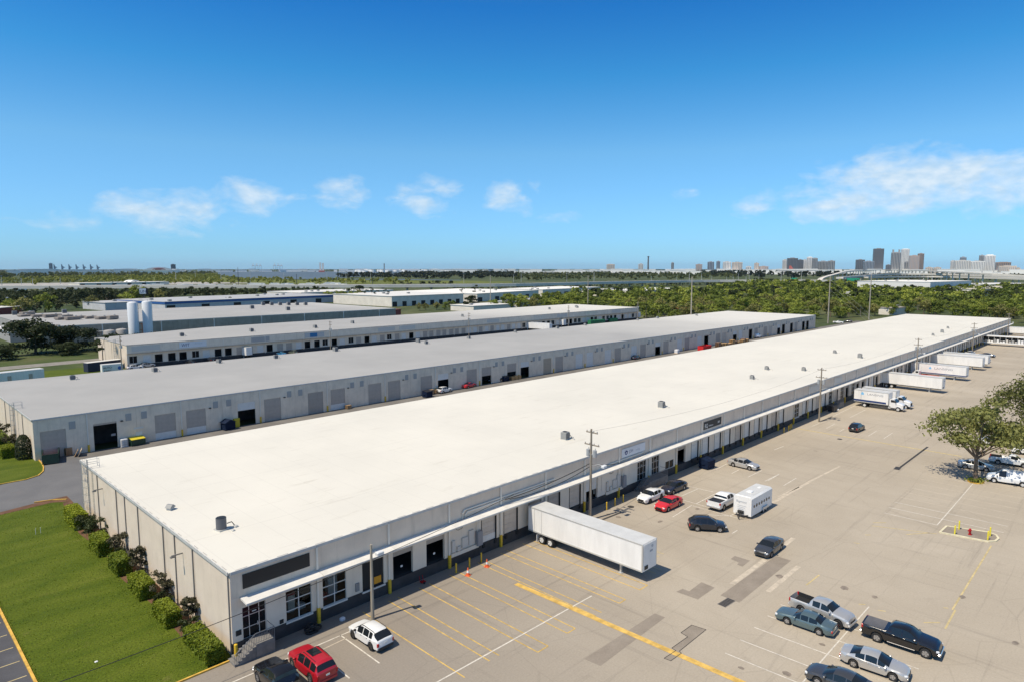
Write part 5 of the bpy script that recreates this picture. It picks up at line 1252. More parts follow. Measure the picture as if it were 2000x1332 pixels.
for (x, y), kind, lab in [((24.1, 62.2), 'r', 'dark round air conditioner near the front corner of the white roof'), ((72.9, 60.5), 's', 'grey square air conditioner left of the transformer pole on the white roof'), ((102.1, 62.5), 's', 'small grey air conditioner alone in the middle of the white roof'),
        ((142.9, 64.4), 's', 'grey air conditioner left of the pair in the middle of the white roof'), ((158.7, 67.9), 's', 'small air conditioner farthest back of the middle group on the white roof'), ((163.4, 60.8), 's', 'small air conditioner nearest the gutter of the middle group'), ((203.8, 67.2), 's', 'dark boxy air conditioner behind the middle group on the white roof'),
        ((198.0, 58.6), 'b', 'large dark air conditioner near the gutter above the docked trailers'), ((282.6, 59.2), 's', 'small air conditioner with side pipes towards the far end of the white roof'), ((298.7, 59.6), 'b', 'last but one air conditioner at the far end of the white roof'), ((320.9, 62.1), 's', 'last air conditioner at the far end of the white roof')]:
    ac_unit((x, y), TOP, lab, round_=kind == 'r', rz=0.2, s=1.05 if kind == 'b' else (0.78 if x > 120 else 0.95), group='rooftop units on the white roof')
v = thing('roof_vent', 'low hooded vent near the edge of the white roof above the shrubs', 'vent', (22.6, 71.3, TOP + 0.002), 0.5)
MB().box(-0.28, 0.28, -0.25, 0.25, 0, 0.25).build('curb', ac_l, v); MB().side([(-0.4, 0.251), (0.4, 0.251), (0.1, 0.55), (-0.1, 0.55)], -0.35, 0.35).build('hood', ac_g, v)
for i, (x, y) in enumerate([(36.6, 175.6), (53.5, 174.5), (70.6, 178.6), (85.5, 176.4), (105.8, 178.9), (138.2, 180.1), (137.3, 174.5), (158.1, 176.4), (186.3, 180.5), (211.5, 180.3), (231.4, 181.2), (272.2, 181), (289.9, 181), (321.4, 176.7)]):
    ac_unit((x, y), TOP2, ['dark air conditioner nearest the lawn end of the grey roof', 'small dark unit above the small white lettered trailer on the grey roof', 'second small unit along the back of the grey roof', 'dark unit beside the grey roof stain', 'pale pair-mounted unit in front of the pole on the grey roof', 'pale wide unit at the middle back of the grey roof', 'dark unit beside the pale wide one on the grey roof', 'small unit past the middle of the grey roof'][i] if i < 8 else 'small dark rooftop unit along the far half of the grey roof', rz=0.3 * (i % 3), s=1.1 if i in (4, 5) else 0.9, group='rooftop units on the grey roof')
for i, (x, y) in enumerate([(87.4, 253.2), (112.9, 252.5), (138.2, 249.1), (161.7, 258.2), (223.6, 254.1), (299.5, 261.6), (323.3, 259.5), (327.1, 263.4)]):
    ac_unit((x, y), TOP3, ['dark rooftop unit above the company board', 'dark rooftop unit left of the two pale ones on the far dock roof', 'pale rooftop unit with a box beside it on the far dock roof', 'small dark cube on the far dock roof'][i] if i < 4 else 'small dark rooftop unit on the far half of the far dock roof', rz=0.2 * i, s=1.15, group='rooftop units on the far dock roof')

# ------------------------------------------------------------------ signs on the fascias
sign_white = M('sign_white', (0.74, 0.74, 0.75), 0.5); sign_black = M('sign_black', (0.013, 0.013, 0.014), 0.6); ink = M('ink_black', (0.02, 0.02, 0.03), 0.6); ink_navy = M('ink_navy', (0.03, 0.05, 0.16), 0.6); ink_pale = M('ink_pale', (0.52, 0.53, 0.55), 0.6)
def wall_sign(name, label, x0, x1, z0, z1, y, mat, frame=None):
    t = thing(name, label, 'sign', (x0, y, z0))
    MB().box(0, x1 - x0, -0.06, -0.002, 0, z1 - z0).build('panel', mat, t)
    if frame: MB().box(-0.06, x1 - x0 + 0.06, -0.075, -0.061, -0.06, 0).box(-0.06, x1 - x0 + 0.06, -0.075, -0.061, z1 - z0, z1 - z0 + 0.06).build('frame', frame, t)
    return t
FY = 52.67
RX = (R_(90), 0, 0)
wall_sign('fascia_sign', 'long blank black sign panel on the fascia at the near corner', 21.9, 27.95, 5.62, 6.86, FY, sign_black)
t = wall_sign('fascia_sign', 'white company sign reading JDM with a dark leaf emblem', 75.95, 81.8, 5.55, 6.75, FY, sign_white, ac_l)
lettering('JDM', 0.62, ink_grey, t, (1.75, -0.063, 0.38), RX, sx=0.9)
lettering('racing', 0.42, ink_pale, t, (3.4, -0.063, 0.40), RX)
e = MB()
for k, a in enumerate((150, 115, 75, 40)):
    c, s = math.cos(R_(a)), math.sin(R_(a)); r0, r1 = 0.1, 0.48
    e.add([(c*r0, -0.064, s*r0*0.9), (c*(r0+r1)/2 - s*0.11, -0.064, s*(r0+r1)/2 + c*0.11), (c*r1, -0.064, s*r1), (c*(r0+r1)/2 + s*0.11, -0.064, s*(r0+r1)/2 - c*0.11)], [(0,1,2,3)])
e.add([(-.42, -.064, .25), (-.3, -.064, -.1), (0, -.064, -.28), (.3, -.064, -.1), (.42, -.064, .25), (.2, -.064, 0), (0, -.064, -.1), (-.2, -.064, 0)], [(0,1,7), (1,2,6,7), (2,3,5,6), (3,4,5)])
e.build('emblem', ink_navy, t, (1.05, 0, 0.5))
t = wall_sign('fascia_sign', 'black company sign with white letters RQ and a number at its right end', 99.3, 105.4, 5.45, 6.75, FY, M('sign_dark_grey', (0.03, 0.03, 0.03), 0.6))
lettering('RQ', 0.95, cone_w, t, (0.3, -0.063, 0.26), RX, sx=0.8); lettering('LIVING co', 0.34, cone_w, t, (1.7, -0.063, 0.32), RX); lettering('300', 0.5, cone_w, t, (4.75, -0.063, 0.42), RX)
t = wall_sign('fascia_sign', 'blank beige sign frame on the fascia right of the white company sign', 83.9, 89.6, 5.5, 6.8, FY, wall_beige, wall_light)
for (xa, lab) in ((145.5, 'pale blank board on the fascia at the utility pole by the yellow dividing line'), (160.2, 'pale blank board on the fascia above the first box truck'), (185.6, 'pale blank board on the fascia above the first white trailer')):
    wall_sign('fascia_sign', lab, xa, xa + 5.5, 5.5, 6.8, FY, M('board_pale', (0.62, 0.58, 0.52), 0.7), wall_light)
t = wall_sign('company_board', 'white board lettered WIT in dark blue on the far dock warehouse', 80.6, 89.6, 5.3, 7.2, 236.3, sign_white, ac_l)
lettering('WIT', 1.45, ink_navy, t, (0.7, -0.063, 0.4), RX, sx=0.95); lettering('Wholesale', 0.6, ink_pale, t, (5.0, -0.063, 0.95), RX)
t = wall_sign('company_board', 'white board with a bright blue block on the far dock warehouse', 126.6, 135.0, 5.3, 7.1, 236.3, M('board_greyish', (0.5, 0.5, 0.49), 0.7))
MB().box(2.3, 5.4, -0.08, -0.061, 0.1, 1.7).build('logo_block', M('logo_blue', (0.02, 0.16, 0.36), 0.5), t)
wall_sign('company_board', 'faded board with grey letters on the far dock warehouse left of the blue block', 105.5, 112.4, 5.3, 7.0, 236.3, M('board_faded', (0.42, 0.40, 0.38), 0.8))
for xa, lab in ((160.5, 'first pale blank board near the middle of the far dock warehouse'), (171.5, 'second pale blank board near the middle of the far dock warehouse'), (224.0, 'white board at the pole on the far dock warehouse'), (277, 'pale blank board at the far part of the far dock warehouse'), (328, 'last pale blank board of the far dock warehouse'), (66, 'empty pale board at the near corner of the far dock warehouse')):
    wall_sign('company_board', lab, xa, xa + 8.5, 5.4, 7.1, 236.3, M('board_pale', (0, 0, 0)))
t = thing('wall_number', 'dark building letters high on the cream end wall beside the caged ladder', 'sign', (20.86, 97.9, 5.2))
lettering('BLDG-A', 0.95, ink_grey, t, (-0.004, -0.1, 0.75), (R_(90), 0, R_(-90)), sx=0.72); lettering('No. 1', 0.7, ink_grey, t, (-0.004, -0.5, -0.35), (R_(90), 0, R_(-90)), sx=0.75)
# roadside sign behind the silos
t = thing('pole_sign', 'tall roadside sign with a white and blue face on a post behind the silos', 'sign', ((192.13, 643.22, 13.57)[0], (192.13, 643.22, 13.57)[1], 0), R_(-20))
hs = (192.13, 643.22, 13.57)[2]
MB().cyl((0, 0, 0), 0.4, hs - 4.2, 10).build('post', steel, t); MB().bev(-3.4, 3.4, -0.5, 0.5, hs - 4.2, hs + 1.2, 0.1).build('cabinet', sign_black, t); MB().box(-3.2, 1.9, -0.54, -0.501, hs - 3.9, hs + 0.9).build('face', sign_white, t)
lettering('UN', 3.4, ink_navy, t, (-2.9, -0.55, hs - 2.9), RX)

# ------------------------------------------------------------------ bins, pallets and clutter
def dumpster(loc, rz, mat, lid, label, L=2.0, W=1.4, H=1.35):
    t = thing('dumpster', label, 'dumpster', (loc[0], loc[1], 0), R_(rz))
    MB().add([(-L/2, -W/2 + .1, .12), (L/2, -W/2 + .1, .12), (L/2, W/2, .12), (-L/2, W/2, .12), (-L/2, -W/2, H - .25), (L/2, -W/2, H - .25), (L/2, W/2, H), (-L/2, W/2, H)], [(0,3,2,1), (4,5,6,7), (0,1,5,4), (1,2,6,5), (2,3,7,6), (3,0,4,7)]).build('bin', mat, t)
    for s in (-1, 1): MB().add([(s*L/4 - L/4 + .02, -W/2 - .05, H - .24), (s*L/4 + L/4 - .02, -W/2 - .05, H - .24), (s*L/4 + L/4 - .02, W/2, H + .03), (s*L/4 - L/4 + .02, W/2, H + .03), (s*L/4 - L/4 + .02, -W/2 - .05, H - .18), (s*L/4 + L/4 - .02, -W/2 - .05, H - .18), (s*L/4 + L/4 - .02, W/2, H + .1), (s*L/4 - L/4 + .02, W/2, H + .1)], [(0,3,2,1), (4,5,6,7), (0,1,5,4), (1,2,6,5), (2,3,7,6), (3,0,4,7)]).build('lid', lid, t)
    for s in (-1, 1): MB().box(min(s*L/2, s*(L/2+.12)), max(s*L/2, s*(L/2+.12)), -0.25, 0.35, 0.75, 0.9).build('lift_pocket', mat, t)
    for x in (-L/2 + .2, L/2 - .2):
        for y in (-W/2 + .2, W/2 - .2): MB().box(x - .06, x + .06, y - .06, y + .06, 0, .119).build('caster', black_plastic, t)
    return t
navy_bin = M('navy_bin', (0.007, 0.015, 0.04), 0.7, var=0.2, scale=2, spec=0.15); green_bin = M('dark_green_bin', (0.012, 0.045, 0.028), 0.5, var=0.2, scale=2); lid_b = M('lid_black', (0.02, 0.02, 0.025), 0.5); lid_y = M('lid_yellow', (0.62, 0.50, 0.03), 0.5)
d = dumpster((96.8, 50.5), -4, navy_bin, navy_bin, 'navy blue dumpster with a white notice under the canopy near the lone silver sedan', 2.1, 1.7, 1.6)
MB().box(1.053, 1.06, -0.5, 0.3, 0.5, 1.1).build('notice', sheet_m, d)
MB().box(0.1, 0.8, -0.74, -0.70, 0.5, 1.0).build('notice', sheet_m, d)
dumpster((36.88, 132.15), 4, green_bin, lid_y, 'green dumpster with a yellow lid by the dark open doorway in the alley', 2.4, 1.6, 1.4)
t = thing('dumpster', 'navy peaked-roof dumpster by the yellow crates in the alley', 'dumpster', (*(53.45, 131.96), 0), R_(10))
MB().box(-1.1, 1.1, -0.8, 0.8, 0.1, 1.5).build('bin', navy_bin, t); MB().side([(-1.3, 1.501), (1.3, 1.501), (0, 2.15)], -0.95, 0.95).build('lid', navy_bin, t)
dumpster((102.57, 130.03), 10, navy_bin, lid_b, 'navy dumpster beside the cardboard pile in the alley', 2.2, 1.6, 1.7)
dumpster((132.95, 132.91), 10, navy_bin, lid_b, 'navy dumpster with a white label beside the orange pallets in the alley', 2.0, 1.5, 1.6)
t = thing('waste_skip', 'open dark green waste skip with a rusty inside and white sacks', 'skip', (*(23.57, 131.69), 0), R_(78))
rust = M('rust', (0.20, 0.075, 0.035), 0.9, var=0.4, scale=1.5)
L, W, H = 6.0, 2.3, 1.7
MB().box(-L/2, L/2, -W/2, -W/2 + .08, .15, H).box(-L/2, L/2, W/2 - .08, W/2, .15, H).box(-L/2, -L/2 + .08, -W/2 + .081, W/2 - .081, .15, H).box(L/2 - .08, L/2, -W/2 + .081, W/2 - .081, .15, H).build('walls', green_bin, t)
MB().box(-L/2 + .081, L/2 - .081, -W/2 + .081, W/2 - .081, .16, .2).box(-L/2 + .082, L/2 - .082, -W/2 + .082, -W/2 + .1, .21, H - .1).box(-L/2 + .082, L/2 - .082, W/2 - .1, W/2 - .082, .21, H - .1).build('lining', rust, t)
for i in range(7): MB().box(-.05, .05, -W/2 - .08, -W/2 - .001, .2, H - .1).build('rib', green_bin, t, (-L/2 + .4 + i * .87, 0, 0))
o = MB(); rr = random.Random(2)
for i in range(6): o.bev(-2.4 + i * .35, -1.7 + i * .35, -0.6 + rr.uniform(-.3, .3), 0.3, .22, .8 + rr.uniform(0, .5), .18)
tag(o.build('waste_sacks', sign_white, None, (*(23.57, 131.69), 0.0)), 'heap of white sacks inside the open dark green skip', 'waste sacks'); bpy.context.scene.collection.objects[-1].rotation_euler = (0, 0, R_(78))
card = M('cardboard', (0.34, 0.22, 0.12), 0.85, var=0.25, scale=2); timber_m = M('fresh_timber', (0.46, 0.29, 0.13), 0.8, var=0.2, scale=2); dark_timber = M('brown_timber', (0.26, 0.15, 0.09), 0.85, var=0.25, scale=2)
def pallet(loc, rz, n, label, mat, group, L=1.2, W=1.0):
    t = thing('pallet_stack', label, 'pallets', (loc[0], loc[1], 0), R_(rz), group)
    me = mb = None
    for i in range(n):
        z = i * 0.15
        if me is None:
            me = MB().box(-L/2, L/2, -W/2, W/2, 0.11, 0.14).build('deck', mat, t, (0, 0, z)); mb = MB().box(-L/2, L/2, -0.05, 0.05, 0.0, 0.109).build('bearer', mat, t, (0, -W/2 + .06, z)); mesh_copy(mb, t, (0, W/2 - .06, z)); mesh_copy(mb, t, (0, 0, z))
        else:
            mesh_copy(me, t, (0, 0, z))
            for y in (-W/2 + .06, 0, W/2 - .06): mesh_copy(mb, t, (0, y, z))
    return t
pallet((26.34, 133.30), 20, 9, 'stack of brown pallets beside the open green skip', card, 'pallets in the alley')
t = thing('cardboard_sheet', 'large pale cardboard sheet leaning on the pallets by the green skip', 'cardboard', (*(27.35, 131.35), 0), R_(-15)); MB().side([(0, 0), (0.06, 0), (0.66, 1.2), (0.6, 1.2)], -0.9, 0.9).build('sheet', M('pale_card', (0.5, 0.40, 0.28), 0.85, var=.2, scale=2), t); MB().side([(-.5, 0), (-.44, 0), (.1, 1.1), (.04, 1.1)], -.6, .9).build('sheet', card, t)
for i, (p, n, lab) in enumerate([((80.94, 131.93), 6, 'single brown pallet stack against a roller door of the grey warehouse'), ((105.35, 132.07), 9, 'cardboard and pallet pile beside the navy dumpster in the alley'), ((107.17, 132.23), 7, 'lower pallet pile next to the white suv in the alley')]): pallet(p, 8, n, lab, card, 'pallets in the alley')
for i in range(3): pallet((*[v + (i * 1.4 if k == 0 else 0) for k, v in enumerate((135.66, 132.67))],), 4, 7 + i % 2, ['orange pallet stack by the half-open door in the alley, nearest', 'orange pallet stack by the half-open door, middle', 'orange pallet stack by the half-open door, farthest'][i], timber_m, 'pallets in the alley')
rr = random.Random(11); base = (249.29, 127.03)
for i in range(11):
    pallet((base[0] + i * 2.55, base[1] + rr.uniform(-.8, .8)), rr.uniform(-8, 8), rr.choice([9, 12, 14, 16]), 'stack of timber pallets in the long row by the red skip', timber_m if i % 3 else dark_timber, 'timber stacks by the red skip', 2.2, 1.6)
base = (343.84, 139.06)
for i in range(4): pallet((base[0] + i * 5.4, base[1]), rr.uniform(-4, 4), 13, 'long stack of brown boards at the far end of the grey warehouse', dark_timber if i % 2 else timber_m, 'board stacks at the far end', 5.0, 2.0)
t = thing('waste_skip', 'bright red open skip in the alley', 'skip', (*(239.27, 127.54), 0), R_(2)); red_skip = M('red_skip', (0.60, 0.02, 0.02), 0.5)
MB().box(-3.5, 3.5, -1.2, -1.1, .1, 1.9).box(-3.5, 3.5, 1.1, 1.2, .1, 1.9).box(-3.5, -3.4, -1.099, 1.099, .1, 1.9).box(3.4, 3.5, -1.099, 1.099, .1, 1.9).build('walls', red_skip, t); MB().box(-3.39, 3.39, -1.09, 1.09, .11, .3).build('floor', rust, t)
for i in range(8): MB().box(-.06, .06, -1.3, -1.201, .2, 1.8).build('rib', red_skip, t, (-3.1 + i * .88, 0, 0))
t = thing('plastic_tank', 'white plastic tank on a pallet in the alley', 'tank', (*(223.11, 130.34), 0)); MB().bev(-.8, .8, -.7, .7, .15, 1.5, .12).build('tank', sign_white, t); MB().box(-.9, .9, -.8, .8, 0, .149).build('pallet', timber_m, t)
t = thing('plastic_tank', 'white caged container tank beside the dark open doorway', 'tank', (*(34.74, 132.32), 0), R_(5)); MB().bev(-.55, .55, -.5, .5, .15, 1.5, .1).build('tank', M('tank_white', (.62, .62, .62), .5), t); MB().box(-.62, .62, -.57, .57, 0, .149).build('pallet', galv, t)
for z in (.5, .9, 1.3): MB().box(-.6, .6, -.56, -.53, z, z + .05).build('cage_bar', galv, t)
for x in (-.55, 0, .55): MB().box(x - .02, x + .02, -.585, -.561, .15, 1.5).build('cage_bar', galv, t)
t = thing('crate_stack', 'stack of yellow plastic crates beside the peaked navy dumpster', 'crates', (*(55.45, 133.03), 0), R_(6))
for i in range(4): MB().bev(-.6, .6, -.5, .5, 0, .44, .04).build('crate', lid_y, t, (.03 * (i % 2), 0, .45 * i))
t = thing('open_pallet_box', 'pale wheeled machine standing at the wall between two doors in the alley', 'machine', (*(187.94, 157.70), 0)); MB().bev(-.8, .8, -.5, .5, .2, 2.2, .1).build('casing', ac_l, t); MB().box(-.7, .7, -.4, .4, 0, .199).build('base', steel, t)
dumpster((156.0, 51.2), 0, lid_b, lid_b, 'black covered bin against the wall before the box trucks', 2.0, 1.3, 1.4)
t = thing('tyre_heap', 'heap of dark old tyres lying against the plinth near the first corner bay', 'tyres', (27.2, 51.6, 0))
for i in range(5): MB().tube([(0.33 * math.cos(a), 0.33 * math.sin(a), 0.1) for a in [2*math.pi*k/14 for k in range(15)]], 0.1, 8).build('tyre', tyre_m, t, (0.35 * (i % 3), 0.2 * (i // 3), 0.2 * (i // 2)))
t = thing('red_hand_truck', 'small red hand truck left by the dark open dock', 'hand truck', ((40.02, 51.92)[0], (40.02, 51.92)[1], 0)); MB().box(-.25, .25, -.2, .2, .12, .2).tube([(-.2, .2, .2), (-.2, .35, .7)], .03).tube([(.2, .2, .2), (.2, .35, .7)], .03).build('frame', lamp_red, t)
for s in (-1, 1): wheel(t, -.0, s * .25, .12, s, .08, rim_d)
# pale sacks and scraps of litter by the docks
for i, (p, lab) in enumerate([((30.4, 51.5), 'white crumpled sack on the asphalt under the second tall window'), ((158.6, 50.9), 'white crumpled sack by the wall near the black covered bin')]):
    tag(MB().bev(-.25, .25, -.2, .2, 0, .28, .1).build('litter_sack', sign_white, None, (*p, 0)), lab, 'sack')
# the railing behind the shrubs and small things on the lawn
t = thing('croquet_hoops', 'pair of thin pale hoops stuck in the lawn', 'hoops', (*(15.22, 95.45), 0.012))
for x in (-.25, .25): MB().tube([(x, 0, 0), (x, 0, .75), (x + .1, 0, .8)], .025).build('hoop', frame_m, t)
tag(MB().bev(-.4, .4, -.25, .25, 0, .12, .03).build('meter_lid', ac_l, None, (*(19.32, 83.51), .02)), 'small grey meter lid in the grass beside the third shrub', 'meter lid')
for p, lab in [((19.41, 76.48), 'white pebble-like scrap by the shrubs'), ((12.77, 60.15), 'white scrap of paper on the lawn')]: tag(MB().bev(-.12, .12, -.1, .1, 0, .06, .03).build('paper_scrap', sign_white, None, (*p, .012)), lab, 'litter')

# ------------------------------------------------------------------ vegetation
def quads_mesh(name, centres, normals, sizes, mat, rng, aspect=1.4):
    """many small leaf-clump faces, each a bent quad, as one mesh"""
    n = len(centres)
    a = rng.normal(size=(n, 3)); t = np.cross(normals, a); t /= np.linalg.norm(t, axis=1, keepdims=True) + 1e-9
    b = np.cross(normals, t)
    h = sizes[:, None] * 0.5
    droop = normals * h * rng.uniform(-0.5, 0.5, (n, 1))
    v = np.stack([centres - t*h*aspect - b*h*0.5, centres + b*h*0.15 - b*h*0.95 + droop, centres + t*h*aspect + b*h*0.3, centres - t*h*0.2 + b*h*0.95 + droop], axis=1).reshape(-1, 3)
    me = bpy.data.meshes.new(name)
    me.vertices.add(4*n); me.vertices.foreach_set('co', v.astype(np.float32).ravel())
    me.loops.add(4*n); me.loops.foreach_set('vertex_index', np.arange(4*n, dtype=np.int32))
    me.polygons.add(n); me.polygons.foreach_set('loop_start', np.arange(0, 4*n, 4, dtype=np.int32))
    me.polygons.foreach_set('loop_total', np.full(n, 4, dtype=np.int32))
    me.update(calc_edges=True); me.materials.append(mat)
    return me
def crown_points(rng, n, R, H, z0, lobes, spread=0.7, flat=1.0, hollow=0.55):
    """points on the shells of overlapping lobes inside an ellipsoidal crown"""
    lc = []
    for i in range(lobes):
        th = rng.uniform(0, 2*math.pi); rr = R * spread * math.sqrt(rng.uniform(0.02, 1)); zz = rng.uniform(-0.5, 0.5) * H * (1 - 0.6 * (rr / R) ** 2)
        lc.append((rr*math.cos(th), rr*math.sin(th), z0 + H/2 + zz, R * rng.uniform(0.26, 0.46)))
    lc = np.array(lc)
    k = rng.integers(0, lobes, n)
    d = rng.normal(size=(n, 3)); d /= np.linalg.norm(d, axis=1, keepdims=True)
    d[:, 2] = np.where(rng.uniform(size=n) < 0.72, np.abs(d[:, 2]), d[:, 2])
    rad = lc[k, 3:4] * rng.uniform(hollow, 1.08, (n, 1))
    p = lc[k, :3] + d * rad * np.array([1, 1, 0.72 * flat])
    nn = d + rng.normal(scale=0.55, size=(n, 3)); nn /= np.linalg.norm(nn, axis=1, keepdims=True)
    return p, nn, lc
leaf_mid = leaf_mat('leaves_mid_green', (0.038, 0.064, 0.010), (0.24, 0.285, 0.048))
leaf_lite = leaf_mat('leaves_light_green', (0.065, 0.098, 0.010), (0.33, 0.365, 0.06))
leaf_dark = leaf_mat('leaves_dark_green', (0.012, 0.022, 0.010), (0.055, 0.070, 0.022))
leaf_olive = leaf_mat('leaves_olive', (0.055, 0.064, 0.014), (0.29, 0.275, 0.085))
leaf_hedge = leaf_mat('leaves_hedge_lime', (0.055, 0.095, 0.008), (0.27, 0.31, 0.02), scale=3.0)
leaf_shrub = leaf_mat('leaves_shrub_dull', (0.025, 0.03, 0.014), (0.11, 0.10, 0.055), scale=3.0)
leaf_broad = leaf_mat('leaves_broad_tree', (0.05, 0.06, 0.012), (0.27, 0.275, 0.085), scale=1.2)
leaf_palm = leaf_mat('palm_fronds', (0.04, 0.055, 0.012), (0.20, 0.21, 0.06))
bark = M('bark', (0.14, 0.105, 0.075), 0.95, var=0.35, scale=3, streak=(4, 4, 0.7)); bark_pale = M('bark_pale', (0.22, 0.19, 0.15), 0.95, var=0.3, scale=3)
def trunk_mb(rng, h, r, lc=None, limbs=4, lean=0.0):
    mb = MB(); pts = [(0, 0, 0), (lean*0.3, 0.05*r, h*0.5), (lean, 0, h)]
    mb.tube(pts, [r*1.25, r*0.9, r*0.7], 8)
    if lc is not None:
        for c in lc[:limbs]:
            mb.tube([(lean, 0, h*0.92), (lean*.5 + c[0]*0.45, c[1]*0.45, h + (c[2]-h)*0.55), (c[0], c[1], c[2])], [r*0.55, r*0.35, r*0.12], 5)
    return mb
class Species:
    def __init__(s, name, seed, n, R, H, z0, lobes, leaf, mat, r, label, **k):
        s.name = name; rng = np.random.default_rng(seed)
        p, nn, lc = crown_points(rng, n, R, H, z0, lobes, **k)
        s.crown = quads_mesh('crown', p, nn, rng.uniform(0.6, 1.3, n) * leaf, mat, rng)
        s.trunk = trunk_mb(rng, z0 + H*0.25, r, lc, 5)
        s.tme = None; s.label = label; s.pts = (p, nn, leaf); s.mat = mat
    def plant(s, x, y, sc=1.0, rz=0.0, z=0.0, label=None, group=None, sz=None):
        t = thing(s.name, label or s.label, 'tree', (x, y, z), rz, group); t.scale = (sc, sc, sc if sz is None else sz)
        c = bpy.data.objects.new('crown', s.crown); COL.objects.link(c); c.parent = t
        if s.tme is None:
            o = s.trunk.build('trunk', bark, t, smooth=60); s.tme = o.data
        else:
            o = bpy.data.objects.new('trunk', s.tme); COL.objects.link(o); o.parent = t
        return t
oak = [Species('leafy_tree', 20 + i, 950, 5.2, 7.2, 1.0, 12, 0.62, (leaf_mid, leaf_mid, leaf_lite, leaf_olive)[i], 0.28, 'leafy green tree in the wood beyond the warehouses') for i in range(4)]
dark = [Species('dark_tree', 40 + i, 850, 5.0, 7.2, 0.8, 11, 0.62, leaf_dark, 0.3, 'dark bushy tree beyond the grey roofs') for i in range(2)]
pine = Species('tall_thin_tree', 60, 420, 2.8, 7.0, 7.0, 7, 0.55, leaf_dark, 0.22, 'tall thin-crowned tree in front of the pale warehouses', spread=0.8)
# palms of the wood: a ringed trunk and a head of arching fronds
def palm_mesh(seed, n=26, L=2.4):
    rng = np.random.default_rng(seed); C = []; Nn = []
    for i in range(n):
        a = rng.uniform(0, 2*math.pi); up = rng.uniform(-0.5, 0.9)
        for k in range(7):
            u = (k + 0.5) / 7; r = L * u * math.cos(up * 0.6); z = L * (u * up * 0.9 - 0.75 * u * u)
            C.append((r*math.cos(a), r*math.sin(a), z)); Nn.append((-0.5*math.cos(a) + rng.normal()*.4, -0.5*math.sin(a) + rng.normal()*.4, 1))
    C = np.array(C); Nn = np.array(Nn); Nn /= np.linalg.norm(Nn, axis=1, keepdims=True)
    return quads_mesh('fronds', C, Nn, rng.uniform(.35, .6, len(C)), leaf_palm, rng, 1.7)
palm_me = palm_mesh(3); palm_tr = None
def palm(x, y, h, label, group, rz):
    global palm_tr
    t = thing('palm_tree', label, 'palm', (x, y, -0.05), rz, group); s = h / 8.0; t.scale = (1, 1, s)
    c = bpy.data.objects.new('fronds', palm_me); COL.objects.link(c); c.parent = t; c.location = (0, 0, 8.0); c.scale = (1, 1, 1/s)
    if palm_tr is None:
        o = MB().tube([(0,0,0), (0.1,0,4), (0,0,8)], [0.22, 0.17, 0.15], 7).build('trunk', bark_pale, t, smooth=60); palm_tr = o.data
    else:
        o = bpy.data.objects.new('trunk', palm_tr); COL.objects.link(o); o.parent = t
    return t

# --- the broad tree over the parked vans at the right
def big_tree(x, y, H, R, label, seed, n, lean=(0, 0), leafsize=0.34, flat=0.8, mat=leaf_olive):
    rng = np.random.default_rng(seed)
    t = thing('broad_tree', label, 'tree', (x, y, 0))
    p, nn, lc = crown_points(rng, n, R, H * 0.66, H * 0.30, 30, spread=0.86, flat=flat, hollow=0.35)
    p[:, 0] += lean[0]; p[:, 1] += lean[1]; lc[:, 0] += lean[0]; lc[:, 1] += lean[1]
    c = bpy.data.objects.new('crown', quads_mesh('crown', p, nn, rng.uniform(0.6, 1.3, n) * leafsize, mat, rng)); COL.objects.link(c); c.parent = t
    mb = MB(); r = 0.30
    mb.tube([(0, 0, 0), (0.08, 0.1, 1.2), (-0.05 + lean[0]*.2, 0.1 + lean[1]*.2, H * 0.32)], [r*1.3, r, r*0.8], 9)
    for cc in lc[:14]:
        z0 = H * rng.uniform(0.26, 0.34)
        mb.tube([(lean[0]*.2, lean[1]*.2, z0), (cc[0]*0.45, cc[1]*0.45, z0 + (cc[2]-z0)*0.6), (cc[0]*.8, cc[1]*.8, cc[2] - .2), (cc[0], cc[1], cc[2] + 0.3)], [r*0.5, r*0.33, r*0.18, 0.04], 6)
    mb.build('trunk', bark, t, smooth=60)
    return t
big_tree(118.9, 18.0, 12.2, 6.9, 'broad open-crowned tree on the small kerbed island at the right of the lot', 5, 7600, lean=(3.0, 0.8), mat=leaf_broad)
tr2 = [((146.5, 12.5), 13.5, 7.6, 'second broad tree behind the open-crowned tree at the edge of the picture', 8, 7000), ((163.5, 11.0), 13.0, 7.2, 'farthest broad tree at the right edge above the parked vans', 9, 6000), ((133.5, 7.5), 12.5, 7.0, 'broad tree crown cut off by the right edge behind the cargo van', 10, 6000)]
for (p, h, r, lab, sd, n) in tr2: big_tree(p[0], p[1], h, r, lab, sd, n, mat=leaf_broad)
isl2 = [(118.9 + 1.3 * math.cos(a), 18.0 + 1.0 * math.sin(a)) for a in [2*math.pi*i/12 for i in range(12)]]
g = MB(); g.sheet(isl2, 0.1); struct('tree_island', g, mulch_mat)
kerb(isl2 + [isl2[0]], 0.2, 0.13, kerb_yellow)
rng = np.random.default_rng(77)
p = np.column_stack([118.9 + rng.normal(scale=0.6, size=300), 18.0 + rng.normal(scale=0.5, size=300), rng.uniform(0.1, 0.6, 300)]); nn = rng.normal(size=(300, 3)); nn /= np.linalg.norm(nn, axis=1, keepdims=True)
tag(bpy.data.objects.new('island_weeds', quads_mesh('island_weeds', p, nn, rng.uniform(.12, .3, 300), leaf_lite, rng)), 'low weeds round the foot of the open-crowned tree', 'weeds', kind='stuff'); COL.objects.link(bpy.data.objects['island_weeds'])

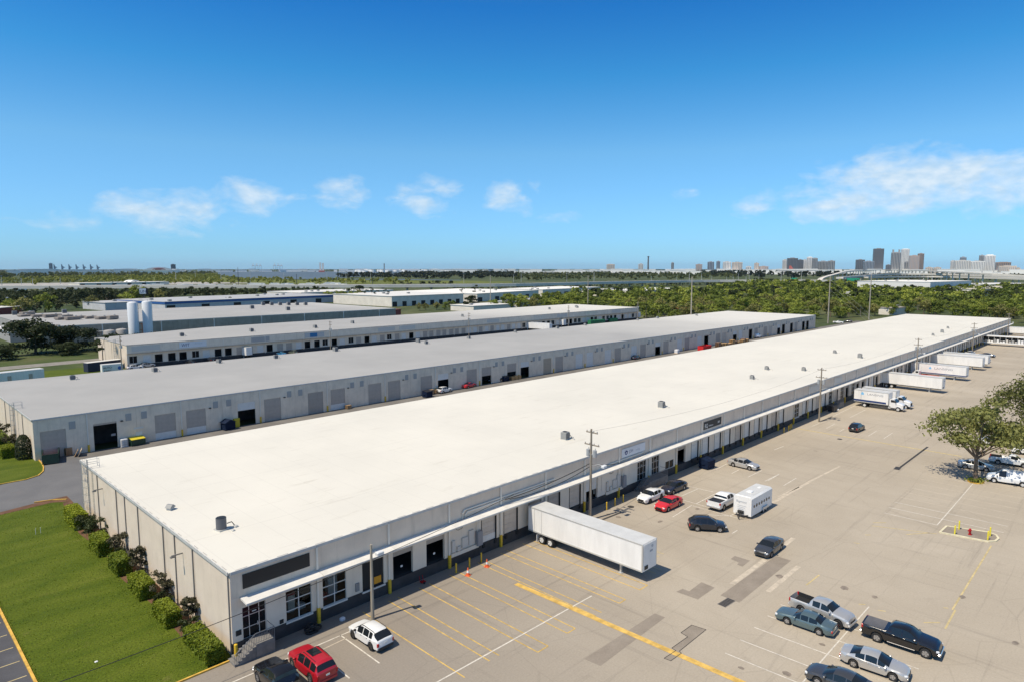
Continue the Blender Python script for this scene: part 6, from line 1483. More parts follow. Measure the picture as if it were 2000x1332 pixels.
# --- hedges and shrubs along the cream end wall
def hedge(x0, x1, y0, y1, h, label, seed, n, mat=leaf_hedge):
    rng = np.random.default_rng(seed)
    t = thing('clipped_hedge', label, 'hedge', ((x0+x1)/2, (y0+y1)/2, 0))
    W, D = x1 - x0, y1 - y0
    u = rng.uniform(size=n)
    p = np.column_stack([rng.uniform(-W/2, W/2, n), rng.uniform(-D/2, D/2, n), rng.uniform(0.05, h, n)])
    nn = rng.normal(scale=0.5, size=(n, 3))
    top = u < 0.45; sx = (u >= 0.45) & (u < 0.75); sy = u >= 0.75
    p[top, 2] = h - rng.uniform(0, 0.12, top.sum()); nn[top, 2] += 1.2
    s = np.where(rng.uniform(size=n) < 0.6, -1, 1); p[sx, 0] = s[sx] * (W/2 - rng.uniform(0, .12, sx.sum())); nn[sx, 0] += s[sx]
    p[sy, 1] = s[sy] * (D/2 - rng.uniform(0, .12, sy.sum())); nn[sy, 1] += s[sy]
    edge = np.clip((np.abs(p[:, 0]) / (W/2)) ** 6 + (np.abs(p[:, 1]) / (D/2)) ** 8, 0, 1); p[:, 2] *= 1 - 0.10 * edge
    p += rng.normal(scale=0.05, size=p.shape); p[:, 2] = np.maximum(p[:, 2], 0.03)
    nn /= np.linalg.norm(nn, axis=1, keepdims=True)
    c = bpy.data.objects.new('foliage', quads_mesh('foliage', p, nn, rng.uniform(0.10, 0.22, n), mat, rng)); COL.objects.link(c); c.parent = t
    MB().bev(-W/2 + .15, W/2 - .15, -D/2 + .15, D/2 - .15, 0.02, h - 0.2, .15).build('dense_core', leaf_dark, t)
    return t
def shrub(x, y, h, w, label, seed, n, mat=leaf_shrub):
    rng = np.random.default_rng(seed); t = thing('loose_shrub', label, 'shrub', (x, y, 0))
    p, nn, lc = crown_points(rng, n, w, h * 0.8, h * 0.12, 12, spread=0.75, hollow=0.2)
    c = bpy.data.objects.new('foliage', quads_mesh('foliage', p, nn, rng.uniform(0.10, 0.24, n), mat, rng)); COL.objects.link(c); c.parent = t
    mb = MB()
    for cc in lc: mb.tube([(0, 0, 0), (cc[0]*.4, cc[1]*.4, cc[2]*.5), (cc[0], cc[1], cc[2] + .2)], [.04, .025, .01], 4)
    mb.build('stems', bark, t)
    return t
hx = [(52.8, 57.9, 18.8, 20.2, 1.55, 'long clipped lime hedge nearest the warehouse corner'), (61.2, 64.6, 18.5, 19.8, 1.5, 'second clipped lime hedge from the warehouse corner'), (68.4, 72.2, 18.5, 19.9, 1.6, 'third clipped lime hedge from the warehouse corner'), (75.6, 78.8, 18.5, 19.9, 1.7, 'fourth clipped lime hedge from the warehouse corner'), (82.4, 86.0, 18.4, 19.9, 1.9, 'fifth clipped lime hedge, before the farthest one'), (93.2, 98.2, 18.5, 20.0, 2.1, 'farthest clipped hedge by the driveway corner')]
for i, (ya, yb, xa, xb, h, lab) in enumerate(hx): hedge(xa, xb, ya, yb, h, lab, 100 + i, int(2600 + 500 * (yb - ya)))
for i, (x, y, h, w, lab) in enumerate([(20.2, 60.3, 2.9, 1.0, 'loose brownish shrub between the first and second hedges'), (20.1, 66.9, 3.3, 1.25, 'tall loose shrub between the second and third hedges'), (20.1, 73.8, 3.4, 1.3, 'loose shrub between the third and fourth hedges'), (20.1, 81.0, 3.4, 1.3, 'loose shrub between the fourth and fifth hedges'), (20.0, 88.3, 2.9, 1.5, 'dark wide shrub between the fifth hedge and the ladder'), (19.7, 91.8, 2.4, 1.4, 'dark shrub at the foot of the caged ladder')]):
    shrub(x, y, h, w, lab, 200 + i, 1300, leaf_shrub if i < 4 else leaf_dark)
    if i < 4: shrub(19.6, y - 1.6, 1.7, 0.9, 'dark low bush at the foot of the ' + ['first', 'second', 'third', 'fourth'][i] + ' loose shrub', 230 + i, 700, leaf_dark)
rng = np.random.default_rng(12); n = 9000
gx = rng.uniform(8.9, 20.6, n); gy = rng.uniform(52.6, 107.0, n); k = rng.uniform(size=n) < 0.25
gx[k] = np.where(rng.uniform(size=k.sum()) < .5, 8.85 + np.abs(rng.normal(scale=.15, size=k.sum())), 18.6 - np.abs(rng.normal(scale=.5, size=k.sum())))
p = np.column_stack([gx, gy, rng.uniform(.02, .06, n)]); nn = rng.normal(size=(n, 3)); nn[:, 2] *= .5; nn[:, 2] += .8; nn /= np.linalg.norm(nn, axis=1, keepdims=True)
leaf_grass = leaf_mat('grass_blades', (0.06, 0.10, 0.004), (0.20, 0.25, 0.02), scale=.35)
o = bpy.data.objects.new('grass', quads_mesh('grass', p, nn, rng.uniform(.035, .085, n), leaf_grass, rng, 2.0)); COL.objects.link(o); tag(o, 'tufts of uneven grass over the lawn', 'grass', kind='stuff')
# corner planting at the grey warehouse
t = shrub(20.6, 136.0, 3.9, 0.1, 'dense dark conical shrub clipped tall at the corner of the grey warehouse', 250, 40, leaf_dark)
rng = np.random.default_rng(5); n = 2600; th = rng.uniform(0, 2*math.pi, n); z = rng.uniform(0.05, 1, n); rr = 1.25 * np.sqrt(np.clip(1 - (z - .25) ** 2 / .62, 0.02, 1)) * rng.uniform(.85, 1.03, n)
p = np.column_stack([rr*np.cos(th), rr*np.sin(th), z * 4.1]); nn = np.column_stack([np.cos(th), np.sin(th), z]) + rng.normal(scale=.4, size=(n, 3)); nn /= np.linalg.norm(nn, axis=1, keepdims=True)
c = bpy.data.objects.new('foliage', quads_mesh('foliage', p, nn, rng.uniform(.12, .24, n), leaf_dark, rng)); COL.objects.link(c); c.parent = t
hedge(17.8, 19.8, 138.0, 141.5, 1.9, 'lime clipped hedge beside the dark conical shrub', 260, 2600)
hedge(17.2, 19.6, 145.0, 149.5, 2.3, 'clipped hedge farther along the grey warehouse end wall', 261, 2600, leaf_mid)
for i, (x, y, h, w, lab) in enumerate([(20.0, 143.3, 3.6, 1.5, 'reddish loose shrub against the end wall of the grey warehouse'), (18.8, 152.5, 4.6, 2.2, 'dark tall shrub at the end wall of the grey warehouse'), (17.0, 158, 4.2, 2.4, 'dark bush at the left edge beside the grey warehouse'), (19.8, 150.2, 4.4, 1.3, 'red-leaved shrub standing above the clipped hedge')]):
    shrub(x, y, h, w, lab, 270 + i, 1200, leaf_shrub if i in (0, 3) else leaf_dark)

# --- trees behind the grey warehouses, in the shade of the left
def at(sp, p, sc, lab, rz=0.0, sz=None): return sp.plant(p[0], p[1], sc, rz, -0.02, lab, 'trees behind the warehouses', sz)
bush = Species('dark_bush', 66, 3800, 5.2, 7.2, 0.0, 18, 0.42, leaf_dark, 0.25, 'dense dark bush')
at(bush, (52, 303), 2.0, 'great dark round tree in front of the tan building at the left', 0.4, 1.75)
at(bush, (64, 303), 1.8, 'dark tree joined to the great round one at the left', 1.0, 1.3)
for i, (p, s_, lab) in enumerate([((40, 292), 0.9, 'low dark bush left of the great round tree'), ((32, 300), 0.85, 'dark bush at the left edge of the picture'), ((78, 300), 1.0, 'dark bush right of the great round tree'), ((86, 298), 0.95, 'dark bush before the tan wall'), ((93, 302), 0.9, 'dark bush below the tan wall pipes'), ((60, 291), 0.8, 'low dark bush at the foot of the great round tree'), ((72, 293), 0.75, 'low dark scrub along the gravel track')]):
    at(bush, p, s_ * 1.15, lab, i * 0.9, s_ * 0.8)
at(pine, (60.5, 247.5), 0.75, 'slender bent tree at the end wall of the far dock warehouse', 0.3)
mids = [((88.56, 593.78), 2), ((88.73, 549.13), 2), ((101.49, 580.56), 0), ((108.71, 589.40), 3), ((120.31, 612.38), 0), ((139.93, 673.45), 1), ((138.38, 632.36), 0), ((155.04, 681.14), 1), ((143.36, 607.55), 2), ((172.84, 713.37), 0), ((171.76, 676.11), 1), ((192.78, 720.52), 0), ((171.55, 619.22), 2), ((119.37, 795.58), 0), ((140.78, 850.57), 1), ((162.14, 881.34), 0), ((181.63, 899.67), 0), ((197.92, 924.16), 1), ((221.28, 900.27), 1), ((221.33, 859.08), 0), ((242.41, 923.04), 0), ((212.56, 729.59), 2), ((225.06, 716.81), 1), ((214.83, 670.43), 2), ((226.71, 685.82), 0), ((268.87, 873.38), 0), ((296.96, 915.26), 0), ((308.45, 903.52), 1), ((329.82, 933.75), 0), ((336.04, 927.38), 1), ((279.76, 958.35), 0), ((263.89, 949.07), 1), ((135.39, 946.95), 1), ((163.76, 1051.46), 0), ((172.69, 994.34), 1), ((195.91, 1018.58), 0), ((185.17, 822.13), 0), ((251.06, 1070.98), 1), ((432.96, 946.98), 1), ((460.79, 986.55), 0)]
rr = random.Random(21)
for i, (p, k) in enumerate(mids):
    sp = dark[i % 2] if k < 2 else (oak[3] if i % 3 else oak[2])
    s_ = rr.uniform(0.85, 1.35) * (1.0 + np.hypot(*p) / 2500)
    if np.hypot(*p) > 780: s_ *= 0.55
    at(sp, p, s_, 'dark tree in the shaded belt behind the tan building' if k < 2 else 'olive tree among the dark ones behind the tan building', rr.uniform(0, 6))
groupc = [((329.13, 540.40), oak[0], 1.5, 'big green tree behind the end of the tan building'), ((340.80, 541.63), oak[0], 1.4, 'green tree joined to the big one behind the tan building'), ((356.56, 553.06), oak[3], 1.3, 'olive-green tree between the big green one and the thin ones'), ((392.13, 628.04), dark[0], 1.5, 'dark tree rising behind the big green one'), ((419.80, 656.15), dark[1], 1.6, 'second dark tree rising behind the big green one'),
    ((353.23, 528.92), pine, 1.05, 'first tall thin tree before the pale warehouses'), ((349.20, 533.04), pine, 0.9, 'thin tree left of the first tall one'), ((345.53, 510.85), pine, 0.9, 'slight thin tree right of the first tall one'), ((352.38, 503.85), pine, 0.95, 'dark thin tree alone before the pale warehouse wall'), ((355.67, 488.07), dark[1], 0.95, 'bushy dark tree against the pale warehouse wall'), ((348.22, 471.88), dark[0], 0.85, 'second bushy dark tree against the pale warehouse wall'),
    ((313.69, 405.62), oak[3], 0.65, 'small olive tree above the far dock roof'), ((320.92, 407.25), oak[3], 0.6, 'second small olive tree above the far dock roof'), ((326.76, 401.28), oak[3], 0.7, 'small olive tree before the parked trailers'), ((335.09, 402.01), oak[0], 0.8, 'round green tree left of the tall dark bush'), ((343.36, 403.06), oak[0], 0.9, 'green tree behind the far dock roof by the dark pole'), ((343.99, 383.67), dark[0], 1.25, 'tall dark bush by the dark pole'), ((374.41, 411.79), dark[1], 1.2, 'dark bush behind the tall dark bush'), ((462.38, 505.36), pine, 1.1, 'thin tree above the tall dark bush'), ((438.69, 498.37), pine, 0.95, 'thin tree with a flat head left of the tall dark bush')]
for p, sp, s_, lab in groupc: at(sp, p, s_, lab, rr.uniform(0, 6))
for i, (p, s_) in enumerate([((221.24, 650.72), 0.7), ((222.56, 612.10), 0.75), ((231.94, 590.78), 0.7), ((237.36, 573.83), 1.0), ((275.52, 595.22), 0.7), ((301.16, 609.71), 0.75), ((340.26, 630.23), 0.85), ((354.60, 631.95), 0.9), ((356.12, 614.01), 1.0), ((350.10, 588.96), 1.1)]):
    at(oak[2] if i != 3 else dark[0], p, s_, 'yellowish green tree before the blue-striped building, %s along it' % ['first', 'second', 'third', 'fourth', 'fifth', 'sixth', 'seventh', 'eighth', 'ninth', 'last'][i], rr.uniform(0, 6))
for i, (p, s_) in enumerate([((706.12, 986.46), 2.0), ((736.89, 1005.39), 2.1), ((725.41, 966.73), 2.2), ((701.27, 898.80), 2.6), ((731.45, 912.96), 2.7), ((739.57, 904.65), 2.8), ((727.42, 872.05), 2.2), ((755.20, 888.67), 2.7)]):
    at(dark[i % 2], p, s_ * 0.5, 'dark round tree in the row before the viaduct', rr.uniform(0, 6))

# --- the wood beyond the white roofs
def inside(x, y, poly):
    c = False; j = len(poly) - 1
    for i in range(len(poly)):
        if (poly[i][1] > y) != (poly[j][1] > y) and x < (poly[j][0]-poly[i][0]) * (y-poly[i][1]) / (poly[j][1]-poly[i][1]) + poly[i][0]: c = not c
        j = i
    return c
wood = [(353.71, 373.72), (366.08, 326.24), (347.80, 233.16), (324.73, 184.47), (388.16, 148.31), (436.93, 142.02), (522.32, 119.96), (474.89, 59.64), (477.38, 28.38), (1507.25, 74.69), (1272.13, 156.97), (1066.31, 180.69), (1189.79, 241.16), (1233.52, 354.57), (1327.54, 572.14), (1075.37, 516.29), (763.61, 413.64), (665.04, 446.53), (614.09, 498.64), (479.48, 427.37)]
gaps = [((415.45, 130.69), 12), ((566.13, 138.69), 16), ((373.85, 231.01), 9), ((479.95, 273.13), 8), ((1052.16, 313.86), 22), ((841.27, 310.72), 26), ((941.81, 307.99), 20), ((986.68, 448.84), 0)]
rr = random.Random(4); cand = []
xs = [q[0] for q in wood]; ys = [q[1] for q in wood]
tries = 0
while len(cand) < 2300 and tries < 60000:
    tries += 1
    x, y = rr.uniform(min(xs), max(xs)), rr.uniform(min(ys), max(ys))
    if not inside(x, y, wood): continue
    if any((x-a)**2 + (y-b)**2 < r*r for ((a, b), r) in gaps): continue
    if (21 < x < 425 and y < 105) or (x < 385 and y < 192) or (64 < x < 366 and 230 < y < 296): continue
    cand.append((x, y))
cand.sort(key=lambda q: q[0]**2 + q[1]**2)
kept = []; grid = {}
for x, y in cand:
    d = math.hypot(x, y); m = 6.0 + d * 0.003
    gx, gy = int(x // 9), int(y // 9)
    if any((x-a)**2 + (y-b)**2 < m*m for i in (-1, 0, 1) for j in (-1, 0, 1) for (a, b) in grid.get((gx+i, gy+j), ())): continue
    grid.setdefault((gx, gy), []).append((x, y)); kept.append((x, y))
WOODL = {id(oak[0]): 'mid green leafy tree in the dense wood beyond the white roof', id(oak[1]): 'full green leafy tree in the dense wood beyond the white roof', id(oak[2]): 'light green leafy tree in the dense wood beyond the white roof', id(oak[3]): 'olive green leafy tree in the dense wood beyond the white roof'}
far_trees = []
n_pl = 0; n_palm = 0
for i, (x, y) in enumerate(kept):
    d = math.hypot(x, y); sc = rr.uniform(0.75, 1.25) * (1 + d / 6000)
    if n_pl < 255:
        u = rr.random()
        if u < 0.15 and n_palm < 45:
            palm(x, y, rr.uniform(6, 9.5), 'slim palm standing in the edge of the dense wood', 'palms in the dense wood', rr.uniform(0, 6)); n_palm += 1
            x += 2.5; y += 2.5
        sp = oak[rr.choice((0, 0, 1, 2, 2, 3))]
        sp.plant(x, y, sc, rr.uniform(0, 6.28), -0.05, WOODL[id(sp)], 'trees of the dense wood', sc * rr.uniform(0.8, 1.15)); n_pl += 1
    else: far_trees.append((x, y, sc))
def tree_mass(name, pts, label, mat, per, leaf, seed, h=8.5):
    rng = np.random.default_rng(seed); P = []; Q = []; S = []
    for (x, y, sc) in pts:
        p, nn, _ = crown_points(rng, per, 5.0 * sc, 6.0 * sc, max(0.2, (h - 6.0)) * sc, 6)
        p += np.array([x, y, -0.05]); P.append(p); Q.append(nn); S.append(rng.uniform(.6, 1.3, per) * leaf * sc)
    o = bpy.data.objects.new(name, quads_mesh(name, np.concatenate(P), np.concatenate(Q), np.concatenate(S), mat, rng)); COL.objects.link(o)
    return tag(o, label, 'woods', kind='stuff')
rr.shuffle(far_trees); q = len(far_trees)
tree_mass('distant_woods', far_trees[:q // 2], 'far part of the dense wood, a mass of mid green crowns', leaf_mid, 130, 1.35, 3)
tree_mass('distant_woods', far_trees[q // 2:q * 4 // 5], 'lighter green crowns scattered through the far part of the dense wood', leaf_lite, 130, 1.35, 4)
tree_mass('distant_woods', far_trees[q * 4 // 5:], 'dark crowns scattered through the far part of the dense wood', leaf_dark, 130, 1.35, 5)

# ------------------------------------------------------------------ buildings beyond
X4, Y4, X4E, Y4E, T4 = 58.5, 337.0, 242.0, 440.0, 7.6
w4 = thing('factory_building', 'wide tan concrete building with a pale flat roof behind the white silos', 'building', (X4, Y4, 0))
s4 = Shop(w4); L4, D4 = X4E - X4, Y4E - Y4; P4 = L4 / 15
MB().box(-0.1, L4 + .1, -0.1, D4 + .1, T4 - .1, T4).build('roof', roof_cloud_shade, w4)
for i in range(15):
    s4.put('w', 'wall_panel', lambda: MB().box(0.03, P4 - .03, 0, .3, 0, T4 - .35), wall_tan, (i * P4, 0, 0))
    s4.put('e', 'roof_edge', lambda: MB().box(0.0, P4 - .03, -.06, .3, T4 - .34, T4 - .11), frame_m, (i * P4, 0, 0))
    if i % 2 == 0 and i: s4.put('d', 'downspout', lambda: MB().box(-.22, .22, -.3, -.061, 0, T4 - .3), frame_m, (i * P4, 0, 0))
metal_g = M('ribbed_metal_grey', (0.36, 0.34, 0.32), 0.6, var=.1, scale=.5)
for i in range(12): s4.put('lw', 'side_panel', lambda: MB().box(0, .3, .32, D4 / 12 - .03, 0, T4 - .12), metal_g, (0, i * D4 / 12, 0))
for i in range(8): s4.put('rw', 'side_panel_far', lambda: MB().box(L4 - .3, L4, .32, D4 / 8 - .03, 0, T4 - .12), wall_light, (0, i * D4 / 8, 0))
MB().box(-6, -.35, 20, 60, 0, 4.4).build('lean_to', metal_g, w4); MB().box(-6.4, -.35, 19.6, 60.4, 4.401, 4.6).build('lean_to_roof', frame_m, w4)
duct_m = M('duct_brown', (0.22, 0.19, 0.165), 0.7, var=.2, scale=1)
rr = random.Random(8)
for i, (x, y) in enumerate([(9, 78), (14, 70), (18, 62), (22, 54), (26, 46), (29, 38), (32, 30), (35, 24), (17, 40), (21, 35), (12, 88)]):
    t = thing('rooftop_plant', 'brown duct plant on the pale roof of the tan building', 'air conditioner', (X4 + x, Y4 + y, T4 + .003), .3, 'brown plant on the tan building roof')
    a, b, h = rr.uniform(2, 4), rr.uniform(1.2, 2.2), rr.uniform(1.0, 1.9)
    MB().bev(-a, a, -b, b, .3, h, .2).build('casing', duct_m, t); MB().box(-a * .8, a * .8, -b * .8, b * .8, 0, .299).build('curb', steel, t); MB().cyl((a * .4, 0, h + .002), .5, .4, 10).build('fan_cowl', ac_l, t)
for i, (x, y) in enumerate([(30, 95), (15, 93), (8, 97), (120, 60), (128, 30), (150, 84), (154, 80), (158, 76), (146, 88), (142, 92), (162, 72)]):
    ac_unit((X4 + x, Y4 + y), T4, 'small pale unit on the roof of the tan building', s=1.8, group='small units on the tan building roof', pipes=False)
silo_w = M('silo_white', (0.70, 0.71, 0.72), 0.4, var=.04, scale=.3)
def silo(x, y, r, h, mat, label, group, legs=True):
    t = thing('silo', label, 'silo', (x, y, 0), 0, group)
    MB().tube([(0,0,1.0), (0,0,h-.7), (0,0,h-.25), (0,0,h)], [r, r, r*.86, r*.35], 22).build('vessel', mat, t, smooth=40)
    for k in range(4): MB().tube([(r*.8*math.cos(k*1.57+.4), r*.8*math.sin(k*1.57+.4), 0), (r*.8*math.cos(k*1.57+.4), r*.8*math.sin(k*1.57+.4), 1.0)], .18).build('leg', steel, t)
    MB().tube([(r+.1, -.3, 0), (r+.1, -.3, h)], .06).build('vent_pipe', galv, t); MB().tube([(.4, 0, h-.2), (.4, 0, h+.5)], .12).build('valve', galv, t)
    return t
for (px, lab) in ((258.5, 'tall white liquid-gas silo, the nearer and wider of the two'), (286.5, 'tall white liquid-gas silo with a pipe, behind the dark pole')):
    pass
silo((90.19, 15.48)[0], 318, 2.05, (90.31, 17.69)[1], silo_w, 'tall white silo at the left of the pair', 'white silos')
silo((95.86, 15.25)[0], 318, 1.9, (96.01, 17.94)[1], silo_w, 'tall white silo at the right of the pair with a dark pipe beside it', 'white silos')
for px, lab in ((212, 'squat grey tank farther from the white silos'), (237, 'squat grey tank next to the white silos')):
    pass
silo((83.84, 6.24)[0], 330, 2.3, 5.3, metal_g, 'squat grey tank farther from the white silos', 'grey tanks')
silo((88.66, 5.94)[0], 330, 2.3, 5.5, metal_g, 'squat grey tank right beside the white silos', 'grey tanks')
t = thing('pipe_rack', 'rusty red pipe frame standing between the two white silos', 'pipe frame', ((93.77, 6.11)[0], 322, 0))
for x in (-1, 1): MB().box(x - .12, x + .12, -.12, .12, 0, 8).build('post', rust, t)
for z in (3, 5, 7.6): MB().box(-.87, .87, -.1, .1, z, z + .2).build('beam', rust, t)
t = thing('pipe_bridge', 'white pipe bridge along the tan wall', 'pipe', ((74.87, 1.04)[0], 333, 0))
MB().tube([(-1, 0, 4.6), (8, 0, 4.6), (8, 0, 0)], .16).build('pipe', frame_m, t); MB().tube([(-1, 0, 4.0), (7.4, 0, 4.0), (7.4, 0, 0)], .1).build('pipe', rust, t); MB().bev(4, 6.5, -.8, .8, 0, 1.8, .1).build('pump_box', ac_l, t)
t = thing('stepped_conveyor', 'pale slanting chute against the tan wall', 'chute', ((66.50, 2.86)[0], 332, 0))
MB().side([(-.6, 0), (.6, 0), (-.4, 8.3), (-1.2, 8.3)], -.5, .5).build('chute', ac_l, t); MB().box(-1.3, -.2, .5, 3.0, 7.9, 8.4).build('head_box', duct_m, t)

def shed(name, label, a, b, h, depth, roofm, wallm, fascia=None, panels=8, doors=0, z0=0.0, cat='building', low=None):
    """a long building whose front eave runs from a to b (metres) and that reaches `depth` back"""
    d = Vector((b[0]-a[0], b[1]-a[1])); L = d.length; ang = math.atan2(d.y, d.x)
    t = thing(name, label, cat, (a[0], a[1], z0), ang)
    MB().box(-.4, L + .4, -.4, depth + .4, h - .3, h).build('roof', roofm, t)
    top = h - .31
    if fascia:
        MB().box(-.3, L + .3, -.3, .25, top - 1.6, top).build('fascia_band', fascia, t); MB().box(-.3, -.02, .26, depth, top - 1.6, top).build('fascia_band', fascia, t); top2 = top - 1.61
    else: top2 = top
    p = L / panels; me = None
    for i in range(panels):
        o = MB().box(0.04, p - .04, 0, .3, 0, top2).build('wall_panel', wallm, t, (i * p, 0, 0)) if me is None else mesh_copy(me, t, (i * p, 0, 0)); me = me or o
    MB().box(0.0, .3, .31, depth, 0, top2).build('side_wall', wallm, t); MB().box(L - .3, L, .31, depth, 0, top2).build('side_wall', wallm, t); MB().box(.31, L - .31, depth - .3, depth, 0, top2).build('back_wall', wallm, t)
    me = None
    for i in range(doors):
        o = MB().box(0, p * .55, -.08, -.002, 0.1, min(4.2, top2 - 1)).build('dock_opening', black_part_shade_m if low is None else low, t, (i * L / doors + .1 * p, 0, 0)) if me is None else mesh_copy(me, t, (i * L / doors + .1 * p, 0, 0)); me = me or o
    rr = random.Random(int(L * 10))
    me = None
    for i in range(int(L / 22)):
        loc = (rr.uniform(3, L - 3), rr.uniform(4, depth * .8), h)
        o = MB().bev(-1.3, 1.3, -1, 1, .002, 1.3, .1).build('roof_unit', ac_g, t, loc) if me is None else mesh_copy(me, t, loc); me = me or o
    return t
blue_band = M('blue_fascia', (0.025, 0.095, 0.30), 0.5, var=.1, scale=.3); wall_bluegrey = M('wall_blue_grey', (0.52, 0.52, 0.53), .7, var=.08, scale=.2); wall_white = M('wall_white', (0.72, 0.66, 0.57), .7, var=.08, scale=.2); roof_far = M('far_white_roof', (0.66, 0.64, 0.60), .7, var=.06, scale=.05); roof_bright = M('far_bright_roof', (0.78, 0.75, 0.69), .7, var=.05, scale=.05)
roof_dim = M('far_grey_roof', (0.40, 0.40, 0.40), .7, var=.08, scale=.05)
shed('blue_band_building', 'low pale building with a bright blue band round its flat roof', (174.96, 538.01), (340.05, 567.07), 7, 75, roof_dim, wall_bluegrey, blue_band, 14, 6)
shed('blue_band_building', 'shorter white-roofed wing with a blue wall behind the white silos', (144.53, 575.42), (189.31, 581.99), 6, 40, roof_dim, wall_bluegrey, None, 6)
shed('white_building', 'low white warehouse behind the blue-banded building', (328.53, 617.32), (450.99, 632.15), 8, 60, roof_far, wall_white, None, 8)
shed('white_building', 'pale warehouse with dock openings behind the thin trees', (326.82, 460.46), (410.78, 465.13), 9, 85, roof_far, wall_white, None, 10, 8)
shed('white_building', 'long pale warehouse beyond the dark pole', (433.55, 470.88), (554.35, 500.35), 8, 110, roof_bright, wall_white, None, 9, 4)
shed('white_building', 'bright-roofed warehouse half hidden by trees before the viaduct', (571.21, 509.23), (703.32, 526.51), 8, 60, roof_bright, wall_white, None, 8, 3)
shed('white_building', 'bright white roof just beyond the wood', (635.88, 422.97), (757.27, 423.13), 7, 55, roof_bright, wall_white, None, 8)
shed('white_building', 'small bright roof left of the bright white roof beyond the wood', (624.75, 472.82), (679.83, 472.29), 7, 22, roof_bright, wall_white, None, 4)
shed('white_building', 'low white shed in the yard behind the far dock warehouse', (330.89, 363.37), (370.66, 363.63), 4.5, 26, roof_far, wall_white, None, 5)
shed('white_building', 'narrow grey-roofed shed beside the yard trailer', (397.18, 382.49), (468.05, 405.71), 4.5, 22, roof_dim, wall_white, None, 5)
shed('red_building', 'low red-walled building with a white roof at the left edge', (76.30, 570.69), (95.18, 591.63), 5, 26, roof_far, M('wall_red', (0.26, 0.05, 0.045), .7), None, 5)
shed('red_building', 'small red building at the end of the tan building', (244.04, 347.97), (256.06, 350.91), 6, 12, M('roof_brick', (0.22, 0.09, 0.07), .8), M('wall_brick_red', (0.27, 0.06, 0.05), .8), None, 4)
shed('blue_building', 'low blue-grey building among dark trees at the far left', (106.58, 759.23), (153.00, 785.15), 5, 25, M('roof_blue_grey', (0.22, 0.27, 0.34), .7), wall_bluegrey, None, 6)
shed('grey_roof_house', 'grey hipped roof among the trees behind the far corner of the white roof', (509.38, 132.10), (531.63, 126.87), 5, 9, M('shingle_grey', (0.36, 0.32, 0.28), .85, var=.2, scale=.5), wall_white, None, 4)
shed('red_stall', 'small red-roofed stall at the foot of a tall pole', (417.43, 241.57), (430.04, 237.41), 4, 8, M('roof_orange', (0.45, 0.10, 0.05), .7), wall_white, None, 3)
shed('house', 'small white house in the wood', (778.06, 237.12), (820.45, 239.85), 6, 14, roof_far, wall_white, None, 3)
shed('house', 'beige house at the edge of the wood below the green road sign', (894.00, 364.11), (926.62, 365.41), 6, 14, M('roof_tan', (0.42, 0.33, 0.24), .8), wall_white, None, 3)
shed('house', 'low white roofs strung along the far side of the wood', (837.85, 315.84), (920.79, 319.30), 5, 16, roof_far, wall_white, None, 3)
shed('house', 'long low pale roof at the right beyond the wood', (1109.67, 294.44), (1229.83, 285.32), 6, 20, M('roof_sand', (0.5, 0.46, 0.36), .8), wall_white, None, 3)
shed('white_building', 'great white warehouse under the right-hand flyover', (973.56, 210.51), (1118.22, 192.13), 15, 90, roof_bright, M('bright_wall', (0.74, 0.72, 0.68), .6), None, 8)
shed('white_building', 'low white depot left of the great white warehouse', (1172.14, 308.96), (1256.40, 273.17), 7, 60, roof_far, wall_white, None, 8, 5)
shed('white_building', 'pale depot at the right edge beyond the wood', (921.98, 150.56), (1127.62, 128.36), 8, 50, M('roof_sand', (0, 0, 0)), wall_white, None, 8, 4)
shed('white_building', 'second pale depot behind the first at the right edge', (1232.52, 186.92), (1372.95, 143.39), 8, 60, roof_far, wall_white, None, 6, 3)

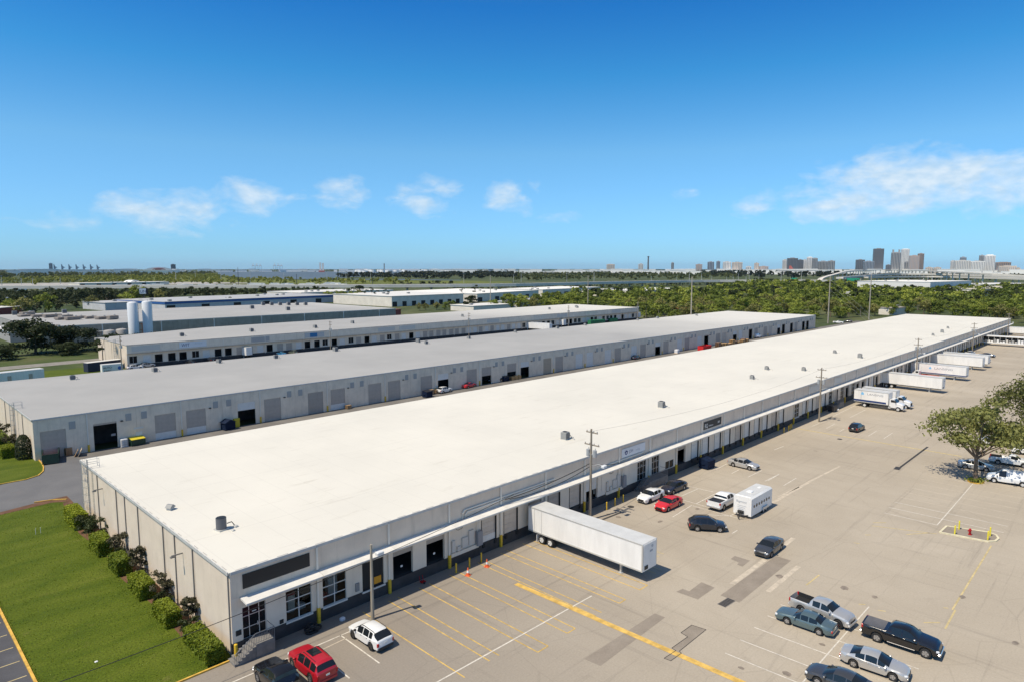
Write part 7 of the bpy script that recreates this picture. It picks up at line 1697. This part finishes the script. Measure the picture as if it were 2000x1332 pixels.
# ------------------------------------------------------------------ the viaduct and flyovers
conc = M('viaduct_concrete', (0.64, 0.60, 0.53), .8, var=.08, scale=.05)
def viaduct(label, pts, w, hgt, pier_every, parapet=1.1, thick=1.8, mat=None):
    t = thing('viaduct', label, 'viaduct', (pts[0][0], pts[0][1], 0)); o0 = Vector((pts[0][0], pts[0][1], 0))
    P_ = [Vector((p[0], p[1], p[2] if len(p) > 2 else hgt)) - o0 for p in pts]; dist = 0
    # smooth the line by inserting points
    Q = []
    for i in range(len(P_) - 1):
        p0, p1, p2, p3 = P_[max(0, i-1)], P_[i], P_[i+1], P_[min(len(P_)-1, i+2)]
        for k in range(6):
            u = k / 6; Q.append(0.5 * ((2*p1) + (-p0+p2)*u + (2*p0-5*p1+4*p2-p3)*u*u + (-p0+3*p1-3*p2+p3)*u**3))
    Q.append(P_[-1])
    def strip(off0, off1, z0, z1):
        vs = []
        for i, q in enumerate(Q):
            d = Q[min(i+1, len(Q)-1)] - Q[max(i-1, 0)]; n = Vector((-d.y, d.x, 0)).normalized()
            for (o_, z) in ((off0, z0), (off1, z0), (off1, z1), (off0, z1)): vs.append(q + n * o_ + Vector((0, 0, z)))
        fs = [(0,1,2,3), tuple(range(len(vs)-4, len(vs)))] + [(i*4+k, i*4+(k+1) % 4, i*4+4+(k+1) % 4, i*4+4+k) for i in range(len(Q)-1) for k in range(4)]
        return MB().add(vs, fs)
    strip(-w/2, w/2, -thick, 0).build('deck', mat or conc, t); strip(-w/2 - .02, -w/2 + .35, .002, parapet).build('parapet', mat or conc, t); strip(w/2 - .35, w/2 + .02, .002, parapet).build('parapet', mat or conc, t)
    acc = 0; last = Q[0]
    for q in Q[1:]:
        seg = (q - last).length
        while acc + seg >= pier_every:
            f = (pier_every - acc) / seg; c = last + (q - last) * f; last = c; seg = (q - last).length; acc = 0
            if c.z - thick > 1: MB().box(-1.1, 1.1, -1.1, 1.1, 0, c.z - thick - 1.0).box(-2.2, 2.2, -2.2, 2.2, c.z - thick - .99, c.z - thick - .001).build('pier', mat or conc, t, (c.x, c.y, 0))
        acc += seg; last = q
    return t
viaduct('long pale motorway viaduct crossing the whole middle distance', [(86.90, 1139.67), (153.78, 1088.41), (278.80, 996.27), (405.18, 885.67), (543.31, 783.36), (711.89, 696.23), (955.88, 684.72), (1216.27, 626.71), (1371.00, 468.50)], 22, 8.0, 34, 1.6, 2.4)
def fl(*a): return a
viaduct('curving concrete flyover that climbs in front of the tall towers', [(*(1772.27, 630.65), 0.5), (*(1839.98, 647.28), 7.0), (*(1951.55, 656.85), 15.0), (*(2291.85, 721.87), 23.0), (*(3366.93, 929.09), 25.0), (*(2331.97, 529.72), 25.0), (*(1569.10, 268.28), 23.0), (*(1475.76, 169.23), 19.0)], 12, 20, 90, 1.0, 1.5)
viaduct('lower concrete flyover under the curving one', [(*(1462.51, 479.83), 13.0), (*(1986.02, 522.53), 17.0), (*(2000.53, 396.58), 17.0), (*(1752.05, 183.77), 13.0)], 14, 16, 80, 1.4, 2.4)
viaduct('lowest flyover running level behind the white depot', [(*(1671.51, 492.58), 12.0), (*(1837.61, 460.53), 12.0), (*(1907.95, 388.62), 12.0), (*(1659.60, 173.87), 11.0)], 14, 12, 60, 1.3, 2.2)
lamp_p = M('lamp_pole_pale', (0.50, 0.49, 0.46), .5)
for i, (x, y, h) in enumerate([(213.54, 1490.11, 19.22), (260.52, 1602.71, 13.02), (275.99, 1586.89, 12.02), (324.18, 1598.07, 12.41), (560.97, 1642.56, 29.63), (727.90, 1976.67, 26.19), (634.32, 1567.55, 26.08), (681.84, 1518.97, 27.27), (710.45, 1410.39, 26.30), (777.97, 1341.35, 26.30), (807.71, 1310.94, 26.30), (846.29, 1271.49, 22.87), (992.58, 1121.91, 21.73), (1110.30, 1080.87, 18.98), (1122.80, 1068.09, 22.53), (1243.12, 1030.49, 18.48), (930.25, 709.68, 27.57), (1441.49, 919.92, 11.54), (1547.61, 911.37, 8.01), (1141.90, 644.71, 24.26), (1416.22, 768.07, 21.35), (1547.72, 811.30, 11.54), (1639.51, 817.40, 10.68), (1723.62, 840.03, 12.54), (1733.41, 830.03, 19.49), (1748.09, 815.02, 11.14), (1753.96, 809.02, 18.10), (1853.23, 826.03, 14.56), (1263.99, 519.89, 27.16), (1760.48, 693.70, 12.01), (1853.77, 706.96, 23.66)]):
    t = thing('motorway_lamp', 'tall thin lamp post along the motorway viaduct', 'street lamp', (x, y, 0), 0, 'lamp posts along the motorway')
    MB().tube([(0, 0, 0), (0, 0, h)], [.55, .35], 6).build('post', lamp_p, t); MB().box(-1.8, 1.8, -.4, .4, h - .4, h).build('lamp_head', lamp_p, t)
for (x, y, h), lab in zip([(510.63, 972.16, 23.22), (593.91, 887.01, 23.22), (510.63, 1186.34, 33.82)], ['dark pole before the viaduct at the bay, first', 'dark pole before the viaduct behind the big green tree', 'dark pole before the viaduct near the shore']): pole((x, y), h, lab, r=.5, mat=steel)
green_sign = M('road_sign_green', (0.02, 0.30, 0.17), .5)
for (x, y, w_, z), lab in zip([(1396.60, 547.27, 11.71, 12.48), (1384.92, 429.54, 22.04, 13.27)], ['small green motorway sign board over the road', 'larger green motorway sign board under the flyover']):
    t = thing('gantry_sign', lab, 'road sign', (x, y, 0), math.atan2(y, x) - math.pi/2)
    MB().box(-w_/2, w_/2, -.3, .3, z - 6, z).build('board', green_sign, t)
    for s in (-1, 1): MB().box(s*w_*.6 - .3, s*w_*.6 + .3, .31, .9, 0, z + .5).build('post', lamp_p, t)
    MB().box(-w_*.62, w_*.62, .35, .8, z - 3.4, z - 2.8).build('beam', lamp_p, t)
# ------------------------------------------------------------------ water, mangroves, far woods
def poly_sheet(name, pts, z, mat):
    g = MB(); g.sheet(pts, z); return struct(name, g, mat)
water_m = M('bay_water', (0.10, 0.125, 0.145), 0.5, var=0.25, scale=0.006, pos=True, streak=(1, 1, 1), spec=0.12)
poly_sheet('bay_water', [(2618.50, 6543.83), (3568.38, 6341.44), (4431.13, 5459.28), (1939.92, 2624.57), (1160.69, 1964.56), (1030.67, 1730.48), (953.45, 1875.85), (959.31, 2170.46), (1214.40, 3036.90)], 0.3, water_m)
poly_sheet('bay_water', [(1091.59, 1847.70), (1168.23, 1683.70), (1213.61, 1384.39), (1162.51, 1326.12), (1094.40, 1577.36), (1020.68, 1727.79)], 0.3, water_m)
mangrove_m = ground_mat('mangrove_flat', [(0.3, (0.09, 0.11, 0.02)), (0.55, (0.17, 0.19, 0.035)), (0.75, (0.25, 0.25, 0.06))], 0.012, fine=0.05, fine_amt=.4, bump=0)
poly_sheet('marsh', [(849.21, 3739.80), (1546.28, 3865.81), (867.71, 1963.52), (929.04, 1652.49), (1152.80, 1315.05), (1196.62, 1170.30), (1031.22, 1008.54), (674.12, 1240.26), (505.48, 1619.97), (478.91, 2112.74)], 0.1, mangrove_m)
leaf_far_lime = leaf_mat('far_leaves_lime', (0.07, 0.09, 0.012), (0.30, 0.31, 0.055), scale=.02); leaf_far_dark = leaf_mat('far_leaves_dark', (0.012, 0.02, 0.012), (0.045, 0.055, 0.03), scale=.02); leaf_far_mid = leaf_mat('far_leaves_mid', (0.03, 0.045, 0.014), (0.12, 0.135, 0.045), scale=.02); leaf_far_grey = leaf_mat('far_leaves_hazy', (0.06, 0.075, 0.06), (0.13, 0.145, 0.105), scale=.01)
def belt(name, pts, n, sc, mat, label, seed, per=40, leaf=2.2, h=7.0):
    rr = random.Random(seed); xs = [q[0] for q in pts]; ys = [q[1] for q in pts]; P = []
    k = 0
    while len(P) < n and k < 200000:
        k += 1
        # even over the distance as it shows from the lot, so nearer clumps are not starved
        x, y = rr.uniform(min(xs), max(xs)), rr.uniform(min(ys), max(ys))
        if inside(x, y, pts): P.append((x, y, sc * rr.uniform(.7, 1.3)))
    return tree_mass(name, P, label, mat, per, leaf, seed, h)
belt('mangroves', [(232.92, 2063.41), (703.59, 3023.75), (1407.83, 3553.05), (857.00, 1974.48), (929.04, 1652.49), (1037.36, 1382.09), (846.72, 1128.26), (601.52, 1314.49), (471.61, 1511.81), (182.99, 1625.20)], 900, 1.1, leaf_far_lime, 'bright lime mangrove flats on the near shore of the bay', 31, 40, 2.4)
belt('mangroves', [(564.57, 5414.79), (1423.73, 6035.56), (1877.94, 4738.21), (1264.72, 3314.95), (637.64, 2674.72), (224.33, 2164.45)], 900, 1.8, leaf_far_mid, 'olive mangrove flats at the left behind the lime ones', 32, 36, 2.6)
belt('peninsula_woods', [(1392.85, 2318.98), (2101.79, 2843.48), (3322.73, 4093.85), (3744.73, 3662.36), (1435.74, 1382.72), (1257.83, 1434.82), (1226.32, 1739.64), (1197.80, 1994.48)], 800, 1.9, leaf_far_dark, 'dark wooded tongue of land in the bay', 33, 36, 2.6)
belt('far_woods', [(2995.28, 2929.40), (3928.55, 2641.48), (3940.56, 1962.86), (1991.54, 957.20), (1535.74, 1032.14), (1196.62, 1170.30)], 800, 1.6, leaf_far_mid, 'green scrub behind the viaduct at the middle', 34, 36, 2.4)
belt('far_woods', [(5437.53, 3002.38), (7494.07, 3236.10), (7319.49, 2505.96), (2771.38, 909.45), (2059.06, 888.16), (2163.09, 1114.96)], 700, 2.3, leaf_far_dark, 'dark wood below the cruise ship', 35, 36, 2.6)
belt('far_woods', [(3411.51, 1119.88), (4318.68, 1031.05), (3586.49, 325.88), (2338.15, 211.68), (1808.39, 452.51), (1846.76, 605.49)], 500, 1.2, leaf_far_dark, 'dark trees under the flyovers', 36, 36, 2.2)
belt('shaded_woods', [(98.77, 964.92), (198.38, 902.74), (329.35, 834.15), (453.25, 780.96), (435.02, 749.62), (383.56, 756.10), (254.38, 768.89), (185.16, 728.31), (69.29, 683.29)], 480, 1.0, leaf_dark, 'dark wood in the shade behind the tan building, its crowns running together', 37, 130, 1.2, 7.6)
belt('shaded_woods', [(630.88, 777.81), (807.72, 789.95), (1146.04, 757.73), (1421.82, 683.02), (1243.78, 597.34), (986.52, 652.15), (693.69, 618.40), (552.05, 629.96)], 260, 0.5, leaf_far_mid, 'low green trees strung along the foot of the viaduct', 38, 90, 1.5, 7.4)
# the far horizon: wooded flats with pale roofs
for (d_, hh, mat, sd) in ((5000, 5, leaf_far_grey, 51), (7600, 7, leaf_far_grey, 52), (11500, 12, leaf_far_grey, 53)):
    P = []
    rr = random.Random(sd)
    for i in range(900):
        a = rr.uniform(-0.05, 1.62); dd = d_ * rr.uniform(.9, 1.15)
        if d_ < 6000 and 0.93 < a < 1.22: continue
        P.append((dd * math.cos(a), dd * math.sin(a), hh / 7.5 * rr.uniform(.7, 1.3)))
    tree_mass('horizon_woods', P, 'flat hazy woods on the horizon', mat, 24, 6.0, sd, 6.5)
# ------------------------------------------------------------------ skyline
tw = {k: M('tower_' + k, c, .6, var=.06, scale=.02) for k, c in dict(dark=(.15, .15, .16), mid=(.36, .355, .355), pale=(.74, .70, .64), white=(.86, .83, .78), beige=(.68, .56, .44), pink=(.52, .38, .31), blue=(.30, .34, .40), brown=(.34, .25, .20)).items()}
win_d = M('tower_windows', (.10, .115, .135), .25); win_m = M('tower_windows_mid', (.33, .34, .36), .3)
def tower(b, k, label, fins=6, cap=0.0, group='skyline towers'):
    (x, y, w, z) = b; D_ = w * .75
    t = thing('tower_block', label, 'tower', (x, y, 0), math.atan2(y, x) - math.pi/2 + .12, group)
    MB().box(-w/2, w/2, -D_/2, D_/2, 0, z).build('shaft', tw[k], t)
    p = w / fins; mb = MB(); md = MB(); floors = max(3, int(z / 9))
    for i in range(fins): mb.box(-w/2 + p * (i + .22), -w/2 + p * (i + .70), -D_/2 - .8, -D_/2 - .02, 4, z - 5)
    for i in range(max(2, fins - 2)):
        q = D_ / max(2, fins - 2); md.box(-w/2 - .8, -w/2 - .02, -D_/2 + q * (i + .25), -D_/2 + q * (i + .7), 4, z - 5)
    o = mb.add(md.v, md.f).build('window_bands', win_m if k in ('pale', 'white', 'beige', 'pink') else win_d, t); o['kind'] = 'stuff'
    if cap: MB().box(-w*.3, w*.3, -D_*.3, D_*.3, z + .01, z + cap).build('crown_block', tw[k], t)
    else: MB().box(-w*.2, w*.2, -D_*.2, D_*.2, z + .01, z + 4).build('plant_room', tw['mid'], t)
    return t
T = [((4817.60, 1957.23, 34.19, 94.36), 'pale', 'narrow pale tower at the left of the striped dark slabs', 4, 0), ((4649.37, 1839.39, 65.26, 102.26), 'dark', 'wide dark striped slab behind the cruise ship', 7, 0), ((4761.02, 1828.31, 36.30, 92.67), 'dark', 'dark block right of the wide dark slab', 4, 0), ((4958.68, 1871.24, 30.71, 94.89), 'pale', 'slim pale tower before the white twin', 3, 0), ((4781.88, 1773.02, 35.93, 110.09), 'white', 'white tower with a rounded top above the ship', 4, 3), ((4699.67, 1706.79, 31.83, 101.40), 'mid', 'grey tower with white edges above the ship', 4, 3), ((4905.40, 1725.41, 65.59, 82.31), 'mid', 'long grey slab at the right of the ship', 7, 0), ((4733.66, 1610.11, 40.60, 83.58), 'mid', 'grey slab closing the group by the ship', 4, 0),
 ((5360.56, 1619.99, 57.45, 96.34), 'dark', 'dark grey stepped office block left of the tallest tower', 5, 0), ((5088.33, 1482.88, 63.30, 81.90), 'blue', 'pale blue ribbed office block before the tallest tower', 7, 0), ((5585.38, 1563.17, 68.48, 181.07), 'dark', 'tallest tower, a plain dark grey slab with clipped corners', 8, 0), ((5518.91, 1425.37, 59.21, 148.70), 'mid', 'blue-grey tower with two horns on its roof', 6, 0), ((5824.35, 1441.15, 53.04, 181.63), 'white', 'slim white tower between the horned one and the brown ones', 6, 2), ((5439.68, 1330.37, 31.84, 79.77), 'mid', 'small grey block at the foot of the white tower', 3, 0), ((5352.37, 1265.76, 58.87, 121.75), 'pink', 'brownish pink tower left of the brown one', 7, 0), ((5556.06, 1272.86, 38.21, 139.42), 'brown', 'brown tower behind the pinkish one', 5, 0), ((5314.33, 1416.99, 32.03, 57.58), 'dark', 'low dark block beside the horned tower', 3, 0),
 ((5080.04, 1110.50, 40.16, 38.73), 'beige', 'low beige block right of the towers', 4, 0), ((5089.59, 1065.86, 39.72, 38.69), 'beige', 'second low beige block right of the towers', 4, 0), ((5203.85, 1004.97, 22.67, 82.59), 'pale', 'square pale tower at the left of the residential slabs', 3, 0), ((5016.49, 919.12, 80.76, 81.98), 'pale', 'wide striped residential slab', 9, 0), ((5509.37, 1003.42, 35.42, 109.81), 'blue', 'grey-blue tower rising behind the wide striped slab', 5, 0), ((5030.28, 840.42, 73.78, 76.67), 'white', 'white residential slab with vertical ribs', 9, 0), ((5527.20, 900.04, 28.77, 121.02), 'mid', 'greyish tower behind the ribbed white slab', 4, 0), ((5138.86, 795.09, 55.47, 114.20), 'white', 'tall white tower right of the ribbed slab', 7, 5), ((5446.25, 767.07, 79.44, 72.54), 'brown', 'grey-brown block under construction behind the beige one', 8, 2), ((4954.03, 676.44, 84.14, 47.32), 'beige', 'long beige block at the right end of the skyline', 9, 0), ((4960.90, 624.10, 21.92, 35.04), 'beige', 'low end of the beige block at the right', 3, 0),
 ((5007.05, 3305.98, 39.96, 72.43), 'pale', 'pale tower left of the chimney', 3, 0), ((5495.56, 3280.07, 23.22, 86.56), 'mid', 'thin grey tower right of the chimney', 2, 0), ((5086.95, 2786.20, 49.54, 66.08), 'pink', 'pinkish block in the middle of the horizon', 4, 0), ((5131.68, 2702.94, 49.08, 87.09), 'blue', 'first blue-grey tower of the middle group', 4, 0), ((5247.91, 2696.19, 28.94, 92.16), 'blue', 'second blue-grey tower of the middle group', 3, 0), ((5011.09, 2499.80, 58.42, 84.83), 'white', 'white ribbed block of the middle group', 5, 0), ((5045.22, 2430.17, 73.33, 80.55), 'beige', 'beige ribbed block of the middle group', 6, 0), ((4991.35, 2310.06, 37.50, 47.82), 'white', 'low white block right of the beige ribbed one', 3, 0), ((5106.59, 2298.42, 34.11, 74.10), 'beige', 'small beige tower apart from the middle group', 3, 0), ((5128.06, 2250.11, 63.97, 47.99), 'pink', 'low reddish block before the dark wood', 4, 0), ((5261.49, 3816.64, 73.25, 71.23), 'beige', 'beige plant block with a pale top on the horizon', 4, 3), ((2406.49, 7103.44, 41.19, 72.81), 'dark', 'square dark block on the left horizon', 3, 0), ((1714.47, 8835.19, 32.72, 88.47), 'blue', 'square blue-grey power block at the far left', 2, 0)]
for b, k, lab, f, cap in T: tower(b, k, lab, f, cap)
ho = bpy.data.objects
b = (5518.91, 1425.37, 59.21, 148.70)
hr = [o for o in COL.objects if o.get('label', '').startswith('blue-grey tower with two horns')][0]
for s in (-1, 1): MB().box(s*b[2]*.33 - 5, s*b[2]*.33 + 5, -12, 12, b[3] + .01, b[3] + 22).build('roof_horn', tw['mid'], hr)
b = (4369.46, 2819.19, 11.50, 125.14)
t = thing('chimney', 'tall dark chimney with a wide collar alone on the horizon', 'chimney', (b[0], b[1], 0)); MB().tube([(0,0,0), (0,0,b[3])], [7, 5], 14).build('shaft', tw['dark'], t, smooth=40); MB().cyl((0,0,b[3] - 6), 8, 5, 14).build('collar', tw['dark'], t)
# power station cranes, port cranes, ship, dome
for i, bb in enumerate([(1753.58, 8827.51, 37.63, 77.32), (1823.10, 8813.42, 38.03, 77.56), (1888.55, 8799.62, 38.41, 77.79), (1954.54, 8785.20, 38.79, 78.01), (2021.08, 8770.13, 39.18, 78.24), (2088.15, 8754.41, 39.56, 78.46), (2150.91, 8739.20, 39.92, 72.84)]):
    (x, y, w, z) = bb; t = thing('boiler_house', 'blue-grey stepped boiler house of the power station on the horizon', 'power plant', (x, y, 0), math.atan2(y, x) - math.pi/2, 'boiler houses on the horizon')
    MB().side([(-w*.4, 0), (-w*.4, z), (-w*.2, z), (w*.0, z*.72), (w*.55, z*.55), (w*.1, z*.45), (w*.15, 0)], -20, 20).build('block', tw['blue'], t)
cr_m = M('crane_white', (.66, .64, .62), .5); cr_r = M('crane_red', (.45, .12, .10), .5)
for i, bb in enumerate([(2605.38, 5736.03, 21.02, 76.79), (2632.19, 5723.77, 21.09, 76.87), (2659.04, 5711.35, 21.17, 72.46), (2766.77, 5659.94, 21.46, 77.26), (2793.78, 5646.66, 21.54, 77.34), (2816.96, 5635.14, 21.60, 72.87)]):
    (x, y, w, z) = bb; t = thing('port_crane', 'white gantry crane of the port across the bay', 'crane', (x, y, 0), math.atan2(y, x) - math.pi/2, 'port cranes across the bay')
    for sx in (-1, 1):
        for sy in (-1, 1): MB().box(sx*w*.4 - 1.2, sx*w*.4 + 1.2, sy*8 - 1.2, sy*8 + 1.2, 0, z*.72).build('leg', cr_m, t)
    MB().box(-w*.5, w*.5, -26, 26, z*.721, z*.80).build('boom', cr_m, t); MB().box(-2, 2, -2, 2, z*.801, z).build('mast', cr_m, t)
(x, y, w, z) = (2972.69, 5211.82, 51.10, 82.59)
t = thing('port_loader', 'red and white bulk loader tower on the far shore of the bay', 'crane', (x, y, 0), math.atan2(y, x) - math.pi/2)
MB().box(-w*.35, -w*.05, -8, 8, 14, z).box(w*.08, w*.4, -8, 8, 14, z*.95).build('tower', tw['pale'], t); MB().box(-w*.5, w*.5, -12, 12, 0, 13.9).build('base', cr_r, t)
(x, y, w, z) = (1979.19, 6191.35, 249.37, 42.96)
t = thing('domed_hall', 'wide white arched storage hall with a brick red front across the bay', 'hall', (x, y, 0), math.atan2(y, x) - math.pi/2)
MB().side([(w*.5*math.cos(a), max(0, z*math.sin(a))) for a in [math.pi*i/16 for i in range(17)]], 0, 120).build('arched_roof', tw['white'], t); MB().side([(w*.27*math.cos(a), max(0, z*.85*math.sin(a))) for a in [math.pi*i/12 for i in range(13)]], -3, -.05).build('red_front', M('hall_red', (.42, .14, .11), .7), t)
(x, y, w, z) = (3362.80, 1285.14, 279.06, 23.18)
t = thing('cruise_ship', 'white cruise ship with a red tail funnel lying before the slabs', 'ship', (x, y, 0), math.atan2(y, x) - math.pi/2)
MB().side([(-w*.5, 2), (w*.44, 2), (w*.5, 14), (-w*.5, 12)], -14, 14).build('hull', tw['white'], t); MB().side([(-w*.42, 14.1), (w*.34, 14.1), (w*.26, 30), (-w*.36, 28)], -12, 12).build('decks', tw['white'], t); MB().box(-w*.4, w*.3, -12.3, -12.01, 18, 20).box(-w*.38, w*.28, -12.3, -12.01, 22.5, 24.5).build('deck_windows', win_d, t); MB().side([(-w*.2, 30), (-w*.13, 30), (-w*.17, 46), (-w*.2, 46)], -4, 4).build('funnel', cr_r, t)
for (x, y, w, z), lab, k in zip([(924.29, 4097.03, 52.25, 25.27), (1013.79, 4178.78, 80.72, 23.65), (3709.12, 5337.83, 9.63, 75.82), (3624.35, 3728.82, 103.72, 24.06), (3784.84, 3710.12, 109.85, 21.89), (2558.24, 2239.51, 104.08, 12.56)], ['cream low hall on the left flats', 'grey low hall beside the cream one on the left flats', 'thin dark mast above the white tanks across the bay', 'pale blue-grey hall above the dark peninsula', 'second pale blue-grey hall above the dark peninsula', 'low pale open shed in the green scrub behind the viaduct'], ('white', 'mid', 'dark', 'blue', 'blue', 'beige')):
    t = thing('far_hall', lab, 'hall', (x, y, 0), math.atan2(y, x) - math.pi/2); MB().box(-w/2, w/2, -w*.2, w*.2, 0, z).build('walls', tw[k], t); MB().box(-w*.52, w*.52, -w*.22, w*.22, z + .01, z + max(1, z*.05)).build('roof', tw[k], t)
# white tanks, sheds and roofs scattered along the far shore
rr = random.Random(99)
tank_me = MB().cyl((0, 0, 0), 1, 1, 14).build('storage_tank', tw['white']); tag(tank_me, 'round white storage tank across the bay', 'storage tank', 'white tanks across the bay')
box_me = MB().box(-.5, .5, -.5, .5, 0, .92).box(-.52, .52, -.52, .52, .921, 1).build('distant_shed', [tw['white']]); tag(box_me, 'pale low roof among the woods of the horizon', 'distant building', 'pale roofs on the horizon')
first = [True, True]
def scatter(proto, k, x, y, s, rz):
    o = proto if first[k] else proto.copy()
    if not first[k]: COL.objects.link(o)
    first[k] = False; o.location = (x, y, 0); o.scale = s; o.rotation_euler = (0, 0, rz)
for i in range(34):
    a = rr.uniform(0.86, 1.02); d_ = rr.uniform(5600, 6700); r_ = rr.uniform(18, 34); scatter(tank_me, 0, d_*math.cos(a), d_*math.sin(a), (r_, r_, rr.uniform(13, 22)), 0)
white_v = [tw['white'], tw['pale'], tw['beige']]
for i in range(290):
    a = rr.uniform(0.40, 1.42) if i % 5 else rr.uniform(0.12, 0.4); d_ = rr.uniform(3700, 7000)
    if 0.93 < a < 1.22: d_ = rr.uniform(6300, 8000)
    w_ = rr.uniform(30, 130); scatter(box_me, 1, d_*math.cos(a), d_*math.sin(a), (w_, rr.uniform(20, 60), rr.uniform(13, 30)), a - math.pi/2)
# lorries and roofs of the yard behind the viaduct at the left
lor = MB().box(-6, 6, -1.3, 1.3, 1.0, 4.0).box(6.2, 8, -1.2, 1.2, .6, 3.0).box(-5, 7, -1, 1, .4, .99).build('distant_lorry', tw['white']); tag(lor, 'tiny white lorry parked in the yard behind the viaduct', 'lorry', 'lorries in the yard behind the viaduct')
fst = True
for i in range(110):
    u = rr.random(); a = rr.uniform(1.02, 1.43); d_ = rr.uniform(1180, 1330)
    o = lor if fst else lor.copy()
    if not fst: COL.objects.link(o)
    fst = False; o.location = (d_*math.cos(a), d_*math.sin(a), 0); o.rotation_euler = (0, 0, a + rr.choice((0, 1.57, 1.4)) + rr.uniform(-.1, .1)); k_ = rr.uniform(.9, 1.5); o.scale = (k_, k_, k_)
poly_sheet('lorry_yard', [(194.95, 1730.21), (391.95, 1774.99), (602.17, 1642.33), (670.30, 1413.86), (441.98, 1417.17), (172.39, 1532.19)], 0.12, M('yard_concrete', (.36, .34, .31), .9, var=.2, scale=.05, pos=True))
shed('white_building', 'long flat white depot roof in the lorry yard behind the viaduct', (310.42, 1388.23), (472.68, 1423.46), 6, 40, roof_bright, wall_white, None, 12, 6)
t = thing('arched_tent', 'small white arched tent in the lorry yard', 'tent', (*(424.03, 1465.27), 0), .3); MB().side([(13*math.cos(a), 9*math.sin(a)) for a in [math.pi*i/10 for i in range(11)]], 0, 22).build('canopy', tw['white'], t)

# ------------------------------------------------------------------ haze over the flats
hz = bpy.data.materials.new('thin_haze'); hz.use_nodes = True
ht = hz.node_tree; ht.nodes.clear()
pv = N(ht, 'ShaderNodeVolumePrincipled'); pv.inputs['Color'].default_value = (0.72, 0.88, 1.0, 1); pv.inputs['Density'].default_value = HAZE_D; pv.inputs['Anisotropy'].default_value = 0.3
ho_ = N(ht, 'ShaderNodeOutputMaterial'); ht.links.new(pv.outputs[0], ho_.inputs['Volume'])
MB().box(-27000, 27000, -27000, 27000, -3, 230).build('haze', hz)
tag(bpy.data.objects['haze'], 'thin pale haze over the flat land', 'haze', kind='stuff')
